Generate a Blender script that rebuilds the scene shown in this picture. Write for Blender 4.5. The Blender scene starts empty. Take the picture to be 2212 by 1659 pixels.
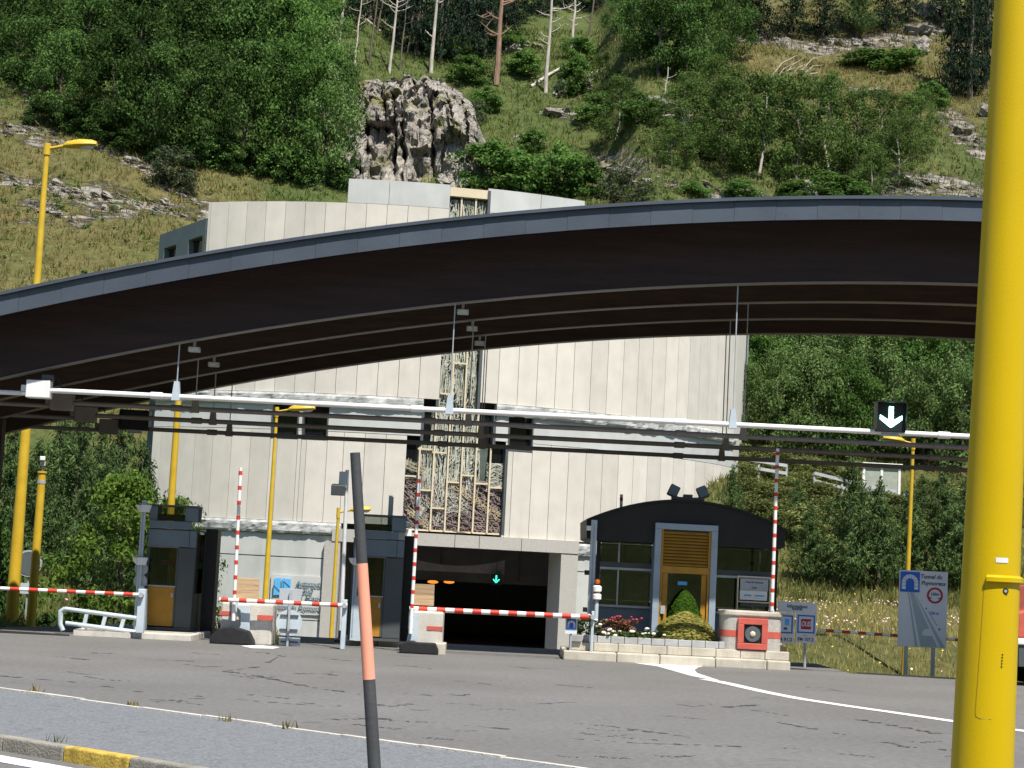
import bpy, bmesh, math, random
import numpy as np
from mathutils import Vector, Matrix, noise

# ------------------------------------------------------------ camera, sky, sun, exposure
SC = bpy.context.scene
COL = SC.collection
F, HV, CZ = 4000.0, 1235.0, 2.05            # focal length in units of a 2212 px wide frame, horizon row, eye height
PITCH = math.atan((HV - 829.5) / F)
ROLL = math.radians(2.87)
fw = Vector((0, math.cos(PITCH), math.sin(PITCH)))
up0 = Vector((0, -math.sin(PITCH), math.cos(PITCH)))
rt0 = Vector((1, 0, 0))
up = math.cos(ROLL) * up0 - math.sin(ROLL) * rt0
rt = math.cos(ROLL) * rt0 + math.sin(ROLL) * up0
EYE = Vector((0, 0, CZ))
cd = bpy.data.cameras.new('camera'); cam = bpy.data.objects.new('camera', cd); COL.objects.link(cam)
cd.sensor_width = 36.0; cd.lens = 36.0 * F / 2212.0; cd.clip_start = 0.1; cd.clip_end = 3000
M4 = Matrix((rt, up, -fw)).transposed().to_4x4(); M4.translation = EYE
cam.matrix_world = M4
SC.camera = cam
SC.render.resolution_x, SC.render.resolution_y = 1024, 768

SUN_EL, SUN_AZ = 60.0, 27.0                 # degrees; azimuth measured from straight behind the camera towards the right
el, az = math.radians(SUN_EL), math.radians(SUN_AZ)
TO_SUN = Vector((math.sin(az) * math.cos(el), -math.cos(az) * math.cos(el), math.sin(el)))
W = bpy.data.worlds.new('World'); SC.world = W; W.use_nodes = True
wn = W.node_tree.nodes; wl = W.node_tree.links
bg = wn['Background']; sky = wn.new('ShaderNodeTexSky'); sky.sky_type = 'NISHITA'; sky.sun_disc = False
sky.sun_elevation = el; sky.sun_rotation = math.atan2(TO_SUN.x, TO_SUN.y); sky.altitude = 1500
sky.air_density = 1.0; sky.dust_density = 0.6
wl.new(sky.outputs[0], bg.inputs[0]); bg.inputs[1].default_value = 0.11
sl = bpy.data.lights.new('sun', 'SUN'); sl.energy = 4.8; sl.angle = math.radians(0.53); sl.color = (1.0, 0.95, 0.87)
so = bpy.data.objects.new('sun', sl); COL.objects.link(so)
so.rotation_euler = TO_SUN.to_track_quat('Z', 'Y').to_euler(); so.location = (30, -30, 60)
SC.view_settings.view_transform = 'Standard'; SC.view_settings.look = 'None'
SC.view_settings.exposure = 0.64; SC.view_settings.gamma = 1.0; SC.view_settings.use_curve_mapping = False
SC.render.engine = 'CYCLES'

# ------------------------------------------------------------ helpers
rnd = random.Random(7)
def ray(u, v): return fw * F + rt * (u - 1106) - up * (v - 829.5)
def P(u, v, Y):
    d = ray(u, v); return EYE + d * (Y / d.y)
def G(u, v, z=0.0):
    d = ray(u, v); return EYE + d * ((z - CZ) / d.z)
def depth(p): return (p - EYE).dot(fw)
def RC(u0, v0, u1, v1, Y):
    c = P((u0 + u1) / 2, (v0 + v1) / 2, Y); m = depth(c) / F
    w, h = (u1 - u0) * m, (v1 - v0) * m
    return c.x - w / 2, c.x + w / 2, c.z - h / 2, c.z + h / 2
def sstep(a, b, x):
    t = min(1, max(0, (x - a) / (b - a))); return t * t * (3 - 2 * t)

class MB:
    def __init__(s): s.v = []; s.f = []
    def add(s, vs, fs):
        n = len(s.v); s.v += [tuple(q) for q in vs]; s.f += [tuple(i + n for i in f) for f in fs]; return s
    def box(s, x0, x1, y0, y1, z0, z1):
        return s.add([(x0,y0,z0),(x1,y0,z0),(x1,y1,z0),(x0,y1,z0),(x0,y0,z1),(x1,y0,z1),(x1,y1,z1),(x0,y1,z1)],
                     [(0,3,2,1),(4,5,6,7),(0,1,5,4),(1,2,6,5),(2,3,7,6),(3,0,4,7)])
    def obox(s, c, sz, R):
        a, b, d = sz[0]/2, sz[1]/2, sz[2]/2; c = Vector(c)
        q = [c + R @ Vector(t) for t in [(-a,-b,-d),(a,-b,-d),(a,b,-d),(-a,b,-d),(-a,-b,d),(a,-b,d),(a,b,d),(-a,b,d)]]
        return s.add(q, [(0,3,2,1),(4,5,6,7),(0,1,5,4),(1,2,6,5),(2,3,7,6),(3,0,4,7)])
    def bar(s, p, q, w, h=None, upv=Vector((0,0,1))):
        p, q = Vector(p), Vector(q); d = q - p; L = d.length
        if L < 1e-6: return s
        d /= L
        if abs(d.dot(upv)) > .99: upv = Vector((0,1,0))
        x = d.cross(upv).normalized(); z = x.cross(d)
        R = Matrix((x, d, z)).transposed()
        return s.obox((p + q) / 2, (w, L, h or w), R)
    def prism(s, poly, y0, y1):                      # poly in (x,z), counter-clockwise seen from the front (-Y)
        n = len(poly)
        vs = [(x, y0, z) for x, z in poly] + [(x, y1, z) for x, z in poly]
        fs = [tuple(range(n)), tuple(range(2*n-1, n-1, -1))]
        fs += [(i, i + n, (i+1) % n + n, (i+1) % n) for i in range(n)]
        return s.add(vs, fs)
    def prismx(s, poly, x0, x1):                     # poly in (y,z)
        n = len(poly)
        vs = [(x0, y, z) for y, z in poly] + [(x1, y, z) for y, z in poly]
        fs = [tuple(range(n)), tuple(range(2*n-1, n-1, -1))]
        fs += [(i, i + n, (i+1) % n + n, (i+1) % n) for i in range(n)]
        return s.add(vs, fs)
    def prismz(s, poly, z0, z1):                     # poly in (x,y)
        n = len(poly)
        vs = [(x, y, z0) for x, y in poly] + [(x, y, z1) for x, y in poly]
        fs = [tuple(range(n-1, -1, -1)), tuple(range(n, 2*n))]
        fs += [(i, (i+1) % n, (i+1) % n + n, i + n) for i in range(n)]
        return s.add(vs, fs)
    def tube(s, pts, rad, n=10, cap=True):
        pts = [Vector(p) for p in pts]
        if not isinstance(rad, (list, tuple)): rad = [rad] * len(pts)
        rings = []; x = None
        for i, p in enumerate(pts):
            d = (pts[min(i+1, len(pts)-1)] - pts[max(i-1, 0)]).normalized()
            if x is None:
                a = Vector((0,0,1)) if abs(d.z) < .9 else Vector((1,0,0)); x = d.cross(a).normalized()
            else: x = (x - d * x.dot(d)).normalized()
            y = d.cross(x)
            rings.append([p + (x * math.cos(2*math.pi*k/n) + y * math.sin(2*math.pi*k/n)) * rad[i] for k in range(n)])
        vs = [q for r in rings for q in r]; fs = []
        for i in range(len(pts)-1):
            for k in range(n):
                a, b = i*n+k, i*n+(k+1) % n; fs.append((a, b, b+n, a+n))
        if cap: fs += [tuple(range(n-1, -1, -1)), tuple(range((len(pts)-1)*n, len(pts)*n))]
        return s.add(vs, fs)
    def lathe(s, c, prof, n=16):                     # prof: (r, z) pairs from bottom to top, axis vertical
        return s.tube([(c[0], c[1], c[2] + z) for r, z in prof], [max(r, 1e-4) for r, z in prof], n) if False else s._lathe(c, prof, n)
    def _lathe(s, c, prof, n):
        vs = [(c[0] + r*math.cos(2*math.pi*k/n), c[1] + r*math.sin(2*math.pi*k/n), c[2] + z) for r, z in prof for k in range(n)]
        fs = []
        for i in range(len(prof)-1):
            for k in range(n):
                a, b = i*n+k, i*n+(k+1) % n; fs.append((a, b, b+n, a+n))
        fs += [tuple(range(n-1, -1, -1)), tuple(range((len(prof)-1)*n, len(prof)*n))]
        return s.add(vs, fs)
    def ball(s, c, r, nu=10, nv=7, sc=(1,1,1)):
        prof = [(math.sin(math.pi*(i+.02)/(nv+.04))*r, -math.cos(math.pi*i/nv)*r) for i in range(nv+1)]
        k = len(s.v); s._lathe((0,0,0), prof, nu)
        for i in range(k, len(s.v)):
            a = s.v[i]; s.v[i] = (c[0]+a[0]*sc[0], c[1]+a[1]*sc[1], c[2]+a[2]*sc[2])
        return s
    def build(s, name, m, parent=None, bevel=0, smooth=False, seg=2):
        o0 = Vector((0,0,0))
        par = parent
        while par is not None: o0 = o0 + par.location; par = par.parent
        me = bpy.data.meshes.new(name)
        if s.v:
            a = np.array(s.v, dtype=np.float64); c = (a.min(0) + a.max(0)) / 2; c[2] = a[:,2].min()
            if parent is not None: c = np.array(o0)
            a = a - c
            me.from_pydata(a.tolist(), [], s.f)
        else: c = o0
        if bevel:
            b = bmesh.new(); b.from_mesh(me)
            bmesh.ops.recalc_face_normals(b, faces=b.faces)
            es = [e for e in b.edges if len(e.link_faces) == 2 and e.calc_face_angle(0) > .5]
            bmesh.ops.bevel(b, geom=es, offset=bevel, segments=seg, affect='EDGES', profile=.5, clamp_overlap=True)
            b.to_mesh(me); b.free()
        else:
            b = bmesh.new(); b.from_mesh(me); bmesh.ops.recalc_face_normals(b, faces=b.faces); b.to_mesh(me); b.free()
        if smooth:
            me.polygons.foreach_set('use_smooth', [True] * len(me.polygons))
            try: me.set_sharp_from_angle(angle=math.radians(40))
            except Exception: pass
        me.materials.append(m)
        o = bpy.data.objects.new(name, me); COL.objects.link(o)
        if parent is not None: o.parent = parent
        else: o.location = Vector(c)
        return o

def tag(o, label, cat=None, group=None, kind=None):
    if label: o['label'] = label
    if cat: o['category'] = cat
    if group: o['group'] = group
    if kind: o['kind'] = kind
    return o
def thing(name, label, cat, loc, group=None):
    o = bpy.data.objects.new(name, None); COL.objects.link(o); o.location = Vector(loc); o.empty_display_size = .2
    return tag(o, label, cat, group)
def copy_tree(o, parent=None):
    c = o.copy(); COL.objects.link(c); c.parent = parent
    for ch in o.children: copy_tree(ch, c)
    return c
def text(body, c, h, m, parent, name='lettering', shear=0.0, extrude=.004, normal=(0,-1,0), width=None):
    cu = bpy.data.curves.new('t', 'FONT'); cu.body = body; cu.align_x = 'CENTER'; cu.align_y = 'CENTER'
    cu.size = h * 1.4; cu.shear = shear; cu.extrude = extrude; cu.resolution_u = 3; cu.offset = h*.035
    ob = bpy.data.objects.new('t', cu); COL.objects.link(ob)
    me = bpy.data.meshes.new_from_object(ob)
    bpy.data.objects.remove(ob)
    n = Vector(normal).normalized(); x = Vector((0,0,1)).cross(n).normalized(); y = Vector((0,0,1))
    vs = [Vector(v.co) for v in me.vertices]
    if width and vs:
        w = max(v.x for v in vs) - min(v.x for v in vs); k = width / max(w, 1e-6)
        for v in vs: v.x *= k
    mb = MB(); mb.add([Vector(c) + x*v.x + y*v.y + n*v.z for v in vs], [tuple(p.vertices) for p in me.polygons])
    bpy.data.meshes.remove(me)
    return mb.build(name, m, parent)

# ------------------------------------------------------------ materials
def newmat(name):
    m = bpy.data.materials.new(name); m.use_nodes = True
    return m, m.node_tree.nodes, m.node_tree.links, m.node_tree.nodes['Principled BSDF']
def sc3(c, k): return (min(1, c[0]*k), min(1, c[1]*k), min(1, c[2]*k), 1)
def mat(name, col, rough=.7, var=.12, scale=3.0, bump=0.0, bscale=40.0, metal=0.0, objvar=0.0, spec=.4, stain=0.0, stretch=None):
    m, N, L, b = newmat(name)
    tc = N.new('ShaderNodeTexCoord'); nz = N.new('ShaderNodeTexNoise'); nz.inputs['Scale'].default_value = scale; nz.inputs['Detail'].default_value = 7
    src = tc.outputs['Object']
    if stretch:
        mp = N.new('ShaderNodeMapping'); mp.inputs['Scale'].default_value = stretch; L.new(src, mp.inputs[0]); src = mp.outputs[0]
    L.new(src, nz.inputs['Vector'])
    rp = N.new('ShaderNodeValToRGB'); e = rp.color_ramp.elements
    e[0].position = .3; e[1].position = .7; e[0].color = sc3(col, 1-var); e[1].color = sc3(col, 1+var)
    L.new(nz.outputs['Fac'], rp.inputs[0]); out = rp.outputs[0]
    if stain:
        n2 = N.new('ShaderNodeTexNoise'); n2.inputs['Scale'].default_value = scale*.35; n2.inputs['Detail'].default_value = 9; n2.inputs['Roughness'].default_value = .7
        m2 = N.new('ShaderNodeMapping'); m2.inputs['Scale'].default_value = (3.5, 3.5, .5); L.new(tc.outputs['Object'], m2.inputs[0]); L.new(m2.outputs[0], n2.inputs[0])
        r2 = N.new('ShaderNodeMapRange'); r2.inputs[1].default_value = .48; r2.inputs[2].default_value = .75; r2.inputs[3].default_value = 1; r2.inputs[4].default_value = 1-stain
        L.new(n2.outputs['Fac'], r2.inputs[0])
        mx = N.new('ShaderNodeMix'); mx.data_type = 'RGBA'; mx.blend_type = 'MULTIPLY'; mx.inputs[0].default_value = 1
        L.new(out, mx.inputs[6]); L.new(r2.outputs[0], mx.inputs[7]); out = mx.outputs[2]
    if objvar:
        oi = N.new('ShaderNodeObjectInfo'); r3 = N.new('ShaderNodeMapRange'); r3.inputs[3].default_value = 1-objvar; r3.inputs[4].default_value = 1+objvar*.6
        L.new(oi.outputs['Random'], r3.inputs[0])
        mx = N.new('ShaderNodeMix'); mx.data_type = 'RGBA'; mx.blend_type = 'MULTIPLY'; mx.inputs[0].default_value = 1
        L.new(out, mx.inputs[6]); L.new(r3.outputs[0], mx.inputs[7]); out = mx.outputs[2]
    L.new(out, b.inputs['Base Color'])
    b.inputs['Roughness'].default_value = rough; b.inputs['Metallic'].default_value = metal
    b.inputs['Specular IOR Level'].default_value = spec
    if bump:
        n3 = N.new('ShaderNodeTexNoise'); n3.inputs['Scale'].default_value = bscale; n3.inputs['Detail'].default_value = 5; L.new(src, n3.inputs[0])
        bp = N.new('ShaderNodeBump'); bp.inputs['Strength'].default_value = bump; bp.inputs['Distance'].default_value = .03
        L.new(n3.outputs['Fac'], bp.inputs['Height']); L.new(bp.outputs[0], b.inputs['Normal'])
    return m
def emit(name, col, s):
    m, N, L, b = newmat(name); b.inputs['Base Color'].default_value = (*col, 1)
    b.inputs['Emission Color'].default_value = (*col, 1); b.inputs['Emission Strength'].default_value = s; return m
def glass(name, tint=(.45,.5,.48), refl=1.0, rough=.02):
    m = bpy.data.materials.new(name); m.use_nodes = True; N = m.node_tree.nodes; L = m.node_tree.links
    N.remove(N['Principled BSDF'])
    tr = N.new('ShaderNodeBsdfTransparent'); tr.inputs[0].default_value = (*tint, 1)
    gl = N.new('ShaderNodeBsdfGlossy'); gl.inputs['Roughness'].default_value = rough; gl.inputs[0].default_value = (.9,.9,.9,1)
    fr = N.new('ShaderNodeFresnel'); fr.inputs[0].default_value = 1.7
    mu = N.new('ShaderNodeMath'); mu.operation = 'MULTIPLY'; mu.inputs[1].default_value = refl; mu.use_clamp = True; L.new(fr.outputs[0], mu.inputs[0])
    mx = N.new('ShaderNodeMixShader'); L.new(mu.outputs[0], mx.inputs[0]); L.new(tr.outputs[0], mx.inputs[1]); L.new(gl.outputs[0], mx.inputs[2])
    L.new(mx.outputs[0], N['Material Output'].inputs[0]); return m
def leafmat(name, c0, c1, trans=.35, objvar=.25):
    m = bpy.data.materials.new(name); m.use_nodes = True; N = m.node_tree.nodes; L = m.node_tree.links
    N.remove(N['Principled BSDF'])
    ge = N.new('ShaderNodeNewGeometry'); rp = N.new('ShaderNodeValToRGB'); e = rp.color_ramp.elements
    e[0].color = (*c0, 1); e[1].color = (*c1, 1); e[0].position = .1; e[1].position = .95
    L.new(ge.outputs['Random Per Island'], rp.inputs[0])
    oi = N.new('ShaderNodeObjectInfo'); r3 = N.new('ShaderNodeMapRange'); r3.inputs[3].default_value = 1-objvar; r3.inputs[4].default_value = 1+objvar
    L.new(oi.outputs['Random'], r3.inputs[0])
    mx = N.new('ShaderNodeMix'); mx.data_type = 'RGBA'; mx.blend_type = 'MULTIPLY'; mx.inputs[0].default_value = 1
    L.new(rp.outputs[0], mx.inputs[6]); L.new(r3.outputs[0], mx.inputs[7])
    di = N.new('ShaderNodeBsdfDiffuse'); tl = N.new('ShaderNodeBsdfTranslucent'); L.new(mx.outputs[2], di.inputs[0])
    hs = N.new('ShaderNodeHueSaturation'); hs.inputs['Value'].default_value = 1.3; hs.inputs['Hue'].default_value = .485; L.new(mx.outputs[2], hs.inputs['Color']); L.new(hs.outputs[0], tl.inputs[0])
    ms = N.new('ShaderNodeMixShader'); ms.inputs[0].default_value = trans; L.new(di.outputs[0], ms.inputs[1]); L.new(tl.outputs[0], ms.inputs[2])
    L.new(ms.outputs[0], N['Material Output'].inputs[0]); return m

M = {}
M['cream'] = mat('cream_stone_panel', (.60,.565,.495), .75, .06, 1.2, .25, 25, objvar=.10, stain=.10)
M['greypanel'] = mat('grey_concrete_panel', (.50,.51,.49), .8, .08, .9, .25, 30, objvar=.05, stain=.12)
M['smooth'] = mat('smooth_concrete', (.50,.51,.48), .8, .08, .8, .25, 30, stain=.22)
M['rough'] = mat('rough_hewn_stone', (.40,.405,.39), .9, .34, 2.5, .9, 14)
M['granite'] = mat('speckled_granite', (.42,.40,.36), .85, .18, 30, .3, 60, stain=.15)
M['joint'] = mat('dark_joint', (.13,.125,.115), .9)
M['darkwall'] = mat('dark_slate_wall', (.17,.20,.20), .7, .1, 1.5, .15)
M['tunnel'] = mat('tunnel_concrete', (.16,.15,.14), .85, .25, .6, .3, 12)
M['black'] = mat('black_paint', (.012,.012,.014), .45, .2, 4, .1)
M['blackmatt'] = mat('matt_black_rubber', (.014,.014,.016), .8, .3, 6, .3)
M['wood_dark'] = mat('dark_stained_timber', (.030,.016,.014), .7, .3, 2, .3, 18, stretch=(.25,1,3))
M['wood_soffit'] = mat('brown_timber_soffit', (.042,.024,.013), .7, .3, 3, .3, 18, stretch=(.3,1,3))
M['flange'] = mat('grey_steel_strip', (.19,.175,.16), .5, .1, 3)
M['zinc'] = mat('zinc_sheet', (.082,.102,.130), .45, .14, .8, .1, 10, metal=.35, objvar=.07)
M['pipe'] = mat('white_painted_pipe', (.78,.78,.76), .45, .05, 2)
M['shadepipe'] = mat('shade_darkened_pipe', (.22,.19,.17), .6, .1, 3)  # pipe colour darkened to carry the canopy shade on the rear rows
M['steel'] = mat('galvanised_steel', (.42,.45,.48), .5, .12, 4, metal=.3)
M['bluegrey'] = mat('blue_grey_paint', (.30,.37,.44), .5, .08, 3)
M['palebluegrey'] = mat('pale_blue_grey_paint', (.46,.53,.58), .5, .08, 3)
M['boothgrey'] = mat('slate_grey_panel', (.14,.18,.21), .5, .1, 2, .1)
M['boothdark'] = mat('dark_grey_panel', (.075,.085,.09), .5, .1, 2, .1)
M['ochre'] = mat('ochre_paint', (.42,.21,.022), .55, .12, 3, .1)
M['yellow'] = mat('yellow_enamel', (.52,.36,.0), .42, .05, 1.5, .06, 90, spec=.3)
M['yellowlamp'] = mat('weathered_yellow_paint', (.56,.37,.025), .5, .10, 3)
M['white'] = mat('white_paint', (.78,.77,.74), .5, .06, 4)
M['red'] = mat('red_paint', (.55,.045,.025), .5, .12, 5)
M['redmuted'] = mat('faded_red_paint', (.50,.10,.07), .6, .12, 5)
M['pink'] = mat('faded_salmon_sleeve', (.80,.33,.22), .6, .05, 5)
M['rubber'] = mat('dark_grey_plastic_sleeve', (.055,.058,.062), .6, .15, 8, .1)
M['concrete'] = mat('weathered_concrete', (.50,.46,.38), .9, .14, 2.2, .5, 40, stain=.28)
M['concretelight'] = mat('pale_concrete', (.55,.52,.46), .9, .12, 2.2, .5, 40, stain=.2)
M['paver'] = mat('grey_paving_block', (.38,.39,.39), .85, .12, 5, .3, 50, objvar=.12)
M['kerbyellow'] = mat('worn_yellow_kerb_paint', (.52,.36,.06), .8, .3, 5, .4, 30, stain=.45)
M['kerbgrey'] = mat('grey_kerb_stone', (.26,.24,.20), .85, .2, 4, .5, 40, objvar=.1, stain=.3)
M['plank'] = mat('weathered_plank', (.44,.31,.18), .8, .25, 4, .3, 20, stretch=(.4,1,5), objvar=.2)
M['signwhite'] = mat('white_sign_face', (.66,.68,.70), .45, .03, 2)
M['signblue'] = mat('blue_sign_face', (.02,.13,.52), .45, .04, 2)
M['logoblue'] = mat('light_blue_logo', (.10,.42,.78), .5, .05, 2)
M['signgrey'] = mat('grey_sign_back', (.40,.43,.45), .5, .08, 3)
M['signroad'] = mat('grey_sign_ink', (.36,.42,.44), .5, .04, 2)
M['ink'] = mat('dark_lettering', (.06,.08,.10), .6, .05, 2)
M['inkgreen'] = mat('blue_grey_lettering', (.08,.14,.18), .6, .05, 2)
M['signred'] = mat('red_sign_ink', (.42,.02,.03), .5, .05, 2)
M['framecream'] = mat('cream_metal_bar', (.62,.53,.37), .5, .06, 2)
M['grillepale'] = mat('pale_green_grey_metal', (.47,.48,.40), .6, .25, 1.5)
M['grilletan'] = mat('tan_metal_strip', (.46,.38,.25), .6, .2, 1.5)
M['grillebrown'] = mat('mauve_brown_metal', (.30,.235,.215), .6, .25, 1.5)
M['dimgreen'] = mat('dim_green_glazing', (.09,.115,.10), .3, .4, 1.5)
M['dimmauve'] = mat('dim_mauve_glazing', (.13,.10,.098), .3, .4, 1.5)
M['glass'] = glass('window_glass', (.55,.58,.55), .7)
M['glassdark'] = mat('dark_window_glass', (.008,.009,.011), .08, .2, 2, spec=.5)
M['boothglass'] = glass('booth_glass', (.26,.29,.27), 1.3)
M['bark'] = mat('grey_brown_bark', (.13,.105,.08), .9, .35, 6, .6, 30, stretch=(1,1,.25))
M['palebark'] = mat('pale_dead_wood', (.46,.41,.35), .85, .3, 5, .4, 20, stretch=(1,1,.25))
M['redbark'] = mat('reddish_pine_bark', (.26,.16,.11), .9, .35, 5, .5, 20, stretch=(1,1,.25))
M['linepaint'] = mat('white_road_paint', (.74,.74,.72), .7, .10, 3, .3, 60, stain=.15)
M['lamp_glass'] = mat('pale_lamp_lens', (.60,.62,.60), .3, .05, 3)
M['darkglass2'] = mat('grey_floodlight_lens', (.10,.12,.13), .15, .1, 3)
M['leaf_wood'] = leafmat('broadleaf_green', (.034,.072,.022), (.112,.195,.050), .3, .42)
M['leaf_bright'] = leafmat('bright_green_leaf', (.050,.115,.028), (.140,.245,.058), .36)
M['leaf_forest'] = leafmat('sunny_forest_leaf', (.062,.115,.036), (.175,.255,.085), .33)
M['leaf_hazel'] = leafmat('hazel_leaf', (.045,.085,.024), (.135,.205,.055), .33)
M['leaf_maple'] = leafmat('light_maple_leaf', (.05,.105,.016), (.16,.24,.05), .42, .1)
M['leaf_pine'] = leafmat('pine_needle_green', (.036,.068,.028), (.125,.185,.060), .2)
M['leaf_dark'] = leafmat('dark_conifer_needle', (.012,.023,.015), (.036,.058,.032), .1)
M['leaf_grey'] = leafmat('grey_green_leaf', (.045,.065,.035), (.12,.14,.075), .25)
M['leaf_thuja'] = leafmat('clipped_cypress_green', (.025,.065,.008), (.075,.15,.02), .25, .05)
M['leaf_spirea'] = leafmat('yellow_green_shrub_leaf', (.15,.19,.035), (.46,.38,.12), .35, .05)
M['leaf_bed'] = leafmat('bedding_leaf', (.04,.08,.015), (.12,.17,.04), .3, .05)
M['olive'] = leafmat('olive_bush_leaf', (.075,.10,.03), (.20,.22,.075), .3)
M['brownbush'] = leafmat('brown_undergrowth', (.10,.075,.045), (.20,.15,.09), .2, .1)
M['grass'] = leafmat('grass_blade', (.085,.115,.026), (.230,.215,.080), .35, 0)
M['grassgreen'] = leafmat('green_grass_blade', (.055,.098,.022), (.145,.175,.052), .35, 0)
M['drygrass'] = leafmat('dry_grass_blade', (.13,.115,.036), (.30,.24,.10), .3, 0)
M['petalwhite'] = mat('white_petal', (.80,.76,.66), .6, .1, 3)
M['petalpink'] = mat('pink_petal', (.50,.30,.34), .6, .1, 3)
M['petalred'] = mat('dark_red_petal', (.30,.02,.05), .6, .1, 3)
M['petalyellow'] = mat('yellow_petal', (.75,.52,.06), .6, .1, 3)
M['green_on'] = emit('green_signal_lamp', (.35,1,.75), 9)
M['green_dim'] = emit('teal_signal_lamp', (.05,.85,.60), 1.6)
M['orange_on'] = emit('orange_warning_lamp', (1,.28,.04), .9)
M['white_on'] = emit('dim_white_lamp', (.9,.9,1), .35)

def rock_material():
    m, N, L, b = newmat('hillside_rock')
    tc = N.new('ShaderNodeTexCoord'); ge = N.new('ShaderNodeNewGeometry')
    n1 = N.new('ShaderNodeTexNoise'); n1.inputs['Scale'].default_value = .55; n1.inputs['Detail'].default_value = 10; n1.inputs['Roughness'].default_value = .65
    L.new(ge.outputs['Position'], n1.inputs[0])
    rp = N.new('ShaderNodeValToRGB'); e = rp.color_ramp.elements
    e[0].position = .28; e[0].color = (.12,.11,.10,1); e[1].position = .68; e[1].color = (.42,.38,.325,1)
    k = rp.color_ramp.elements.new(.46); k.color = (.275,.25,.215,1)
    L.new(n1.outputs['Fac'], rp.inputs[0])
    n2 = N.new('ShaderNodeTexNoise'); n2.inputs['Scale'].default_value = .35; n2.inputs['Detail'].default_value = 8; L.new(ge.outputs['Position'], n2.inputs[0])
    r2 = N.new('ShaderNodeMapRange'); r2.inputs[1].default_value = .54; r2.inputs[2].default_value = .66; L.new(n2.outputs['Fac'], r2.inputs[0])
    mx = N.new('ShaderNodeMix'); mx.data_type = 'RGBA'; L.new(r2.outputs[0], mx.inputs[0]); L.new(rp.outputs[0], mx.inputs[6]); mx.inputs[7].default_value = (.20,.19,.085,1)
    m6 = N.new('ShaderNodeMapping'); m6.inputs['Rotation'].default_value = (.2,.6,.5); m6.inputs['Scale'].default_value = (1.6,1.0,.45); L.new(ge.outputs['Position'], m6.inputs[0])
    n6 = N.new('ShaderNodeTexNoise'); n6.inputs['Scale'].default_value = 1.5; n6.inputs['Detail'].default_value = 8; n6.inputs['Roughness'].default_value = .7; L.new(m6.outputs[0], n6.inputs[0])
    a6 = N.new('ShaderNodeMath'); a6.operation = 'SUBTRACT'; a6.inputs[1].default_value = .5; L.new(n6.outputs['Fac'], a6.inputs[0])
    b6 = N.new('ShaderNodeMath'); b6.operation = 'ABSOLUTE'; L.new(a6.outputs[0], b6.inputs[0])
    c6 = N.new('ShaderNodeMapRange'); c6.inputs[1].default_value = .0; c6.inputs[2].default_value = .035; c6.inputs[3].default_value = .35; c6.inputs[4].default_value = 1; L.new(b6.outputs[0], c6.inputs[0])
    x6 = N.new('ShaderNodeMix'); x6.data_type = 'RGBA'; x6.blend_type = 'MULTIPLY'; x6.inputs[0].default_value = 1; L.new(mx.outputs[2], x6.inputs[6]); L.new(c6.outputs[0], x6.inputs[7])
    L.new(x6.outputs[2], b.inputs['Base Color']); b.inputs['Roughness'].default_value = .95; b.inputs['Specular IOR Level'].default_value = .2
    vo = N.new('ShaderNodeTexVoronoi'); vo.feature = 'DISTANCE_TO_EDGE'; vo.inputs['Scale'].default_value = .9
    mp = N.new('ShaderNodeMapping'); mp.inputs['Rotation'].default_value = (.3,.5,.4); mp.inputs['Scale'].default_value = (1.4,1.0,.55); L.new(ge.outputs['Position'], mp.inputs[0]); L.new(mp.outputs[0], vo.inputs['Vector'])
    mr = N.new('ShaderNodeMapRange'); mr.inputs[2].default_value = .05; L.new(vo.outputs[0], mr.inputs[0])
    n3 = N.new('ShaderNodeTexNoise'); n3.inputs['Scale'].default_value = 1.6; n3.inputs['Detail'].default_value = 10; L.new(ge.outputs['Position'], n3.inputs[0])
    ad = N.new('ShaderNodeMath'); ad.operation = 'MULTIPLY_ADD'; ad.inputs[0].default_value = 0.0; L.new(mr.outputs[0], ad.inputs[2]); ad.operation = 'ADD'; ad.inputs[0].default_value = 0; L.new(n3.outputs['Fac'], ad.inputs[1])
    bp = N.new('ShaderNodeBump'); bp.inputs['Strength'].default_value = .8; bp.inputs['Distance'].default_value = .8; L.new(ad.outputs[0], bp.inputs['Height']); L.new(bp.outputs[0], b.inputs['Normal'])
    return m
M['rock'] = rock_material()

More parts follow.
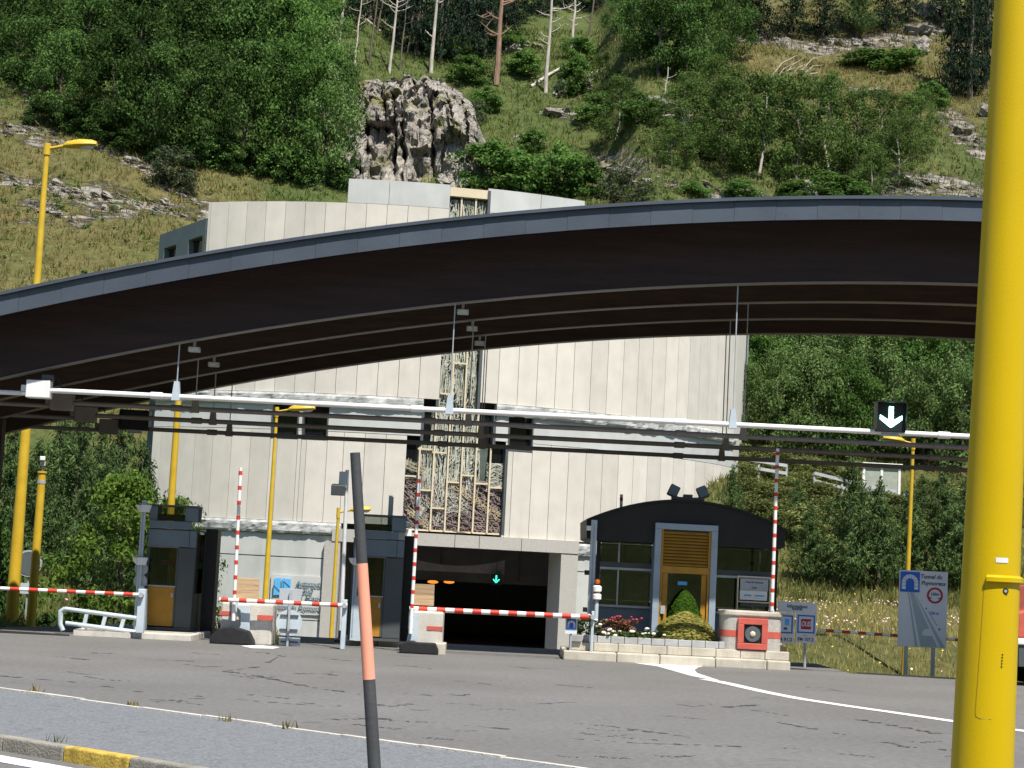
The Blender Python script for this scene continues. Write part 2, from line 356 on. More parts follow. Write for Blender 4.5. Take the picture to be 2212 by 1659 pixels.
def asphalt_material():
    m, N, L, b = newmat('aged_asphalt')
    ge = N.new('ShaderNodeNewGeometry')
    n1 = N.new('ShaderNodeTexNoise'); n1.inputs['Scale'].default_value = .25; n1.inputs['Detail'].default_value = 6; L.new(ge.outputs['Position'], n1.inputs[0])
    rp = N.new('ShaderNodeValToRGB'); e = rp.color_ramp.elements; e[0].position = .3; e[0].color = (.135,.129,.121,1); e[1].position = .7; e[1].color = (.165,.160,.153,1)
    L.new(n1.outputs['Fac'], rp.inputs[0])
    n2 = N.new('ShaderNodeTexNoise'); n2.inputs['Scale'].default_value = 9; n2.inputs['Detail'].default_value = 8; n2.inputs['Roughness'].default_value = .85; L.new(ge.outputs['Position'], n2.inputs[0])
    r2 = N.new('ShaderNodeMapRange'); r2.inputs[1].default_value = .3; r2.inputs[2].default_value = .7; r2.inputs[3].default_value = .62; r2.inputs[4].default_value = 1.38; L.new(n2.outputs['Fac'], r2.inputs[0])
    mx = N.new('ShaderNodeMix'); mx.data_type = 'RGBA'; mx.blend_type = 'MULTIPLY'; mx.inputs[0].default_value = 1; L.new(rp.outputs[0], mx.inputs[6]); L.new(r2.outputs[0], mx.inputs[7])
    # old bitumen streaks and patches, long across the lanes
    mp = N.new('ShaderNodeMapping'); mp.inputs['Scale'].default_value = (.30,.50,1); mp.inputs['Rotation'].default_value = (0,0,-.08); L.new(ge.outputs['Position'], mp.inputs[0])
    n3 = N.new('ShaderNodeTexNoise'); n3.inputs['Scale'].default_value = 1.3; n3.inputs['Detail'].default_value = 9; n3.inputs['Roughness'].default_value = .66; n3.inputs['Distortion'].default_value = .5; L.new(mp.outputs[0], n3.inputs[0])
    r3 = N.new('ShaderNodeMapRange'); r3.inputs[1].default_value = .635; r3.inputs[2].default_value = .70; r3.inputs[3].default_value = 0; r3.inputs[4].default_value = .5; L.new(n3.outputs['Fac'], r3.inputs[0])
    m3 = N.new('ShaderNodeMix'); m3.data_type = 'RGBA'; L.new(r3.outputs[0], m3.inputs[0]); L.new(mx.outputs[2], m3.inputs[6]); m3.inputs[7].default_value = (.045,.043,.045,1)
    L.new(m3.outputs[2], b.inputs['Base Color']); b.inputs['Roughness'].default_value = .92; b.inputs['Specular IOR Level'].default_value = .25
    n4 = N.new('ShaderNodeTexNoise'); n4.inputs['Scale'].default_value = 60; n4.inputs['Detail'].default_value = 3; L.new(ge.outputs['Position'], n4.inputs[0])
    bp = N.new('ShaderNodeBump'); bp.inputs['Strength'].default_value = .35; bp.inputs['Distance'].default_value = .02; L.new(n4.outputs['Fac'], bp.inputs['Height']); L.new(bp.outputs[0], b.inputs['Normal'])
    return m
M['asphalt'] = asphalt_material()

def chip_material():
    m, N, L, b = newmat('grey_stone_chippings')
    ge = N.new('ShaderNodeNewGeometry')
    vo = N.new('ShaderNodeTexVoronoi'); vo.inputs['Scale'].default_value = 32; L.new(ge.outputs['Position'], vo.inputs['Vector'])
    rp = N.new('ShaderNodeValToRGB'); e = rp.color_ramp.elements; e[0].color = (.112,.117,.121,1); e[1].color = (.200,.208,.214,1)
    L.new(vo.outputs['Color'], rp.inputs[0])
    n1 = N.new('ShaderNodeTexNoise'); n1.inputs['Scale'].default_value = 5; n1.inputs['Detail'].default_value = 8; n1.inputs['Roughness'].default_value = .75; L.new(ge.outputs['Position'], n1.inputs[0])
    r2 = N.new('ShaderNodeMapRange'); r2.inputs[1].default_value = .28; r2.inputs[2].default_value = .42; r2.inputs[3].default_value = .35; r2.inputs[4].default_value = 1; L.new(n1.outputs['Fac'], r2.inputs[0])
    mx = N.new('ShaderNodeMix'); mx.data_type = 'RGBA'; mx.blend_type = 'MULTIPLY'; mx.inputs[0].default_value = 1; L.new(rp.outputs[0], mx.inputs[6]); L.new(r2.outputs[0], mx.inputs[7])
    L.new(mx.outputs[2], b.inputs['Base Color']); b.inputs['Roughness'].default_value = .9
    bp = N.new('ShaderNodeBump'); bp.inputs['Strength'].default_value = .6; bp.inputs['Distance'].default_value = .02; L.new(vo.outputs['Distance'], bp.inputs['Height']); L.new(bp.outputs[0], b.inputs['Normal'])
    return m
M['chips'] = chip_material()

def terrain_material():
    m, N, L, b = newmat('mountain_grass')
    ge = N.new('ShaderNodeNewGeometry')
    at = N.new('ShaderNodeAttribute'); at.attribute_name = 'dry'
    ar = N.new('ShaderNodeAttribute'); ar.attribute_name = 'rocky'
    n1 = N.new('ShaderNodeTexNoise'); n1.inputs['Scale'].default_value = .16; n1.inputs['Detail'].default_value = 9; n1.inputs['Roughness'].default_value = .7; L.new(ge.outputs['Position'], n1.inputs[0])
    n2 = N.new('ShaderNodeTexNoise'); n2.inputs['Scale'].default_value = 1.6; n2.inputs['Detail'].default_value = 7; n2.inputs['Roughness'].default_value = .7; L.new(ge.outputs['Position'], n2.inputs[0])
    g = N.new('ShaderNodeValToRGB'); e = g.color_ramp.elements; e[0].position = .3; e[0].color = (.042,.068,.018,1); e[1].position = .72; e[1].color = (.125,.148,.046,1); L.new(n2.outputs['Fac'], g.inputs[0])
    d = N.new('ShaderNodeValToRGB'); e = d.color_ramp.elements; e[0].position = .3; e[0].color = (.075,.075,.024,1); e[1].position = .72; e[1].color = (.225,.180,.078,1); L.new(n2.outputs['Fac'], d.inputs[0])
    s1 = N.new('ShaderNodeMath'); s1.operation = 'ADD'; L.new(at.outputs['Fac'], s1.inputs[0]); L.new(n1.outputs['Fac'], s1.inputs[1])
    r1 = N.new('ShaderNodeMapRange'); r1.inputs[1].default_value = .62; r1.inputs[2].default_value = 1.1; L.new(s1.outputs[0], r1.inputs[0])
    mx = N.new('ShaderNodeMix'); mx.data_type = 'RGBA'; L.new(r1.outputs[0], mx.inputs[0]); L.new(g.outputs[0], mx.inputs[6]); L.new(d.outputs[0], mx.inputs[7])
    n3 = N.new('ShaderNodeTexNoise'); n3.inputs['Scale'].default_value = .5; n3.inputs['Detail'].default_value = 10; n3.inputs['Roughness'].default_value = .72
    mp = N.new('ShaderNodeMapping'); mp.inputs['Rotation'].default_value = (0,.55,.3); mp.inputs['Scale'].default_value = (.45,1,1.6); L.new(ge.outputs['Position'], mp.inputs[0]); L.new(mp.outputs[0], n3.inputs[0])
    s2 = N.new('ShaderNodeMath'); s2.operation = 'ADD'; L.new(ar.outputs['Fac'], s2.inputs[0]); L.new(n3.outputs['Fac'], s2.inputs[1])
    r2 = N.new('ShaderNodeMapRange'); r2.inputs[1].default_value = .79; r2.inputs[2].default_value = .84; L.new(s2.outputs[0], r2.inputs[0])
    rk = N.new('ShaderNodeValToRGB'); e = rk.color_ramp.elements; e[0].position = .40; e[0].color = (.09,.08,.07,1); e[1].position = .60; e[1].color = (.36,.33,.285,1)
    n4 = N.new('ShaderNodeTexNoise'); n4.inputs['Scale'].default_value = 1.5; n4.inputs['Detail'].default_value = 9; n4.inputs['Roughness'].default_value = .7; L.new(mp.outputs[0], n4.inputs[0]); L.new(n4.outputs['Fac'], rk.inputs[0])
    m2 = N.new('ShaderNodeMix'); m2.data_type = 'RGBA'; L.new(r2.outputs[0], m2.inputs[0]); L.new(mx.outputs[2], m2.inputs[6]); L.new(rk.outputs[0], m2.inputs[7])
    L.new(m2.outputs[2], b.inputs['Base Color']); b.inputs['Roughness'].default_value = .95; b.inputs['Specular IOR Level'].default_value = .15
    hh = N.new('ShaderNodeMath'); hh.operation = 'ADD'; L.new(n2.outputs['Fac'], hh.inputs[0]); L.new(r2.outputs[0], hh.inputs[1])
    h2 = N.new('ShaderNodeMath'); h2.operation = 'MULTIPLY_ADD'; L.new(n4.outputs['Fac'], h2.inputs[0]); h2.inputs[1].default_value = 1.0; L.new(hh.outputs[0], h2.inputs[2])
    bp = N.new('ShaderNodeBump'); bp.inputs['Strength'].default_value = .9; bp.inputs['Distance'].default_value = .35; L.new(h2.outputs[0], bp.inputs['Height']); L.new(bp.outputs[0], b.inputs['Normal'])
    return m
M['terrain'] = terrain_material()
# ------------------------------------------------------------ terrain
def nz(x, y, s, o=0.0): return noise.noise(Vector((x / s + o, y / s - o, o)))
def road_z(y): return -3.1 * sstep(50.5, 80, y)
def H(x, y):
    if y < -35:
        return -.06 + .5 * max(0, -35 - y) * sstep(-35, -70, y) + nz(x, y, 30) * 6 * sstep(-40, -90, y)
    h = -.06
    if y < 46: return h - (.25 if abs(x) < 44 and y < 45.4 else 0)
    cor = sstep(-15.2, -13.2, x) * (1 - sstep(6.5, 10, x))
    wr = sstep(7, 11, x); wl = 1 - sstep(-18.5, -14, x)
    dip = 1.45 * sstep(46.2, 48.5, y) * (1 - sstep(58.5, 65, y))
    right = .035 * (min(y, 82) - 46) + 5.3 * sstep(82, 103, y) - dip + 1.2*(1-sstep(11,22,x))*sstep(95,100,y)
    left = .05 * (min(y, 85) - 49) * (y > 49) - .8*dip
    hl = .64 * max(0, y - 106 + 6 * sstep(-16, -30, x)); hr = .64 * max(0, y - 109)
    base = h + wr * right + wl * left
    hill = hl * (1 - wr) + hr * wr
    d = sstep(104, 122, y)
    base += hill + d * (nz(x, y, 26, 3.1) * 2.6 + nz(x, y, 9, 1.7) * 1.1) + (.3 + .7*d) * nz(x, y, 3.2, 5.2) * (.12 + .28 * d)
    if cor > 0:
        low = road_z(y) - .5
        base = base * (1 - cor) + low * cor if y < 126 else base
    return base
def hill_at(u, v, y0=47.0):
    d = ray(u, v); d = d / d.y; y = y0; last = None
    while y < 260:
        p = EYE + d * y
        h = p.z - H(p.x, y)
        if h < 0:
            if last is None: return p
            y1 = y - .5 * (-h) / (last - h); q = EYE + d * y1; return Vector((q.x, y1, H(q.x, y1)))
        last = h; y += .5
    return EYE + d * 230

ROCKLINES = [[(-20,200),(40,205),(100,230)],[(-20,275),(60,285),(120,300)],[(210,305),(280,345),(350,375)],[(-20,372),(60,392),(130,410),(200,440),(270,465)],[(60,450),(110,455),(170,480)],[(200,415),(290,440),(380,455),(440,470)],[(370,405),(440,440)],
             [(1290,350),(1360,375),(1450,395),(1560,420),(1610,425)],[(1910,400),(1980,395),(2060,405),(2120,420)],[(2040,235),(2080,290),(2130,330)],[(1600,75),(1720,95),(1850,100),(1960,85),(2020,60)],[(1860,200),(1910,210)],[(1400,235),(1450,235)],[(1190,245),(1230,255)]]
RLW = [[(lambda p: (p.x, p.y))(hill_at(u, v)) for u, v in L] for L in ROCKLINES]
def near_line(x, y):
    best = 99
    for L in RLW:
        for (ax, ay), (bx, by) in zip(L, L[1:]):
            dx, dy = bx-ax, by-ay; t = max(0, min(1, ((x-ax)*dx+(y-ay)*dy)/(dx*dx+dy*dy+1e-9)))
            # the slope is seen foreshortened: measure more strictly across it
            d = math.hypot(x-ax-dx*t, (y-ay-dy*t)*1.0); best = min(best, d)
    return best
xs = [-420,-300,-220,-160,-120,-95,-80] + [round(-70 + .7*i, 2) for i in range(201)] + [80,95,120,160,220,300,420]
ys = [-400,-320,-250,-200,-160,-130,-105,-85,-70,-58,-48,-40,-34,-20,0,20,36] + [round(44 + .7*i, 2) for i in range(232)] + [215,230,250,280,320,380,450]
def dry_at(x, y):
    d = .05 * (y < 104)
    d += .42 * (1 - sstep(-26, -17, x)) * (1 - sstep(150, 165, y)) * sstep(108, 118, y)
    d += .30 * sstep(6, 10, x) * (1 - sstep(84, 92, y)) * sstep(46, 50, y)
    d += .34 * sstep(12, 22, x) * sstep(165, 176, y)
    d += .25 * sstep(8, 12, x) * sstep(84, 92, y) * (1 - sstep(112, 120, y))
    d += .12 * sstep(0, 6, x) * sstep(140, 150, y)
    d -= .22 * sstep(-22, -17, x) * (1 - sstep(-6, -2, x)) * sstep(136, 142, y) * (1 - sstep(158, 164, y))
    return d + .02
def rocky_at(x, y):
    r = .0
    r += .06 * (1 - sstep(-24, -17, x)) * sstep(112, 120, y) * (1 - sstep(152, 160, y))
    r += .06 * sstep(14, 20, x) * sstep(136, 142, y)
    r += .06 * sstep(-6, 2, x) * sstep(138, 145, y)
    if 108 < y < 206: r += .26 * (1 - sstep(.6, 3.0, near_line(x, y)))
    return r
vs, fs, dr, rk = [], [], [], []
for j, y in enumerate(ys):
    for i, x in enumerate(xs):
        vs.append((x, y, H(x, y))); dr.append(dry_at(x, y)); rk.append(rocky_at(x, y))
nx = len(xs)
for j in range(len(ys)-1):
    for i in range(nx-1):
        a = j*nx+i; fs.append((a, a+1, a+1+nx, a+nx))
me = bpy.data.meshes.new('hillside'); me.from_pydata(vs, [], fs)
for nm, arr in (('dry', dr), ('rocky', rk)):
    at = me.attributes.new(nm, 'FLOAT', 'POINT'); at.data.foreach_set('value', arr)
me.polygons.foreach_set('use_smooth', [True]*len(me.polygons)); me.materials.append(M['terrain'])
terr = bpy.data.objects.new('hillside', me); COL.objects.link(terr)
tag(terr, 'grassy mountain slope with bare rock behind the portal building', 'hillside', kind='structure')
# ------------------------------------------------------------ road
mb = MB(); mb.add([(-46,-32,0),(62,-32,0),(62,45.5,0),(-46,45.5,0)], [(0,1,2,3)])
mb.add([(-13.3,45.5,0),(8.6,45.5,0),(8.6,50.5,0),(-11.8,50.5,0)], [(0,1,2,3)])
yy = [50.5 + i*1.6 for i in range(50)]
for a, b in zip(yy, yy[1:]):
    mb.add([(-11,a,road_z(a)),(5,a,road_z(a)),(5,b,road_z(b)),(-11,b,road_z(b))], [(0,1,2,3)])
tag(mb.build('road', M['asphalt']), 'wide grey asphalt of the toll plaza sloping down into the tunnel', 'road', kind='structure')
def ground_poly(name, pts, m, z, label, cat):
    mb = MB(); q = [G(u, v, z) for u, v in pts]
    mb.add([(p.x, p.y, z) for p in q], [tuple(range(len(q)))])
    o = mb.build(name, m); return tag(o, label, cat, kind='structure')
def strip(name, pts, w, m, z, label):
    q = [G(u, v, z) for u, v in pts]; mb = MB(); L_ = []; R_ = []
    for i, p in enumerate(q):
        d = q[min(i+1, len(q)-1)] - q[max(i-1, 0)]; n = Vector((-d.y, d.x, 0)).normalized() * w/2
        L_.append((p.x+n.x, p.y+n.y, z)); R_.append((p.x-n.x, p.y-n.y, z))
    n = len(q); mb.add(L_ + R_, [(i, i+1, n+i+1, n+i) for i in range(n-1)])
    return tag(mb.build(name, m), label, 'road marking', kind='structure')
strip('road_marking', [(1522,1467),(1550,1471.5),(1581,1478),(1610.6,1485),(1646,1493),(1683,1500.5),(1730,1509.5),(1780,1517),(1850,1527.5),(1925,1538),(2062,1558),(2140,1569),(2260,1585)], .30, M['linepaint'], .006, 'white curved line painted from the planter across the asphalt')
pl = [(1322,1427),(1370,1432),(1420,1439),(1490,1459),(1550,1471),(1552,1469),(1506,1454),(1500,1447),(1509,1441),(1530,1437.5),(1570,1435.6),(1616,1437),(1616,1434.5),(1570,1432),(1500,1430.5),(1420,1429),(1370,1428)]
ground_poly('road_marking', pl, M['linepaint'], .005, 'white splayed marking painted at the foot of the planter', 'road marking')
ground_poly('road_marking', [(520,1394.6),(560,1393.6),(605,1398),(590,1401),(545,1400)], M['linepaint'], .005, 'short white dash painted beside the round sign', 'road marking')
# bitumen-sealed cracks across the plaza
mb = MB(); rc = random.Random(11)
def crack(pts, w):
    q = [G(u, v, .004) for u, v in pts]
    for a, b in zip(q, q[1:]):
        for k in range(14):
            t0, t1 = k/14, (k+1)/14
            if rc.random() < .38: continue
            p0 = a.lerp(b, t0); p1 = a.lerp(b, t1); ww = w*rc.choice((.25,.4,.6,1.0,1.9)); j = rc.uniform(-.05, .05)
            n = Vector((-(b-a).y, (b-a).x, 0)).normalized()*ww/2
            mb.add([(p0.x+n.x,p0.y+n.y+j,.004),(p1.x+n.x*.8,p1.y+n.y*.8+j,.004),(p1.x-n.x,p1.y-n.y+j,.004),(p0.x-n.x,p0.y-n.y+j,.004)], [(0,1,2,3)])
for pts, w in [([(0,1460),(150,1472),(320,1496)],.10), ([(190,1410),(240,1411)],.22), ([(480,1449),(560,1460),(660,1482),(780,1500)],.12), ([(600,1420),(560,1440),(480,1450)],.07),
               ([(530,1500),(640,1510)],.06), ([(390,1499),(560,1515),(700,1525)],.05), ([(700,1554),(840,1552)],.10), ([(840,1556),(930,1560),(1100,1575)],.07), ([(1240,1596),(1400,1606),(1600,1612)],.08),
               ([(1240,1562),(1330,1570),(1490,1592)],.09), ([(1560,1528),(1640,1522)],.10), ([(1600,1530),(1700,1545)],.06), ([(1680,1560),(1760,1575),(1840,1590)],.10), ([(1860,1555),(1960,1572),(2040,1588)],.12),
               ([(1940,1612),(2060,1620)],.11), ([(1160,1520),(1250,1516)],.06), ([(980,1470),(1060,1478)],.06), ([(300,1424),(420,1428)],.06), ([(120,1418),(190,1425)],.10)]:
    crack(pts, w)
for _ in range(60):
    u = rc.uniform(40, 2040); v = rc.uniform(1415, 1650) + .05*(u-1106); L = rc.uniform(25, 110)
    if v > 1500 + .137*u - 30 or v < 1395 + .05*(u-366): continue
    crack([(u,v),(u+L*.5,v+L*rc.uniform(-.02,.09)),(u+L,v+L*rc.uniform(0,.13))], rc.uniform(.03,.10))
tag(mb.build('crack_sealant', mat('black_bitumen', (.055,.052,.055), .75, .25, 8)), 'thin dark bitumen seams and scars across the grey asphalt', 'road marking', kind='structure')

# left and right plaza edge: black strips painting the canopy's shadow on the ground
for nm, pts, lab in (('painted_shadow', [(-60,1357.5),(150,1370.5),(150,1373.5),(-60,1363.5)], 'narrow black strip of painted canopy shadow along the lawn edge by the yellow lamp mast'),
                     ('painted_shadow', [(1850,1452),(2120,1467),(2120,1470),(1850,1455)], 'narrow black strip of painted canopy shadow along the meadow edge by the tunnel sign')):
    ground_poly(nm, pts, M['blackmatt'], .008, lab, 'painted_shadow')

# ------------------------------------------------------------ foreground traffic island with painted kerb
IZ = .13
a, b_ = G(0,1587,IZ), G(439,1659,IZ); kd = (b_ - a); kd.z = 0; kd.normalize(); kn = Vector((-kd.y, kd.x, 0))     # kerb back line
e0, e1 = G(0,1489,IZ), G(777,1596,IZ); ed = (e1 - e0).normalized()
k0 = a - kd*14; k1 = a + kd*16
mb = MB(); mb.prismz([(k0.x,k0.y),(k1.x,k1.y),(e1.x+ed.x*9,e1.y+ed.y*9),(e0.x-ed.x*9,e0.y-ed.y*9)], .0, IZ)
tag(mb.build('traffic_island', M['chips']), 'raised traffic island surfaced with grey stone chippings', 'traffic island', kind='structure')
mb = MB()
for i in range(26):
    p = e0 - ed*9 + ed*(1.2*i); q = p + ed*1.185; n = Vector((-ed.y, ed.x, 0))
    mb.prismz([(p.x,p.y),(q.x,q.y),((q+n*.09).x,(q+n*.09).y),((p+n*.09).x,(p+n*.09).y)], 0, IZ+.012+.006*(i%3))
tag(mb.build('island_edging', M['concretelight']), 'thin pale concrete edging along the far side of the chippings', 'kerb', kind='structure')
kerb = thing('kerb', 'kerb of the chippings island with worn yellow painted stones', 'kerb', (a.x, a.y, 0)); kerb['kind'] = 'structure'
for i in range(-9, 12):
    p = a + kd*(1.02*i + .28); q = p + kd*1.005; n = -kn*.16
    m = M['kerbyellow'] if i in (1, 6, -4) else M['kerbgrey']
    mb = MB(); mb.prismz([((p+n).x,(p+n).y),((q+n).x,(q+n).y),(q.x-kn.x*.004,q.y-kn.y*.004),(p.x-kn.x*.004,p.y-kn.y*.004)], -.02, IZ+.015)
    mb.build('kerbstone', m, kerb, bevel=.018)
p = G(-200,1630,.006); 
mb = MB(); c0 = a - kn*.42 - kd*12; c1 = a - kn*.42 + kd*14
mb.add([(c0.x,c0.y,.006),(c1.x,c1.y,.006),(c1.x-kn.x*.34,c1.y-kn.y*.34,.006),(c0.x-kn.x*.34,c0.y-kn.y*.34,.006)], [(0,1,2,3)])
tag(mb.build('road_marking', M['linepaint']), 'bright white edge line painted along the yellow kerb', 'road marking', kind='structure')

# ------------------------------------------------------------ portal building (convex curved facade)
BR = 21.6; BY = 90.0
BX = P(790, 800, BY).x; BYC = BY + BR
def bp(phi, z, r=BR): return Vector((BX + r*math.sin(phi), BYC - r*math.cos(phi), z))
def bn(phi): return Vector((math.sin(phi), -math.cos(phi), 0))
def pix(u, v, r=BR):
    d = ray(u, v); ox, oy = -BX, -BYC
    A = d.x*d.x + d.y*d.y; B = 2*(ox*d.x + oy*d.y); Cc = ox*ox + oy*oy - r*r
    D = max(0, B*B - 4*A*Cc); t = (-B - math.sqrt(D)) / (2*A); q = EYE + d*t
    return math.atan2(q.x - BX, -(q.y - BYC)), q.z
def arc(mb, f0, f1, r0, r1, z0, z1, step=.05, jit=None):
    n = max(1, int(math.ceil((f1-f0)/step)))
    vs = []
    for i in range(n+1):
        f = f0 + (f1-f0)*i/n
        vs += [bp(f,z0,r0), bp(f,z0,r1), bp(f,z1,r1), bp(f,z1,r0)]
    fs = [(0,1,2,3), (4*n+3,4*n+2,4*n+1,4*n)]
    for i in range(n):
        o = 4*i
        for k in range(4): fs.append((o+k, o+4+k, o+4+(k+1)%4, o+(k+1)%4))
    return mb.add(vs, fs)
pL = pix(447,500)[0]; pR = pix(1587,900)[0]
def zat(v, u=625): return pix(u, v)[1]
Ztop = zat(435); Zr1t, Zr1b, Zs1b = zat(848), zat(873), zat(928)
Zlow = zat(1125.6); Zr2b = zat(1152)
Zg0, Zg1 = zat(439,760), zat(386,760)
bld = thing('portal_building', 'tall pale tunnel portal building with curved panelled facade and stepped metal grille', 'building', (BX, BY, -3.2))
tt = (pix(972,430)[0], pix(1054,432)[0]); tm = (pix(916,915)[0], pix(1066,915)[0]); tl = (pix(871,1100)[0], pix(1086,1100)[0])
ZM = pix(930,880)[1]; ZL = pix(890,950)[1]; ZB = pix(980,1150)[1]
# core walls behind the cladding
mb = MB(); arc(mb, pL+.002, pR-.002, BR-1.5, BR-1.0, Zlow-.3, Ztop-.15); mb.build('core_wall', M['joint'], bld)
STEP = 1.02 / BR
def cladding(f0, f1, z0, z1, m, name='panel', step=STEP, gap=.022, frm='right'):
    if frm == 'right':
        f = f1
        while f > f0 + .004:
            a = max(f0, f - step)
            arc(MB_ := MB(), a + gap/BR/2, f - gap/BR/2, BR-.14, BR, z0, z1, .03); MB_.build(name, m, bld); f = a
    else:
        f = f0
        while f < f1 - .004:
            a = min(f1, f + step)
            arc(MB_ := MB(), f + gap/BR/2, a - gap/BR/2, BR-.14, BR, z0, z1, .03); MB_.build(name, m, bld); f = a
gL, gR = pix(752,410)[0], pix(1264,430)[0]
cladding(pL, tt[0], Zr1t+.03, Ztop, M['cream'], frm='right')
cladding(tt[1], pR, Zr1t+.03, Ztop, M['cream'], frm='left')
cladding(gL, tt[0], Zg0+.03, Zg1, M['greypanel'], 'parapet_panel', STEP*2.95, frm='right')
cladding(tt[1], gR, Zg0+.03, Zg1, M['greypanel'], 'parapet_panel', STEP*2.75, frm='left')
# windows in the smooth band
wins = [(pix(586,920)[0], pix(645,920)[0]), (pix(653,922)[0], pix(709,922)[0]), (pix(1098,940)[0], pix(1152,940)[0])]
wz0, wz1 = zat(947), zat(893)
pL2 = pix(326,1000)[0]
cladding(pL2, wins[0][0], Zlow+.02, Zs1b-.02, M['cream'], frm='right'); cladding(wins[0][1], wins[1][0], Zlow+.02, Zs1b-.02, M['cream']); cladding(wins[1][1], tl[0], Zlow+.02, Zs1b-.02, M['cream'], frm='right')
for w in wins[:2]: cladding(w[0], w[1], Zlow+.02, wz0-.02, M['cream'])
cladding(wins[2][0], wins[2][1], pix(1050,1159)[1]+.012, wz0-.02, M['cream'])
zlt = pix(1050,1159)[1]
mb = MB(); arc(mb, tl[1], pR-.002, BR-1.0, BR-.25, zlt-.6, Zlow, .05); mb.build('core_wall', M['joint'], bld)
cladding(tl[1], wins[2][0], zlt+.012, Zs1b-.02, M['cream'], frm='left'); cladding(wins[2][1], pR, zlt+.012, Zs1b-.02, M['cream'], frm='left')
mb = MB(); arc(mb, pL2+.002, pL+.004, BR-1.5, BR-.2, -3.6, Zr1t); mb.build('core_wall', M['joint'], bld)
mb = MB(); arc(mb, pL2, pL, BR-4.0, BR-.02, Zr1t+.01, Zr1t+.25); mb.build('terrace_slab', M['smooth'], bld)
def band(f0, f1, z0, z1):
    cuts = [w for w in wins if w[0] > f0-.001 and w[1] < f1+.001]; f = f0
    for w in cuts + [(f1, f1)]:
        if w[0]-f > .003:
            mb = MB(); arc(mb, f, w[0], BR-.3, BR-.03, z0, z1, .03); mb.build('smooth_band', M['greypanel'], bld)
        f = w[1]
band(pL2, tm[0], Zs1b+.01, Zr1b+.02); band(tm[1], pR, Zs1b+.01, Zr1b+.02)
for w in wins:
    o = MB(); arc(o, w[0]-.0005, w[1]+.0005, BR-.42, BR-.36, wz0, wz1, .03); o = o.build('window', M['glassdark'], bld)
    fr = MB(); t = .07
    arc(fr, w[0], w[0]+t/BR, BR-.35, BR+.02, wz0, wz1); arc(fr, w[1]-t/BR, w[1], BR-.35, BR+.02, wz0, wz1)
    arc(fr, w[0]+t/BR, w[1]-t/BR, BR-.35, BR+.02, wz0, wz0+t); arc(fr, w[0]+t/BR, w[1]-t/BR, BR-.35, BR+.02, wz1-t, wz1)
    fr.build('window_frame', M['boothdark'], o)
# dark flank windows each side of the grille
for f0, f1, z0, z1 in ((tm[0], pix(934,900)[0], ZL, zat(885,925)), (pix(1040,900)[0], tm[1], ZL, zat(890,1050)), (tl[0], pix(900,960)[0], zat(990,885), ZL), (pix(1060,980)[0], tl[1], zat(1000,1075), ZL)):
    mb = MB(); arc(mb, f0, f1, BR-.45, BR-.40, z0, z1, .03); mb.build('flank_window', M['glassdark'], bld)
# rough-hewn bands
def rough_band(f0, f1, z0, z1, seed):
    n = max(2, int((f1-f0)*BR/.16)); m_ = 5; vs = []; fs = []
    for i in range(n+1):
        f = f0 + (f1-f0)*i/n
        for k in range(m_+1):
            z = z0 + (z1-z0)*k/m_ + (nz(i*.31, 3, 1, seed)*.05 if k == 0 else 0)
            edge = .06 if k in (0, m_) else 0
            vs.append(bp(f, z, BR + .17 - edge + .07*noise.noise(Vector((f*BR*1.5, z*2.2, seed))) + .05*noise.noise(Vector((f*BR*4, z*5, seed)))))
    k0 = len(vs)
    for i in range(n+1):
        f = f0 + (f1-f0)*i/n; vs += [bp(f, z0+.04, BR-.3), bp(f, z1-.02, BR-.3)]
    w = m_+1
    for i in range(n):
        for k in range(m_): fs.append((i*w+k, (i+1)*w+k, (i+1)*w+k+1, i*w+k+1))
        fs.append((i*w, k0+2*i, k0+2*i+2, (i+1)*w)); fs.append((i*w+m_, (i+1)*w+m_, k0+2*i+3, k0+2*i+1))
    for i in (0, n): fs.append(tuple([i*w+k for k in range(w)] + [k0+2*i+1, k0+2*i]))
    mb = MB(); mb.add(vs, fs); return mb.build('stone_band', M['rough'], bld)
rough_band(pL2, tm[0]-.004, Zr1b, Zr1t, 1.3); rough_band(tm[1]+.004, pR, Zr1b, Zr1t, 2.9)
pfL = pix(738,1150)[0]; pfR = pix(1207,1200)[0]; pfR2 = pix(1243,1200)[0]
rough_band(pL2, pfL-.002, Zr2b, Zlow, 4.1); rough_band(pfR2, pR, Zr2b-.35, Zlow-.35, 6.2)
# base wall, slabs with recessed joints
zj = [-3.6, zat(1338), zat(1203), Zr2b]
for f0, f1 in ((pL2, pfL), (pfR2, pR)):
    for z0, z1 in zip(zj, zj[1:]):
        mb = MB(); arc(mb, f0, f1, BR-.5, BR-.02, z0+.025, z1-.025, .03); mb.build('base_slab', M['smooth'], bld)
    mb = MB(); arc(mb, f0, f1, BR-.5, BR-.09, zj[0], zj[-1], .03); mb.build('joint', M['joint'], bld)
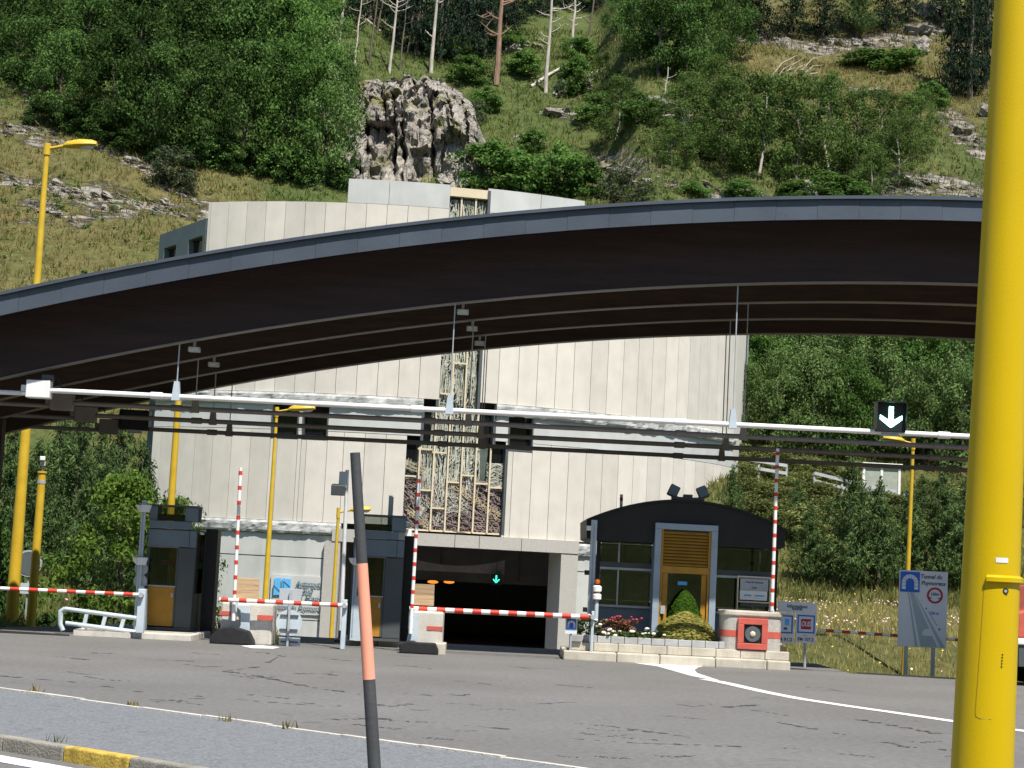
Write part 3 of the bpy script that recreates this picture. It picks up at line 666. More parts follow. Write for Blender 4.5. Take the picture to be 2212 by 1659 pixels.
# recess lining: jambs at the right of each step and the dim glazing behind
for (f0, f1), z0, z1 in ((tt, ZM, zat(408,1015)), (tm, ZL, ZM), (tl, ZB, ZL)):
    for f, s in ((f0, -1), (f1, 1)):
        mb = MB(); arc(mb, min(f, f+s*.14/BR), max(f, f+s*.14/BR), BR-.62, BR-.02 + .03*(s>0), z0, z1, .1); mb.build('jamb', M['boothdark'], bld)
zgl = zat(1040, 980)
mb = MB(); arc(mb, tt[0], tt[1], BR-.52, BR-.47, ZM, zat(408,1015), .03); mb.build('glazing', M['dimgreen'], bld)
mb = MB(); arc(mb, tm[0], tm[1], BR-.52, BR-.47, ZL, ZM, .03); mb.build('glazing', M['dimgreen'], bld)
mb = MB(); arc(mb, tl[0], tl[1], BR-.52, BR-.47, zgl, ZL, .03); mb.build('glazing', M['dimgreen'], bld)
mb = MB(); arc(mb, tl[0], tl[1], BR-.52, BR-.47, ZB, zgl, .03); mb.build('glazing', M['dimmauve'], bld)
mb = MB(); arc(mb, tt[0], tt[1], BR-.45, BR-.06, zat(426,1015), zat(407,1015), .03); mb.build('cream_cornice', M['framecream'], bld)
# cream bars of the grille
def gbar(u0, v0, u1, v1, name='grille_bar'):
    f0, z0 = pix(u0, v0, BR-.18); f1, z1 = pix(u1, v1, BR-.18)
    if abs(u1-u0) < abs(v1-v0): f0 = f1 = (f0+f1)/2
    else: z0 = z1 = (z0+z1)/2
    a, b = bp(f0, z0, BR-.18), bp(f1, z1, BR-.18)
    mb = MB(); mb.bar(a, b, .08, .08, bn((f0+f1)/2)); mb.build(name, M['framecream'], bld)
for u, vtop in ((902.8,965),(934,890),(965,880),(995,890),(1025,885),(1056,965)):
    gbar(u-2, 1148+.05*(u-980), u + (1000-vtop)*.05, vtop)
for c in ((230,330,1115),(345,455,1235),(455,570,1390),(585,695,1168),(710,820,1110),(830,940,1180),(950,1060,1215),(345,470,885),(470,590,915)):
    gbar(815.5+c[0]*.2529, 745.6+c[2]*.2529, 815.5+c[1]*.2529, 745.6+c[2]*.2529+1.5)
gbar(974,885,981,770); gbar(1004,885,1008,770)
gbar(980,784,1008,786); gbar(951,850,972,851); gbar(871,1143,1078,1154)
gbar(995,470,999,412); gbar(1026,470,1030,414); gbar(973,424,1052,429)
gbar(981,770,995,470); gbar(1008,770,1026,470)
# fine metal strips woven through the grille
rs = random.Random(5)
def woven(n, f0, f1, z0, z1, lo, hi, ang, spread, m, name, w=(.018,.036)):
    mb = MB()
    for _ in range(n):
        f = rs.uniform(f0, f1); z = rs.uniform(z0, z1); L = rs.uniform(lo, hi); a = rs.gauss(ang, spread)
        df = math.cos(a)*L/2/BR; dz = math.sin(a)*L/2
        fa, fb = max(f0, min(f1, f-df)), max(f0, min(f1, f+df)); za, zb = max(z0, min(z1, z-dz)), max(z0, min(z1, z+dz))
        r = BR - rs.uniform(.24, .42)
        mb.bar(bp(fa, za, r), bp(fb, zb, r), rs.uniform(*w), .03, bn(f))
    o = mb.build(name, m, bld); o['kind'] = 'stuff'
HP = math.pi/2
for (f0, f1), z0, z1, k in ((tt, ZM, zat(432,1015), 1.0), ((pix(934,900)[0], pix(1038,900)[0]), ZL, ZM, 1.0), ((pix(902,1000)[0], pix(1040,1000)[0]), zat(1075,980), ZL, 1.0)):
    ar_ = (f1-f0)*BR*(z1-z0)
    woven(int(ar_*34), f0, f1, z0, z1, .5, 1.8, HP, .10, M['grillepale'], 'woven_strips')
    woven(int(ar_*26), f0, f1, z0, z1, .12, .40, .5, .8, M['grillepale'], 'woven_strips', (.016,.03))
    woven(int(ar_*5), f0, f1, z0, z1, .3, .9, HP-.2, .35, M['grilletan'], 'woven_strips', (.02,.035))
zz = zat(1035, 980)
ar_ = (tl[1]-tl[0])*BR*(zz-ZB)
woven(int(ar_*34), tl[0], tl[1], ZB, zz, .3, 1.1, -.5, .45, M['grillebrown'], 'woven_strips')
woven(int(ar_*26), tl[0], tl[1], ZB, zz, .15, .5, .6, .7, M['grillebrown'], 'woven_strips')
woven(260, pix(905,1090)[0], pix(965,1090)[0], zat(1135,930), zat(1010,930), .25, .9, HP-.1, .35, M['grillepale'], 'woven_strips')
woven(170, pix(960,1090)[0], pix(1015,1090)[0], zat(1108,980), zat(1062,980), .2, .6, .2, .6, M['grillepale'], 'woven_strips')
woven(170, pix(1056,1000)[0], tl[1], zat(1060,1070), zat(1000,1070), .2, .6, .3, .5, M['grillepale'], 'woven_strips')
for (ua, va), (ub, vb), n in (((975,1045),(1083,1118),60), ((873,1000),(915,1018),22), ((880,1100),(925,1135),20)):
    mb = MB(); fa, za = pix(ua, va, BR-.22); fb, zb = pix(ub, vb, BR-.22)
    for off in (-.16, .16, 0.0): mb.bar(bp(fa, za+off, BR-.22), bp(fb, zb+off, BR-.22), .03, .03, bn(fa))
    for _ in range(n):
        t = rs.random(); f = fa+(fb-fa)*t; z = za+(zb-za)*t+rs.uniform(-.2,.2); a = rs.uniform(0,3.1)
        mb.bar(bp(f-math.cos(a)*.16/BR, z-math.sin(a)*.16, BR-.22), bp(f+math.cos(a)*.16/BR, z+math.sin(a)*.16, BR-.22), .022, .03, bn(f))
    o = mb.build('tan_ribbon', M['grilletan'], bld); o['kind'] = 'stuff'
# lintel of granite blocks, right pier
zl1 = pix(1050,1159)[1]; zl0 = pix(1050,1186)[1]
cuts = [pfL-.02] + [pix(u,1170)[0] for u in (820,980,1032,1122)] + [pfR2]
for f0, f1 in zip(cuts, cuts[1:]):
    mb = MB(); arc(mb, f0+.0007, f1-.0007, BR-1.1, BR+.30, zl0, zl1, .03); mb.build('lintel_block', M['granite'], bld)
mb = MB(); arc(mb, pfR, pfR2, BR-1.0, BR+.26, -3.6, zl0-.012, .03); mb.build('pier', M['granite'], bld)
mb = MB(); arc(mb, pfL-.035, pfL, BR-1.0, BR+.26, -3.6, zl0-.012, .03); mb.build('pier', M['granite'], bld)
# tunnel interior
xl = bp(pfL,0).x + .02; xr = bp(pfR,0).x - .02; YI = bp(pfR,0).y
tb = MB(); zc = zl0 - .02
tb.box(xl-1, xl, YI+1.2, 132, -3.7, zc+.6); tb.box(xr+.35, xr+1.4, YI+1.2, 132, -3.7, zc+.6)
tb.box(xl-1, xr+1.4, YI+1.2, 132.5, zc+.62, zc+1.2); tb.box(xl-1, xr+1.4, 132, 132.6, -3.7, zc+.6)
tb.build('tunnel_bore', M['tunnel'], bld)
q0 = P(900,1252,100).z
tb = MB(); tb.box(xl+.01, xr+.34, 100, 100.5, q0, zc+.6); tb.build('inner_headwall', M['tunnel'], bld)
for i in range(5):
    x0 = xl + .3 + i*(xr-xl)/5
    tb = MB(); tb.box(x0+.05, x0+(xr-xl)/5-.05, 99.86, 99.99, q0+.15, zc+.2); tb.build('headwall_panel', M['tunnel'], bld)
# banner hung inside, sagging upper edge
x0, x1, z0, z1 = RC(888,1209,1090,1236,97)
pts = [(x0,z0),(x1,z0)] + [(x1+(x0-x1)*t, z1 + .02 - .34*(1-(2*t-1.1)**2) if True else z1) for t in [i/12 for i in range(13)]]
ban = MB().prism(pts, 97, 97.04).build('tunnel_banner', mat('grey_mauve_banner', (.30,.27,.30), .8, .15, 3))
tag(ban, 'grey mauve banner with a sagging top edge hung inside the tunnel mouth', 'banner')
# left side wall with two windows, right return wall, roof
A = bp(pL, 0); zsw = P(443,470,A.y).z
B = P(343,540,97.5); B.z = 0
dr_ = (B-A); dr_.z = 0; Lw = dr_.length; dr_ /= Lw; nn = Vector((dr_.y, -dr_.x, 0))
if nn.y > 0: nn = -nn
def wallbox(t0, t1, z0, z1, d0, d1, name, m, parent=bld):
    mb = MB(); q = [A + dr_*t + nn*d for t, d in ((t0,d0),(t1,d0),(t1,d1),(t0,d1))]
    mb.prismz([(p.x,p.y) for p in q], z0, z1); return mb.build(name, m, parent)
wa = zat(506, 420); wb = zat(585, 420)
tw = [(Lw*.08, Lw*.36), (Lw*.62, Lw*.88)]
wallbox(.15, Lw, wa, zsw, -.5, 0, 'side_wall', M['darkwall']); wallbox(.15, Lw, Zr1t+.26, wb, -.5, 0, 'side_wall', M['darkwall'])
for t0, t1 in ((.15, tw[0][0]), (tw[0][1], tw[1][0]), (tw[1][1], Lw)): wallbox(t0, t1, wb, wa, -.5, 0, 'side_wall', M['darkwall'])
for t0, t1 in tw:
    o = wallbox(t0, t1, wb, wa, -.35, -.3, 'window', M['glassdark'])
    o2 = wallbox(t0, t0+.08, wb, wa, -.3, -.22, 'window_frame', M['black'], o); wallbox(t0+.08, t1, wa-.08, wa, -.3, -.22, 'window_frame', M['black'], o)
C_ = bp(pR, 0)
mb = MB(); mb.prismz([(A.x+.1,A.y+.3),(C_.x-.3,C_.y+.3),(C_.x+2.5,118),(B.x+.2,118),(B.x+.2,B.y+.1)], -2, -1.9); mb.build('floor_slab', M['joint'], bld)
mb = MB(); mb.prismz([(A.x+.1,A.y+.3)] + [tuple(bp(pL+(pR-pL)*i/12,0,BR-.6).xy) for i in range(1,12)] + [(C_.x-.3,C_.y+.3),(C_.x+2.2,117),(B.x+.3,117),(B.x+.3,B.y+.2)], zsw-.4, zsw-.2); mb.build('roof', M['zinc'], bld)
mb = MB(); mb.prismz([(C_.x-.55,C_.y+.02),(C_.x-.05,C_.y),(C_.x+2.5,118),(C_.x+2.0,118)], -2, Ztop-.1); mb.build('side_wall', M['cream'], bld)
mb = MB(); mb.box(B.x, C_.x+2.5, 117.2, 117.8, -2, zsw); mb.build('rear_wall', M['darkwall'], bld)
mb = MB(); mb.prismz([(B.x-.02,B.y+.5),(B.x+.45,B.y+.5),(B.x+.45,117.2),(B.x-.02,117.2)], -2, zsw); mb.build('side_wall', M['darkwall'], bld)

# lettering and logo on the base wall
fS = pix(650,1290)[0]; nS = bn(fS); cS = bp(fS, 0, BR+.05); tS = Vector((math.cos(fS), math.sin(fS), 0))
mS = depth(cS)/F
def onwall(u, v, off=.06):
    d = ray(u, v); t = ((cS + nS*off) - EYE).dot(nS) / d.dot(nS); return EYE + d*t
sg = thing('wall_sign', 'motorway company sign with light blue logo and slanted lettering on the base wall', 'sign', onwall(650,1340))
mb = MB()
q = [onwall(586,1241,.0), onwall(714,1247,.0), onwall(712,1330,.0), onwall(582,1326,.0)]
mb.add([p for p in q] + [p - nS*.10 for p in q], [(0,1,2,3),(7,6,5,4),(0,4,5,1),(1,5,6,2),(2,6,7,3),(3,7,4,0)]); mb.build('sign_panel', M['smooth'], sg)
def wpoly(pts, m, name, t=.05, off=.03):
    mb = MB(); q = [onwall(u, v, off+t) for u, v in pts]; q2 = [onwall(u, v, off) for u, v in pts]; n = len(pts)
    mb.add(q+q2, [tuple(range(n)), tuple(range(2*n-1,n-1,-1))] + [(i,(i+1)%n,(i+1)%n+n,i+n) for i in range(n)]); return mb.build(name, m, sg)
s_ = .0702; ox, oy = 740*.7767, 1590*.7767
wpoly([(ox+270*s_,oy+200*s_),(ox+470*s_,oy+200*s_),(ox+440*s_,oy+715*s_),(ox+220*s_,oy+715*s_)], M['logoblue'], 'logo_block')
wpoly([(ox+510*s_,oy+205*s_),(ox+770*s_,oy+235*s_),(ox+745*s_,oy+500*s_),(ox+490*s_,oy+720*s_),(ox+475*s_,oy+720*s_)], M['logoblue'], 'logo_block')
for pts in ([(235,430),(250,410),(430,600),(415,620)], [(455,290),(475,290),(445,720),(425,720)], [(530,290),(550,285),(735,450),(720,475)], [(215,420),(240,400),(225,720),(200,720)], [(535,300),(553,300),(553,500),(533,500)]):
    wpoly([(ox+a*s_, oy+b*s_) for a, b in pts], M['inkgreen'], 'logo_stroke', .06, .04)
for body, u0, u1, vc, hh in (('Autoroutes',890,1830,390,150), ('du Sud',820,1440,590,150), ('de la France',640,1830,820,150), ('Tunnel du Puymorens',110,1860,1110,110)):
    text(body, onwall(ox+(u0+u1)/2*s_, oy+(vc+ (0))*s_, .07), hh*s_*mS, M['inkgreen'], sg, shear=.3, extrude=.008, normal=nS, width=(u1-u0)*s_*mS)

# ------------------------------------------------------------ toll canopy (shallow arch on four beams)
CYF = 43.5; BSP = 3.17
def arch(x): return 11.424 - .00578*(x - 12.276)**2
XA, XB = -26.0, 34.0
can = thing('toll_canopy', 'wide dark timber toll canopy arching over the booths with grey metal fascia', 'canopy', (4, CYF+5, 0))
def archblock(mb, x0, x1, y0, y1, top, bot, step=1.0):
    n = max(1, int((x1-x0)/step)); vs = []
    for i in range(n+1):
        x = x0+(x1-x0)*i/n; z = arch(x); vs += [(x,y0,z-bot),(x,y1,z-bot),(x,y1,z-top),(x,y0,z-top)]
    fs = [(0,1,2,3),(4*n+3,4*n+2,4*n+1,4*n)]
    for i in range(n):
        for k in range(4): fs.append((4*i+k, 4*i+4+k, 4*i+4+(k+1)%4, 4*i+(k+1)%4))
    return mb.add(vs, fs)
FD = .17; n_f = 62; w_f = (XB-XA)/n_f
for i in range(n_f):
    x0 = XA + i*w_f
    archblock(mb := MB(), x0+.0025, x0+w_f-.0025, CYF-1.06 + .006*(i%2), CYF-1.02 + .006*(i%2), .07+FD, .535+FD, .5); mb.build('fascia_panel', M['zinc'], can)
mb = MB(); archblock(mb, XA, XB, CYF-1.14, CYF-.5, -.015+FD, .062+FD); mb.build('fascia_cap', M['zinc'], can)
mb = MB(); archblock(mb, XA, XB, CYF-1.01, CYF-.92, .07+FD, .50+FD); mb.build('fascia_backing', M['joint'], can)
for k in range(4):
    y = CYF + BSP*k
    mb = MB(); archblock(mb, XA, XB, y-.13, y+.13, .56, 2.02); mb.build('beam', M['wood_dark'] if k == 0 else M['wood_soffit'], can)
    mb = MB(); archblock(mb, XA, XB, y-.15, y+.15, 2.022, 2.045); mb.build('beam_flange', M['flange'], can)
ye = CYF + BSP*3 + .45
mb = MB(); archblock(mb, XA, XB, CYF-.91, ye, .41, .55); mb.build('roof_deck', M['wood_soffit'], can)
mb = MB(); archblock(mb, XA, XB, CYF-.49, ye+.05, .24, .40); mb.build('roof_sheet', M['zinc'], can)
for x in (-25.4, 33.4):
    for k in range(4):
        y = CYF + BSP*k; z = arch(x) - 2.06
        if z > .5:
            mb = MB(); mb.box(x-.2, x+.2, y-.2, y+.2, 0 if x > 0 else -.3, z); mb.build('pillar', M['wood_dark'], can)
xp = P(-46,1050,CYF+BSP*1.5).x
for k in (1, 2):
    mb = MB(); mb.box(xp-.19, xp+.11, CYF+BSP*k-.17, CYF+BSP*k+.17, -.2, arch(xp)-2.06); mb.build('pillar', M['wood_dark'], can)
# small floodlights under the beams
for (u, v, k, fl) in ((1000,669,0,'under the front canopy beam in line with the metal grille'),(1020,706,1,'under the second canopy beam in line with the metal grille'),(1036,741,2,'under the third canopy beam in line with the metal grille'),(420,753,0,'under the front canopy beam above the booth with the tube railing'),(462,788,1,'under the second canopy beam above the booth with the tube railing')):
    y = CYF+BSP*k+.05 + .25; c = P(u, v, y); c.z = arch(c.x)-2.12
    t = thing('floodlight', 'small grey floodlight ' + fl, 'floodlight', c, 'floodlights under the canopy beams')
    MB().box(c.x-.03,c.x+.03,y-.03,y+.03,c.z-.03,c.z+.12).build('bracket', M['steel'], t)
    MB().box(c.x-.14,c.x+.14,y-.10,y+.10,c.z-.15,c.z-.03).build('housing', M['signgrey'], t, bevel=.02)
    MB().box(c.x-.11,c.x+.11,y-.115,y-.102,c.z-.135,c.z-.045).build('lens', M['lamp_glass'], t)
# four pipe rows hung on rods from the beams
prow = [(CYF,5.76),(CYF+BSP,5.74),(CYF+2*BSP,5.68),(CYF+3*BSP,5.60)]
rods = [[377,970,1583],[420,1012,1607],[460,1040,1570],[497,1045,1562]]
sleeves = [[335,900,1470,2040],[380,930,1472,2030],[425,950,1470,2020],[460,960,1468,2010]]
boxes = [80,132,185,238]
plab = ['white overhead pipe hung under the canopy front, lit by the sun', 'shaded overhead pipe hung under the second canopy beam', 'shaded overhead pipe hung under the third canopy beam', 'shaded overhead pipe hung under the rear canopy beam']
for k, (y, z) in enumerate(prow):
    def xu(u): return P(u, 905, y).x
    xb = xu(boxes[k]); xe = P(2098, 950, y).x + (0 if k == 0 else 1.2*k)
    t = thing('overhead_pipe', plab[k], 'pipe', (0, y, z), 'pipe rows under the canopy')
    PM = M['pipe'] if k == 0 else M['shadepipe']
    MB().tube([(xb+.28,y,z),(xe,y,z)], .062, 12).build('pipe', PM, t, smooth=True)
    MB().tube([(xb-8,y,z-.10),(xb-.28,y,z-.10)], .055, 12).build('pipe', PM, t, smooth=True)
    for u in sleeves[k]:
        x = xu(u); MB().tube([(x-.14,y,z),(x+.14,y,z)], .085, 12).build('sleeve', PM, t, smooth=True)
    for u in rods[k]:
        x = xu(u)
        MB().tube([(x,y,z+.34),(x,y,arch(x)-2.05)], .016, 6).build('hanger_rod', M['steel'], t)
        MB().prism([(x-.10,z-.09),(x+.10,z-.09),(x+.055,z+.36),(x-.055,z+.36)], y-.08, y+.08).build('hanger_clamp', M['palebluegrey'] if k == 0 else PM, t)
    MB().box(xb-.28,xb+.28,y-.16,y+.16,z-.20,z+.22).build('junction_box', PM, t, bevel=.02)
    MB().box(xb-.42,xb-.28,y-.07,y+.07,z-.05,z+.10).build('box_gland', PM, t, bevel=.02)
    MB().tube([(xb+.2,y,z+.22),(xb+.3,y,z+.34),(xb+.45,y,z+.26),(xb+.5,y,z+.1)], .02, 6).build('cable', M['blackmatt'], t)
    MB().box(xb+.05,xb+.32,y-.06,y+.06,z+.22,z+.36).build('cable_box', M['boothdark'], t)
def lane_signal(u0, v0, u1, v1, y, lit, label):
    x0, x1, z0, z1 = RC(u0, v0, u1, v1, y)
    t = thing('lane_signal', label, 'lane signal', ((x0+x1)/2, y, z0))
    MB().box(x0,x1,y-.12,y+.14,z0,z1).build('housing', M['black'], t, bevel=.015)
    cx = (x0+x1)/2; w = x1-x0
    MB().box(x0+.02,x1-.02,y-.30,y-.12,z1-.02,z1).build('hood', M['black'], t)
    for xx in (x0, x1-.02): MB().box(xx,xx+.02,y-.26,y-.121,z0+.05,z1-.021).build('hood_side', M['black'], t)
    MB().box(cx-.2,cx+.2,y-.04,y+.04,z0-.09,z0).build('bracket', M['steel'], t)
    if lit:
        zc_ = (z0+z1)/2; s = w
        poly = [(cx-.07*s,zc_+.34*s),(cx+.07*s,zc_+.34*s),(cx+.075*s,zc_-.12*s),(cx+.36*s,zc_+.05*s),(cx+.36*s,zc_-.09*s),(cx,zc_-.36*s),(cx-.36*s,zc_-.09*s),(cx-.36*s,zc_+.05*s),(cx-.075*s,zc_-.12*s)]
        a_ = MB(); pr = [(p[0], p[1]) for p in poly]
        a_.prism([pr[i] for i in (0,8,3,2,1)][::1] if False else [pr[0], pr[8], pr[2], pr[1]], y-.14, y-.122)
        a_.prism([pr[8], pr[7], pr[6], pr[5]], y-.14, y-.122); a_.prism([pr[2], pr[8], pr[5]], y-.14, y-.122); a_.prism([pr[2], pr[5], pr[4], pr[3]], y-.14, y-.122)
        a_.build('arrow_lamp', M['green_on'], t)
    return t
lane_signal(1890,869,1955,934,CYF-.02,True,'black lane signal showing a lit green down arrow on the white pipe')
lane_signal(261,887,325,929,CYF+3*BSP,False,'unlit black lane signal box on the rear shaded pipe')
MB_ = None
# ------------------------------------------------------------ booth islands
YB = 47.2                                     # front plane of the toll booths
def island(name, u0, u1, v, label, y1=50.2):
    y0 = G((u0+u1)/2, v)[1]; xa, xb = P(u0, v, y0).x, P(u1, v, y0).x
    t = thing(name, label, 'island', ((xa+xb)/2, y0, 0)); t['kind'] = 'structure'
    MB().box(xa+.16, xb-.16, y0+.16, y1-.16, 0, .135).build('paving', M['concrete'], t)
    n = max(1, round((xb-xa)/1.15)); w = (xb-xa)/n
    for i in range(n):
        MB().box(xa+i*w+.006, xa+(i+1)*w-.006, y0, y0+.155, -.02, .15+.004*(i%2)).build('kerbstone', M['concretelight'], t, bevel=.025)
    m = max(1, round((y1-y0-.16)/1.15)); w = (y1-y0-.16)/m
    for i in range(m):
        for x0, x1 in ((xa, xa+.155), (xb-.155, xb)):
            MB().box(x0, x1, y0+.165+i*w, y0+.16+(i+1)*w-.006, -.02, .15+.004*(i%2)).build('kerbstone', M['concretelight'], t, bevel=.025)
    return t, y0, xa, xb
isl1 = island('booth_island', 156, 413, 1379, 'raised concrete kerb island under the booth beside the tube railing')
isl2 = island('booth_island', 722, 908, 1396, 'raised concrete kerb island under the booth beside the tunnel mouth')

# ------------------------------------------------------------ toll booths
def toll_booth(u0, u1, vtop, vbase, label):
    y = YB; x0, x1, z0, z1 = RC(u0, vtop, u1, vbase, y); z0 = .15
    w, h, d = x1-x0, z1-z0, 1.55
    t = thing('toll_booth', label, 'toll booth', ((x0+x1)/2, y, z0), 'toll booths')
    X = lambda f: x0 + w*f
    Z = lambda f: z0 + h*f
    zw1, zw0 = Z(.665), Z(.35)                # window
    MB().box(x0, x1, y-.02, y+d, z0, z0+.07).build('plinth', M['boothdark'], t)
    fr = M['boothdark']
    MB().box(x0, X(.045), y, y+.09, z0+.07, Z(.66)).build('post', fr, t)
    dp = MB().box(X(.07), X(.62), y+.02, y+.07, z0+.10, zw0-.02).build('door_panel', M['ochre'], t, bevel=.008)
    MB().box(X(.56), X(.60), y-.03, y+.02, zw0-.28, zw0-.16).build('handle', M['steel'], dp)
    MB().box(X(.05), X(.64), y-.015, y+.09, zw0-.018, zw0+.012).build('window_sill', M['steel'], t)
    MB().box(X(.07), X(.62), y+.03, y+.045, zw0+.013, zw1-.03).build('door_window', M['glass'], t)
    for f0, f1 in ((.046,.069),(.621,.65)): MB().box(X(f0), X(f1), y, y+.08, z0+.10, zw1-.03).build('door_frame', fr, t)
    MB().box(X(.03), X(.67), y-.03, y+.10, zw1-.028, zw1).build('door_lintel', M['flange'], t)
    MB().box(X(.652), x1, y-.005, y+.14, z0+.07, Z(.665)).build('corner_panel', fr, t, bevel=.02)
    MB().box(X(.02), X(.86), y-.06, y+.10, Z(.667), Z(.80)).build('upper_panel', M['boothgrey'], t, bevel=.012)
    MB().box(X(.862), X(1.0), y-.04, y+.10, Z(.667), Z(.80)).build('upper_panel', M['boothgrey'], t, bevel=.012)
    MB().box(X(.03), X(.88), y-.07, y+.10, Z(.808), Z(.87)).build('upper_panel', M['boothgrey'], t, bevel=.012)
    MB().box(X(.0), X(1.0), y+.0, y+d-.02, Z(.801), Z(.807)).build('roof_tray', fr, t)
    # glazed head box, open frame one can see through
    for f0, f1 in ((.0,.17),(.74,1.0)):
        MB().box(X(f0), X(f1), y-.01, y+.08, Z(.872), Z(.985)).build('head_panel', M['boothgrey'], t, bevel=.015)
        MB().box(X(f0)+.01, X(f1)-.01, y+.62, y+.68, Z(.872), Z(.985)).build('head_panel', M['boothgrey'], t, bevel=.015)
    MB().box(x0, x1, y-.01, y+.70, Z(.986), Z(1.0)).build('head_frame', fr, t)
    MB().box(X(.172), X(.738), y+.05, y+.20, Z(.872), Z(.925)).build('display_unit', M['black'], t, bevel=.01)
    MB().box(X(.172), X(.738), y+.01, y+.02, Z(.872), Z(.985)).build('head_glass', M['glass'], t)
    # sides, rear, roof
    for xa, xb in ((x1-.05, x1), (x0, x0+.05)):
        MB().box(xa, xb, y+.141, y+.20, z0+.07, Z(.80)).build('post', fr, t)
        MB().box(xa, xb, y+d-.10, y+d, z0+.07, Z(.80)).build('post', fr, t)
        MB().box(xa+.015, xb-.02, y+.201, y+d-.101, z0+.95, Z(.79)).build('side_glass', M['glass'], t)
        MB().box(xa+.012, xb-.012, y+.201, y+d-.101, z0+.07, z0+.94).build('side_panel', M['boothdark'] if xa < x0+.1 else mat('olive_side_panel', (.13,.14,.08), .5), t)
    MB().box(x0+.051, x1-.051, y+d-.07, y+d-.02, z0+.07, Z(.79)).build('rear_panel', fr, t)
    MB().box(x0+.08, x1-.20, y+.75, y+1.25, z0+.92, z0+.97).build('counter', M['boothgrey'], t)
    MB().box(x0+.12, x0+.40, y+.85, y+1.05, z0+.971, z0+1.32).build('monitor', M['black'], t, bevel=.015)
    return t, x0, x1, z0, z1
b1 = toll_booth(314, 420, 1091, 1364, 'slate grey toll booth with ochre door panel beside the tube railing')
b2 = toll_booth(758, 869, 1112, 1396, 'slate grey toll booth with ochre door panel beside the tunnel mouth')
def vest(b, colr, band, label):
    t_, x0, x1, z0, z1 = b; cx = x0+.48*(x1-x0); y = YB+.42; zc = z0+1.15
    t = thing('hanging_vest', label, 'vest', (cx, y, zc))
    mb = MB(); mb.prism([(cx-.10,zc+.05),(cx-.04,zc-.02),(cx+.05,zc-.05),(cx+.10,zc+.10),(cx+.11,zc+.55),(cx+.14,zc+.95),(cx+.05,zc+.98),(cx-.02,zc+.92),(cx-.09,zc+.90),(cx-.10,zc+.5)], y, y+.05)
    mb.build('cloth', colr, t, bevel=.015)
    MB().box(cx-.30, cx+.20, y-.04, y-.005, zc+.50, zc+.62).build('ribbon', band, t, bevel=.015)
    MB().tube([(cx,y+.02,zc+.9),(cx,y+.02,zc+1.12)], .008, 6).build('hook', M['steel'], t)
vest(b1, mat('orange_cloth', (.85,.42,.05), .8), mat('magenta_cloth', (.70,.05,.22), .8), 'orange vest with a magenta ribbon hanging inside the booth window')
vest(b2, mat('dark_red_cloth', (.50,.06,.04), .8), mat('orange_red_cloth', (.50,.12,.03), .8), 'dark red vest hanging inside the booth beside the tunnel mouth')
# booth posts with brackets and round discs
def booth_post(ub, vb, ut, vt, label, discs, br):
    y = YB-.25; p0, p1 = P(ub, vb, y), P(ut, vt, y); x = (p0.x+p1.x)/2; z0 = .14
    t = thing('signal_post', label, 'post', (x, y, z0), 'booth posts')
    MB().box(x-.055, x+.055, y-.04, y+.04, z0, p1.z).build('post', M['palebluegrey'], t, bevel=.008)
    MB().box(x-.012, x+.012, y-.055, y-.041, z0+.1, p1.z-.3).build('rail', M['bluegrey'], t)
    MB().prism([(x+.056,z0),(x+.28,z0),(x+.24,z0+.9),(x+.12,z0+1.1),(x+.056,z0+1.1)], y-.03, y+.03).build('foot_plate', M['palebluegrey'], t)
    for v in br:
        z = P(ub, v, y).z
        MB().prism([(x-.05,z-.09),(x+.16,z-.09),(x+.21,z+.10),(x-.05,z+.10)], y-.16, y-.056).build('bracket', M['pipe'], t, bevel=.01)
        MB().prism([(x-.15,z-.02),(x-.056,z-.10),(x-.056,z+.09),(x-.19,z+.09)], y-.12, y-.05).build('bracket', M['pipe'], t, bevel=.01)
    for v in discs:
        z = P(ub, v, y).z
        MB().tube([(x+.02,y+.06,z),(x+.02,y+.12,z)], .17, 20).build('disc', M['signgrey'], t)
    return t
booth_post(297, 1365, 308, 1080, 'pale blue post with white brackets and two discs beside the tube railing', (1228,1255), (1098,1212))
booth_post(762, 1390, 772, 1135, 'pale blue tapering post with bracket in front of the second booth', (), (1213,))
# tall black slabs at the booths' right flank
def slab(u0, v0, u1, v1, y, label):
    x0, x1, z0, z1 = RC(u0, v0, u1, v1, y)
    o = MB().box(x0, x1, y, y+.55, 0.0, z1).build('black_slab', M['black'], None, bevel=.012)
    o2 = tag(o, label, 'panel', 'black slabs beside the booths'); return x0, x1
slab(438, 1143, 464, 1385, YB+.9, 'tall black upright slab beside the booth next to the wooden board')
slab(868, 1158, 888, 1402, YB+.7, 'tall black upright slab beside the booth at the tunnel mouth')
def bumper(pts, y, d, label):
    mb = MB(); q = [P(u, v, y) for u, v in pts]; mb.prism([(p.x, max(.0, p.z)) for p in q][::-1], y, y+d)
    o = mb.build('rubber_block', M['blackmatt'], None, bevel=.03); return tag(o, label, 'rubber block', 'black rubber blocks')
bumper([(452,1376),(470,1358),(500,1353),(536,1364),(546,1384),(548,1396),(452,1396)], 44.5, .4, 'low black rubber block on the road below the round barrier plate')
bumper([(862,1390),(884,1384),(900,1388),(940,1390),(946,1404),(946,1418),(862,1418)], 44.4, .4, 'low black rubber block with toothed top beside the cut concrete block')
for i, u in enumerate((889, 905, 916)):
    x0, x1, z0, z1 = RC(u-4, 1376+3*(i%2), u+4, 1393, YB-.05)
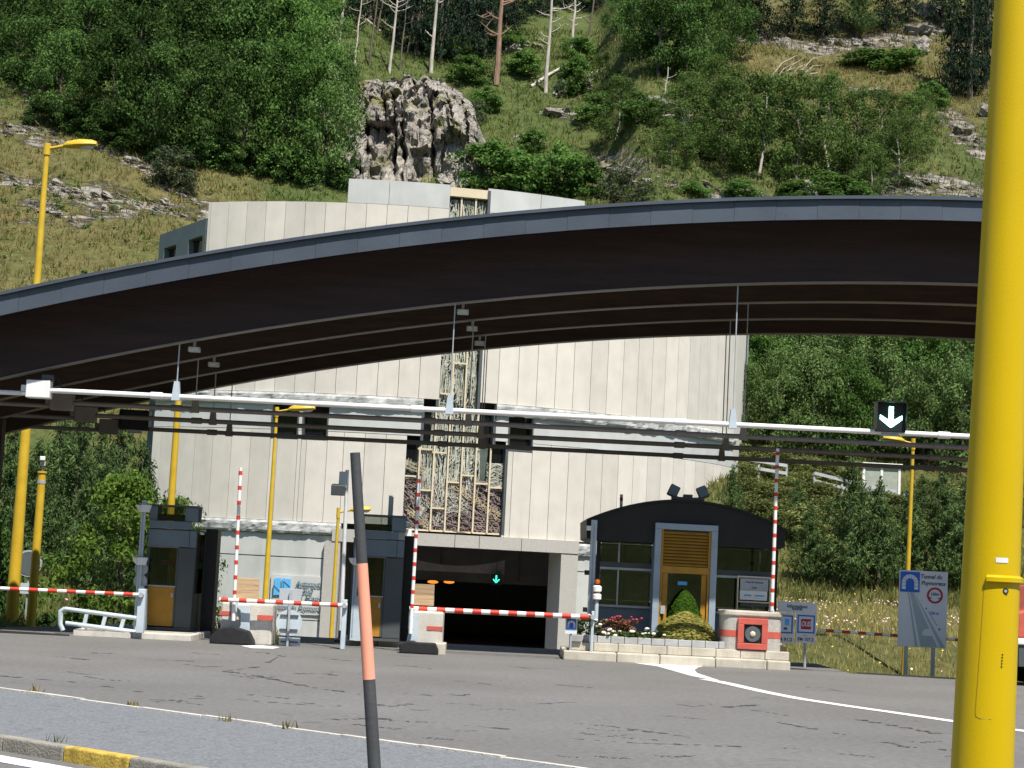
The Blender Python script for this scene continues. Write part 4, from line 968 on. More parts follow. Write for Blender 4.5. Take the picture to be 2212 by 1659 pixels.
# ------------------------------------------------------------ concrete blocks carrying the barriers
def barrier_block(u0, v0, u1, v1, y, label, stripes, plate):
    x0, x1, z0, z1 = RC(u0, v0, u1, v1, y)
    t = thing('concrete_block', label, 'concrete block', ((x0+x1)/2, y, 0))
    MB().box(x0, x1, y, y+.9, -.02, z1).build('block', M['concretelight'], t, bevel=.05, seg=3)
    for a, b_, c, d in stripes:
        q = RC(a, b_, c, d, y); MB().box(q[0], q[1], y-.012, y+.02, q[2], q[3]).build('red_stripe', M['redmuted'], t)
    if plate:
        mb = MB(); q = [P(u, v, y-.06) for u, v in plate]; mb.prism([(p.x, p.z) for p in q][::-1], y-.09, y-.02); mb.build('steel_plate', M['palebluegrey'], t, bevel=.01)
    return t
barrier_block(476, 1303, 588, 1394, 45.0, 'pale concrete barrier block with red stripes beside the round sign', [(474,1320,500,1329),(556,1329,590,1340)], [(507,1306),(541,1308),(538,1388),(508,1386),(512,1368),(520,1350),(520,1320)])
barrier_block(889, 1321, 956, 1408, 45.0, 'pale concrete barrier block with one red stripe at the tunnel mouth', [(922,1353,956,1362)], [(888,1322),(904,1323),(902,1388),(893,1384),(878,1386),(884,1360)])
o = MB(); q = RC(934, 1390, 962, 1412, 44.85); o.box(q[0], q[1], 44.85, 45.85, -.02, q[3]); o.build('concrete_footing', M['concrete'], None, bevel=.02)
tag(bpy.data.objects['concrete_footing'], 'small pale concrete footing under the block at the tunnel mouth', 'footing')

# ------------------------------------------------------------ barrier arms
def arm(p, q, r, nband, label, group, red0=True, frac=.5, name='barrier_arm', pivot=True):
    t = thing(name, label, 'barrier', p, group); p, q = Vector(p), Vector(q); d = (q-p)
    MB().tube([p, q], r, 12).build('pole', M['white'], t, smooth=True)
    for i in range(nband):
        a = (i + (.0 if red0 else .5)) / nband; b_ = a + frac/nband
        MB().tube([p+d*a, p+d*min(b_,1)], r+.004, 12).build('red_band', M['red'], t, smooth=True)
    return t
def stand(t, p, z0, w=.09):
    MB().box(p.x-w, p.x+w, p.y+.06, p.y+.26, z0, p.z+.14).build('housing', M['palebluegrey'], t, bevel=.015)
    MB().tube([(p.x,p.y-.05,p.z),(p.x,p.y+.08,p.z)], .06, 12).build('hub', M['steel'], t)
ya = 44.7
t = arm(P(308,1285,ya), P(-60,1268,ya), .043, 9, 'lowered red and white barrier arm above the tube railing', 'lowered barrier arms', red0=False); stand(t, P(305,1285,ya+.0), .15)
t = arm(P(750,1308,ya), P(474,1295,ya), .050, 7, 'lowered red and white barrier arm in front of the wall lettering', 'lowered barrier arms', red0=False, frac=.42); stand(t, P(744,1308,ya), .0, .055)
t = arm(P(885,1314.5,45.3), P(1272,1333,45.3), .060, 10, 'lowered red and white barrier arm across the tunnel mouth', 'lowered barrier arms', red0=False); stand(t, P(1281,1333,45.33), .22, .035)
t = arm(P(2080,1383,48.2), P(1766,1361,48.2), .035, 9, 'lowered red and white barrier arm in front of the tunnel sign', 'lowered barrier arms'); stand(t, P(2088,1384,48.2), .0)
def raised(ub, vb, ut, vt, y, n, label, r=.042, z0=None):
    p, q = P(ub, vb, y), P(ut, vt, y)
    t = arm(p, q, r, n, label, 'raised barrier arms', red0=False, frac=.27)
    MB().tube([p - (q-p).normalized()*.45, p], r*1.15, 12).build('butt', M['white'], t, smooth=True)
    MB().box(p.x-.07, p.x+.07, y+.05, y+.13, p.z-.35, p.z+.08).build('mount', M['palebluegrey'], t, bevel=.01)
    MB().tube([(p.x,y-.03,p.z-.05),(p.x,y+.07,p.z-.05)], .05, 12).build('hub', M['steel'], t)
raised(506, 1300, 520, 1010, 44.85, 9, 'raised red and white barrier arm beside the small wooden board')
raised(889, 1328, 906, 1028, 44.85, 10, 'raised red and white barrier arm in front of the metal grille')
raised(1667, 1324, 1680, 969, 45.85, 12, 'raised red and white barrier arm at the black roofed booth', .045, .6)
raised(1336, 1330, 1342.5, 1068, 52.0, 9, 'raised barrier arm whose tip shows above the black roof')

# ------------------------------------------------------------ tube railing
yr = 45.75
rl = thing('tube_railing', 'pale blue grey tube railing with slanted posts on the booth island', 'railing', (G(200,1375).x, yr, .15))
def railpt(u, v, dy=0): return P(u, v, yr+dy)
for (a, b_) in (((140,1315),(300,1336)), ((142,1346),(300,1366))):
    MB().tube([railpt(*a), railpt(*b_)], .055, 10).build('rail', M['palebluegrey'], rl, smooth=True)
MB().tube([railpt(140,1315), railpt(131,1320), railpt(130,1348), railpt(136,1362)], .06, 10).build('end_bend', M['palebluegrey'], rl, smooth=True)
for u in (186, 226, 266, 300):
    MB().prism([(railpt(u+6,1320+.13*(u-150)).x, railpt(u+6,1320+.13*(u-150)).z), (railpt(u-2,1320+.13*(u-150)).x, railpt(u-2,1320+.13*(u-150)).z), (railpt(u-12,1374).x, .10), (railpt(u-4,1374).x, .10)], yr-.03, yr+.05).build('slanted_post', M['palebluegrey'], rl)
# ------------------------------------------------------------ round sign seen from behind
y = 45.2; c = P(624.5,1345,y); r = 28*y/F
t = thing('round_sign', 'round road sign seen from the back on a grey post with plates', 'sign', (c.x, y, 0))
MB().tube([(c.x,y,c.z),(c.x,y+.02,c.z)], r, 32).build('disc', M['palebluegrey'], t)
for dz in (.17, -.17): MB().box(c.x-.22, c.x+.22, y-.035, y-.001, c.z+dz-.02, c.z+dz+.02).build('stiffener', M['boothdark'], t)
MB().box(c.x-.024, c.x+.024, y-.085, y-.036, -.02, P(625,1275,y).z).build('post', M['steel'], t)
q = RC(603,1272,651,1304,y); MB().box(q[0], q[1], y+.0, y+.02, q[2], q[3]).build('plate', M['signgrey'], t, bevel=.008)
q = RC(602,1377,648,1396,y); MB().box(q[0], q[1], y+.0, y+.02, max(.02,q[2]), q[3]).build('plate', M['palebluegrey'], t)
MB().box(q[0]+.05, q[1]-.05, y-.035, y-.001, q[2]+.09, q[2]+.12).build('stiffener', M['boothdark'], t)
# ------------------------------------------------------------ wooden boards on posts
def board(u0, v0, u1, v1, y, n, label):
    x0, x1, z0, z1 = RC(u0, v0, u1, v1, y)
    t = thing('wooden_board', label, 'board', ((x0+x1)/2, y, 0), 'wooden boards behind the barriers')
    h = (z1-z0)/n
    for i in range(n): MB().box(x0+.004*(i%2), x1-.004*(i%3), y, y+.03, z0+i*h+.001, z0+(i+1)*h-.001).build('plank', M['plank'], t, bevel=.006)
    for x in (x0+.08, x1-.08): MB().box(x-.03, x+.03, y+.031, y+.09, .6, z1-.04).build('post', M['bark'], t)
board(509, 1249, 560, 1296, 45.4, 3, 'brown plank board behind the raised barrier beside the lettered wall')
board(889, 1262, 938, 1308, 45.4, 2, 'pale plank board standing in front of the dark tunnel mouth')

# ------------------------------------------------------------ lamp posts
def lamp_post(base, top, r0, r1, m, head, label, z0):
    """base/top: world points of the pole; head: (length, direction, size)"""
    t = thing('street_lamp', label, 'street lamp', (base.x, base.y, z0), 'yellow street lamps')
    MB().tube([(base.x,base.y,z0), top.lerp(Vector((base.x,base.y,z0)), .04), top], [r0, r1, r1], 14).build('pole', m, t, smooth=True)
    MB().tube([(base.x,base.y,z0), (base.x,base.y,z0+.04)], r0*1.7, 14).build('base_flange', m, t)
    L, s, sz = head; a = top + Vector((0,0,-.05)); b_ = a + Vector((s*L,0,L*.22))
    MB().tube([top+Vector((0,0,-.25)), top+Vector((0,0,.12))], r1*1.35, 12).build('collar', m, t, smooth=True)
    MB().tube([a, b_], r1*.6, 10).build('arm', m, t, smooth=True)
    ax = Vector((s*1.0, 0, .09)).normalized(); n = Vector((0,0,1)); Lh = sz
    mb = MB(); secs = [(0,.14,.16),(.12,.36,.34),(.5,.55,.46),(.85,.46,.38),(1.0,.24,.22)]
    vs = []; K = 12
    for f, w, hh in secs:
        c = b_ + ax*(Lh*f - .05)
        for k in range(K):
            a_ = 2*math.pi*k/K; zz = math.sin(a_); yy_ = math.cos(a_)
            vs.append(c + Vector((0, yy_*w*sz*.42, zz*hh*sz*(.42 if zz > 0 else .20))))
    fs = [tuple(range(K-1,-1,-1)), tuple(range((len(secs)-1)*K, len(secs)*K))]
    for i in range(len(secs)-1):
        for k in range(K): fs.append((i*K+k, i*K+(k+1)%K, (i+1)*K+(k+1)%K, (i+1)*K+k))
    mb.add(vs, fs); hd = mb.build('lamp_head', m, t, smooth=True)
    c = b_ + ax*(Lh*.62); MB().ball((c.x, c.y, c.z-.02*sz-.03), .17*sz, 12, 6, (1.5,.8,.45)).build('lens', M['lamp_glass'], hd, smooth=True)
    return t
yl = 57.0
p0, p1 = P(27,1344,yl), P(99,318,yl)
lamp_post(Vector((p0.x*.55+p1.x*.45, yl, 0)), Vector((p0.x*.45+p1.x*.55, yl, p1.z)), .20, .085, M['yellowlamp'], (.55, 1, 1.05), 'tall yellow street lamp rising past the canopy beside the camera mast', H(p0.x, yl)-.1)
yl = 58.0
p0, p1 = P(366,1180,yl), P(398,640,yl)
lamp_post(Vector(((p0.x+p1.x)/2, yl, 0)), Vector(((p0.x+p1.x)/2, yl, p1.z)), .135, .085, M['yellowlamp'], (.55, 1, 1.0), 'yellow street lamp standing behind the booth with the tube railing', H(p0.x, yl)-.1)
yl = 70.0
p0, p1 = P(578,1250,yl), P(594,905,yl)
lamp_post(Vector((p0.x*.6+p1.x*.4, yl, 0)), Vector((p0.x*.5+p1.x*.5, yl, P(592,886,yl).z)), .13, .06, M['yellowlamp'], (.50, 1, 1.0), 'yellow street lamp in front of the two facade windows', H(p0.x, yl)-.1)
yl = 66.0
p0, p1 = P(718,1330,yl), P(731,1104,yl)
lamp_post(Vector(((p0.x+p1.x)/2, yl, 0)), Vector(((p0.x+p1.x)/2, yl, p1.z)), .085, .05, M['yellowlamp'], (.45, 1, .75), 'low yellow street lamp behind the thin silver pole', H(p0.x, yl)-.1)
yl = 60.5
p0, p1 = P(1953,1440,yl), P(1972,955,yl)
lamp_post(Vector(((p0.x+p1.x)/2-.05, yl, 0)), Vector(((p0.x+p1.x)/2+.05, yl, p1.z)), .09, .055, M['yellowlamp'], (.34, -1, .7), 'thin yellow street lamp behind the tunnel sign', H(p0.x, yl)-.1)
# camera mast
yl = 56.5; p0, p1 = P(73,1300,yl), P(88,1022,yl); x = (p0.x+p1.x)/2
t = thing('camera_mast', 'short yellow mast carrying a white surveillance camera', 'camera mast', (x, yl, H(x,yl)))
MB().tube([(x,yl,H(x,yl)-.1),(x,yl,p1.z)], [.14,.118], 14).build('mast', M['yellowlamp'], t, smooth=True)
MB().tube([(x,yl,p1.z),(x,yl,p1.z+.06)], .145, 14).build('cap', M['yellowlamp'], t)
MB().tube([(x,yl,p1.z-.32),(x,yl,p1.z-.22)], .130, 14).build('band', M['steel'], t)
MB().tube([(x,yl,p1.z+.06),(x,yl,p1.z+.22)], .03, 10).build('stem', M['steel'], t)
MB().box(x-.07,x+.07,yl-.07,yl+.07,p1.z+.22,p1.z+.36).build('pan_head', M['white'], t, bevel=.015)
MB().obox((x,yl-.08,p1.z+.44), (.16,.36,.13), Matrix.Rotation(.25,3,'Z')).build('camera_housing', M['white'], t, bevel=.02)
# round mirror and box behind the mast
yl = 58.6; c = P(62,1217,yl)
t = thing('traffic_mirror', 'round traffic mirror mostly hidden behind the tall yellow lamp', 'mirror', (c.x, yl, H(c.x,yl)))
MB().tube([(c.x,yl,c.z),(c.x,yl+.06,c.z)], .42, 28).build('rim', M['signgrey'], t); MB().tube([(c.x,yl-.012,c.z),(c.x,yl-.001,c.z)], .37, 28).build('mirror_face', M['darkglass2'], t)
MB().tube([(c.x,yl+.09,H(c.x,yl)-.2),(c.x,yl+.09,c.z+.3)], .03, 8).build('post', M['steel'], t)
MB().box(c.x-.3,c.x+.3,yl,yl+.05,c.z-.95,c.z-.62).build('plate', M['palebluegrey'], t)
# thin silver pole with floodlights
yl = 45.4; p0, p1 = P(738,1378,yl), P(748,1015,yl); x = (p0.x+p1.x)/2
t = thing('floodlight_pole', 'thin silver pole with grey floodlights beside the striped snow pole', 'pole', (x, yl, .15))
MB().tube([(p0.x*.8+p1.x*.2,yl,.15),(p0.x*.2+p1.x*.8,yl,p1.z)], [.056,.044], 10).build('pole', mat('bright_steel', (.72,.72,.72), .4, metal=.3), t, smooth=True)
MB().lathe((p0.x*.8+p1.x*.2,yl,.13), [(.16,0),(.15,.06),(.06,.10),(.06,.30)], 14).build('base', M['blackmatt'], t)
MB().box(x-.10-.12,x+.10-.12,yl-.12,yl+.10,p1.z-.05,p1.z-.45).build('housing', M['signgrey'], t, bevel=.02)
MB().obox((x-.22,yl-.1,p1.z-.50),(.34,.22,.26),Matrix.Rotation(.2,3,'X')).build('housing', M['boothdark'], t, bevel=.02)
# grey chimney-like post on the second booth roof and small camera on the lintel
x0,x1,z0,z1 = RC(839,1073,849,1114,YB+1.0)
t = thing('roof_post', 'short grey post standing on the roof of the booth at the tunnel mouth', 'post', ((x0+x1)/2, YB+1.0, z0-.4))
MB().box(x0,x1,YB+.98,YB+1.1,b2[4]-.62,z1).build('post', M['signgrey'], t); MB().box(x0,x1-.03,YB+.97,YB+1.1,z1+.001,z1+.03).build('cap', M['white'], t)
f, z = pix(872,1132); c = bp(f, z, BR+.75)
t = thing('surveillance_camera', 'small dark camera and white bracket above the tunnel lintel', 'camera', c)
MB().obox(c, (.55,.5,.30), Matrix.Rotation(.3,3,'Y')).build('housing', M['boothdark'], t, bevel=.04)
MB().box(c.x+.05,c.x+.35,c.y+.1,c.y+.62,c.z-.75,c.z-.25).build('bracket', M['pipe'], t, bevel=.03)
# lane signals and orange warning lamps deep in the tunnel
c = P(1072,1252,96.5)
t = thing('tunnel_signal', 'small teal down arrow signal lit inside the tunnel', 'lane signal', c)
MB().box(c.x-.26,c.x+.26,96.5,96.7,c.z-.28,c.z+.28).build('housing', M['black'], t)
a_ = MB(); a_.box(c.x-.035,c.x+.035,96.46,96.49,c.z-.05,c.z+.22); a_.build('arrow_shaft', M['green_dim'], t)
for s in (-1, 1):
    MB().bar((c.x+s*.16,96.475,c.z+.02),(c.x,96.475,c.z-.16),.05,.03,Vector((0,-1,0))).build('arrow_barb', M['green_dim'], t)
MB().box(c.x-.02,c.x+.02,96.6,96.66,c.z+.28,zl0+.5).build('hanger', M['boothdark'], t)
for u in (935, 970):
    c = P(u,1257,104)
    t = thing('warning_lamp', 'orange glowing lamp under the tunnel ceiling', 'lamp', c, 'orange lamps in the tunnel')
    MB().ball((c.x,104,c.z), .17, 12, 6, (1.8,1,.55)).build('lens', M['orange_on'], t, smooth=True)
    MB().box(c.x-.2,c.x+.2,104.0,104.3,c.z+.08,c.z+.22).build('housing', M['black'], t); MB().box(c.x-.02,c.x+.02,104.1,104.2,c.z+.22,zl0+.55).build('hanger', M['black'], t)
for u, v in ((895,1238),(994,1253),(1019,1249),(1050,1252)):
    c = P(u,v,101.5)
    t = thing('ceiling_lamp', 'dim round lamp hanging in the tunnel mouth', 'lamp', c, 'dim lamps in the tunnel')
    MB().ball((c.x,101.5,c.z), .13, 12, 6).build('globe', mat('grey_globe', (.35,.34,.34), .4), t, smooth=True); MB().box(c.x-.02,c.x+.02,101.48,101.52,c.z+.1,zl0+.55).build('hanger', M['black'], t)

# ------------------------------------------------------------ main booth with arched black roof
YM = 47.8
def mu(c): return 1211.7 + .25*c
def mv(c): return 1040.8 + .25*c
def cr(c0, d0, c1, d1, Y=YM): return RC(mu(c0), mv(d0), mu(c1), mv(d1), Y)
zf = .42                                       # booth floor on its podium
kio = thing('control_booth', 'wide glazed control booth with arched black roof and ochre door', 'booth', (P(mu(1080), mv(1250), YM).x, YM, zf))
e0 = P(mu(222), mv(335), YM-.55); e1 = P(mu(1945), mv(425), YM-.55); pk = P(mu(1060), mv(170), YM-.55)
xm = (e0.x+e1.x)/2; hw = (e1.x-e0.x)/2; ze = (e0.z+e1.z)/2; zp = pk.z
def roofz(x): t_ = (x-xm)/hw; return ze + (zp-ze)*(1-t_*t_)
zb_ = (P(mu(550), mv(515), YM-.55).z + P(mu(1600), mv(572), YM-.55).z)/2
top = [(xm+hw*(1-2*i/24), roofz(xm+hw*(1-2*i/24))) for i in range(25)]
mb = MB(); mb.prism([(xm-hw+.02, ze-.42), (xm-hw+.16, zb_), (xm+hw-.16, zb_), (xm+hw-.02, ze-.42)] + top, YM-.55, YM-.42); mb.build('roof_fascia', M['black'], kio)
mb = MB(); n = 24; vs = []
for i in range(n+1):
    x = xm-hw+2*hw*i/n; z = roofz(x); vs += [(x*1.0,YM-.62,z-.0),(x,YM+3.4,z),(x,YM+3.4,z+.05),(x,YM-.62,z+.05)]
fs = [(0,1,2,3),(4*n+3,4*n+2,4*n+1,4*n)]
for i in range(n):
    for k in range(4): fs.append((4*i+k,4*i+4+k,4*i+4+(k+1)%4,4*i+(k+1)%4))
mb.add(vs, fs); mb.build('roof_sheet', M['black'], kio)
for s in (-1, 1):
    mb = MB(); xe = xm+s*hw
    mb.prism([(xe-s*.02, ze-.42),(xe-s*.10, ze-.42),(xe-s*.08, ze-.001),(xe, ze-.001)][::(1 if s > 0 else -1)], YM-.41, YM+3.35); mb.build('eave_side', M['black'], kio)
    mb = MB(); mb.prism([(xe-s*.16, zb_),(xe-s*.26, zb_-.0),(xe-s*.11, ze-.421),(xe-s*.02, ze-.421)][::(1 if s > 0 else -1)], YM-.41, YM+3.35); mb.build('eave_side', M['black'], kio)
mb = MB(); mb.prism([(xm-hw+.3, zb_+.02),(xm+hw-.3, zb_+.02),(xm+hw-.3, zb_+.10),(xm-hw+.3, zb_+.10)], YM-.41, YM+3.3); mb.build('ceiling', M['boothdark'], kio)
xl_, xr_ = P(mu(300), mv(800), YM).x, P(mu(1872), mv(800), YM).x
_a, _b, _, dtop = cr(815, 355, 865, 1240); dr0, dr1, _, _ = cr(1300, 355, 1355, 1240)
for x in (xl_, xr_-.10): MB().box(x, x+.10, YM, YM+.10, zf, zb_).build('corner_post', M['black'], kio)
xr_ = xr_
# door portal frame
dtop = P(mu(1085), mv(365), YM-.70).z; zdi = P(mu(1085), mv(418), YM-.70).z
Xd0, Xd1 = P(mu(800), mv(800), YM-.7).x, P(mu(1345), mv(800), YM-.7).x
for x0, x1 in ((Xd0, Xd0+.165), (Xd1-.165, Xd1)): MB().box(x0, x1, YM-.72, YM+.05, zf, zdi).build('door_surround', M['bluegrey'], kio, bevel=.012)
MB().box(Xd0, Xd1, YM-.72, YM+.05, zdi+.001, dtop).build('door_surround', M['bluegrey'], kio, bevel=.012)
xi0, xi1 = Xd0+.17, Xd1-.17
zs0 = P(mu(1080), mv(735), YM-.5).z; ns = 11; hs = (zdi-.04-zs0)/ns
for i in range(ns):
    z = zs0 + i*hs
    MB().prismx([(YM-.66, z+.01),(YM-.60, z+hs*.98),(YM-.58, z+hs*.98),(YM-.64, z+.01)], xi0+.06, xi1-.06).build('slat', M['ochre'], kio)
MB().box(xi0+.06, xi1-.06, YM-.572, YM-.555, zs0, zdi-.01).build('shutter_back', M['boothdark'], kio)
for x0, x1 in ((xi0, xi0+.055), (xi1-.055, xi1)): MB().box(x0, x1, YM-.68, YM-.555, zf, zdi-.005).build('door_frame', M['ochre'], kio)
zd = P(mu(1080), mv(795), YM-.5).z
MB().box(xi0+.056, xi1-.056, YM-.68, YM-.555, zd, zs0-.005).build('door_transom', M['ochre'], kio)
door = MB().box(xi0+.07, xi0+.20, YM-.63, YM-.58, zf+.03, zd-.01).build('door', M['ochre'], kio)
MB().box(xi1-.20, xi1-.07, YM-.63, YM-.58, zf+.03, zd-.01).build('door_stile', M['ochre'], door)
MB().box(xi0+.201, xi1-.201, YM-.63, YM-.58, zf+.03, zf+.40).build('door_rail', M['ochre'], door)
MB().box(xi0+.201, xi1-.201, YM-.61, YM-.60, zf+.401, zd-.02).build('door_glass', M['boothglass'], door)
q = cr(1010, 862, 1090, 892, YM-.65); MB().box(q[0], q[1], YM-.645, YM-.632, q[2], q[3]).build('door_sticker', M['logoblue'], door)
q = cr(860, 1070, 898, 1140, YM-.70); MB().box(q[0], q[1], YM-.72, YM-.681, q[2], q[3]).build('card_reader', M['signgrey'], kio)
# window walls either side of the door
def wall(x0, x1, cells, sillv, headv, midv):
    zsill = P(mu(600), mv(sillv), YM).z; zm0 = P(mu(600), mv(midv+25), YM).z; zm1 = P(mu(600), mv(midv-20), YM).z
    MB().box(x0, x1, YM+.02, YM+.08, zf, zsill-.06).build('lower_panel', M['boothgrey'], kio)
    MB().box(x0, x1, YM-.04, YM+.10, zsill-.055, zsill).build('window_sill', M['steel'], kio)
    MB().box(x0, x1, YM-.0, YM+.10, zm0, zm1).build('window_rail', M['boothdark'], kio)
    MB().box(x0, x1, YM-.03, YM-.001, zm0-.06, zm0-.001).build('window_head', M['steel'], kio)
    xs_ = [x0] + cells + [x1]
    for a, b_ in zip(xs_, xs_[1:]):
        MB().box(a+.02, b_-.02, YM+.03, YM+.045, zsill+.001, zm0-.002).build('pane', M['boothglass'], kio)
        MB().box(a+.02, b_-.02, YM+.03, YM+.045, zm1+.001, zb_-.01).build('pane', M['boothglass'], kio)
    for x in cells:
        MB().box(x-.02, x+.02, YM, YM+.07, zsill+.001, zm0-.002).build('mullion', M['steel'], kio)
        MB().box(x-.02, x+.02, YM, YM+.07, zm1+.001, zb_-.01).build('mullion', M['steel'], kio)
wall(xl_+.101, Xd0-.002, [P(mu(490), mv(900), YM).x], 1070, 515, 720)
wall(Xd1+.002, xr_-.101, [], 1080, 560, 742)
# side, rear walls and interior
for x in (xl_, xr_-.06):
    MB().box(x, x+.06, YM+.102, YM+3.2, zf, zf+.9).build('side_panel', M['boothgrey'], kio)
    MB().box(x+.02, x+.04, YM+.102, YM+3.2, zf+.901, zb_).build('side_glass', M['boothglass'], kio)
    MB().box(x, x+.06, YM+1.6, YM+1.68, zf+.901, zb_).build('mullion', M['boothdark'], kio)
MB().box(xl_+.07, xr_-.07, YM+3.1, YM+3.16, zf, zf+1.0).build('rear_panel', M['boothgrey'], kio)
MB().box(xl_+.07, xr_-.07, YM+3.12, YM+3.14, zf+1.01, zb_).build('rear_glass', M['boothglass'], kio)
for k in range(1, 5):
    x = xl_+(xr_-xl_)*k/5; MB().box(x-.03, x+.03, YM+3.10, YM+3.17, zf+1.01, zb_).build('mullion', M['boothdark'], kio)
MB().box(xl_+.3, Xd0-.1, YM+.5, YM+1.1, zf+.72, zf+.78).build('desk', M['boothdark'], kio)
MB().box(Xd1+.1, xr_-.3, YM+2.2, YM+2.8, zf, zf+1.25).build('cabinet', M['boothdark'], kio)
MB().box(xl_-.05, xr_+.05, YM-.6, YM+3.3, .0, zf).build('podium', M['boothdark'], kio)
# notice board in the right window
q = cr(1520, 818, 1812, 1120, YM-.25)
nb = thing('notice_board', 'ochre framed notice board with white sheets at the control booth window', 'notice board', ((q[0]+q[1])/2, YM-.25, zf))
f_ = .035
for x0, x1, z0, z1 in ((q[0],q[0]+f_,zf,q[3]),(q[1]-f_,q[1],zf,q[3]),(q[0]+f_,q[1]-f_,q[3]-f_,q[3]),(q[0]+f_,q[1]-f_,q[2]+.22,q[2]+.22+f_)): MB().box(x0,x1,YM-.28,YM-.22,z0,z1).build('frame', M['framecream'], nb)
g = cr(1550,842,1792,940,YM-.25); MB().box(g[0],g[1],YM-.245,YM-.235,g[2],g[3]).build('sheet', M['signgrey'], nb)
text('Tunnel du Puymorens', ((g[0]+g[1])/2, YM-.247, g[3]-.08), .045, M['ink'], nb, width=.45); text('Tarifs', ((g[0]+g[1])/2, YM-.247, g[2]+.07), .045, M['ink'], nb)
g = cr(1545,942,1782,1022,YM-.25); MB().box(g[0],g[1],YM-.25,YM-.24,g[2],g[3]).build('sheet', M['white'], nb)
for i, (a_, b_) in enumerate(((.15,.42),(.55,.9))): MB().box(g[0]+(g[1]-g[0])*a_, g[0]+(g[1]-g[0])*b_, YM-.256, YM-.251, g[3]-.14, g[3]-.10).build('print_line', M['logoblue'], nb)
g = cr(1550,1040,1782,1068,YM-.25); MB().box(g[0],g[1],YM-.245,YM-.235,g[2]-.02,g[3]).build('sheet', M['boothdark'], nb)
# twin floodlights on the roof
c = P(mu(1095), mv(165), YM-.4); c.z = roofz(c.x)+.05
t = thing('twin_floodlight', 'pair of black floodlights splayed on the arched black roof', 'floodlight', c)
MB().box(c.x-.42,c.x+.42,c.y-.08,c.y+.10,c.z-.01,c.z+.07).build('base', M['boothdark'], t, bevel=.02)
MB().box(c.x-.12,c.x+.12,c.y-.1,c.y+.1,c.z+.071,c.z+.14).build('control_box', M['boothdark'], t, bevel=.02)
for s in (-1, 1):
    R_ = Matrix.Rotation(-s*.42,3,'Y') @ Matrix.Rotation(-.2,3,'X')
    cc = c + Vector((s*.37,0,.21))
    hd = MB().obox(cc, (.26,.16,.30), R_).build('lamp_head', M['boothdark'], t, bevel=.03)
    MB().obox(cc + R_ @ Vector((0,-.086,0)), (.21,.01,.25), R_).build('lens', M['darkglass2'], hd)
    MB().bar(c+Vector((s*.25,0,.06)), cc+Vector((0,0,-.12)), .04).build('yoke', M['boothdark'], t)
# post and small signal at the left corner
x0,x1,z0,z1 = cr(245,330,296,1150,YM-.75)
t = thing('signal_post', 'pale blue post with cameras at the corner of the control booth', 'post', ((x0+x1)/2, YM-.75, 0), 'booth posts')
xc = (x0+x1)/2; MB().box(xc-.075,xc+.075,YM-.80,YM-.70,0,z1).build('post', M['palebluegrey'], t, bevel=.008)
MB().box(xc-.012,xc+.012,YM-.815,YM-.801,.6,z1-.1).build('rail', M['bluegrey'], t)
for v in (400, 785, 1105):
    z = P(mu(240), mv(v), YM-.75).z; MB().box(xc-.19,xc-.076,YM-.83,YM-.70,z-.06,z+.06).build('camera', M['black'] if v > 500 else M['white'], t, bevel=.01)
c = P(mu(313), mv(930), YM-.95)
t = thing('signal_lamp', 'white signal lamp with orange cap beside the planter flowers', 'signal lamp', (c.x, YM-.95, .3))
zz = c.z; MB().tube([(c.x,YM-.95,.3),(c.x,YM-.95,zz-.28)], .055, 12).build('stem', M['palebluegrey'], t, smooth=True)
for dz in (.02, -.18): MB().lathe((c.x,YM-.95,zz+dz-.09), [(.07,0),(.115,.03),(.115,.14),(.07,.17)], 14).build('lamp_body', M['white'], t, smooth=True)
MB().lathe((c.x,YM-.95,zz+.10), [(.05,0),(.05,.05)], 12).build('neck', M['black'], t)
MB().ball((c.x,YM-.95,zz+.20), .075, 12, 8).build('orange_cap', mat('orange_plastic', (.75,.16,.02), .4), t, smooth=True)
# ------------------------------------------------------------ planter
yp = G(mu(900), mv(1580))[1]; xpl0 = P(mu(20), mv(1480), yp).x; xpl1 = P(mu(1985), mv(1600), yp).x
pln = thing('planter', 'stone edged flower planter in front of the control booth', 'planter', ((xpl0+xpl1)/2, yp, 0))
x = xpl0; i = 0; ws = [1.30,1.05,1.35,1.25,.82]
while x < xpl1-.05:
    w = min(ws[i % 5], xpl1-x)
    if xpl1-x-w < .3: w = xpl1-x
    MB().box(x+.006, x+w-.006, yp, yp+.40, -.02, .225+.004*(i%2)).build('kerbstone', M['concrete'], pln, bevel=.035, seg=3); x += w; i += 1
xu0, xu1 = P(mu(70), mv(1420), yp+.35).x, P(mu(1968), mv(1520), yp+.35).x
n = 9; w = (xu1-xu0)/n
for i in range(n): MB().box(xu0+i*w+.005, xu0+(i+1)*w-.005, yp+.26+.004*(i%2), yp+.55, .231, .43+.003*(i%3)).build('stone_course', M['concrete'], pln, bevel=.015)
xb0 = P(mu(80), mv(1345), yp+.5).x; xb1 = P(mu(1590), mv(1440), yp+.5).x
n = 13; w = (xb1-xb0)/n
for i in range(n): MB().box(xb0+i*w+.006, xb0+(i+1)*w-.006, yp+.36+.006*(i%3), yp+.50, .436, .60+.005*(i%2)).build('paving_block', M['paver'], pln, bevel=.012)
MB().box(xu0+.05, xu1-.05, yp+.501, YM-.62, .0, .555).build('soil', mat('planter_soil', (.06,.045,.03), .95, .3, 6, .6), pln)
for x0 in (xpl0, xpl1-.4): MB().box(x0, x0+.4, yp+.41, YM+.2, -.02, .225).build('kerbstone', M['concrete'], pln, bevel=.035)
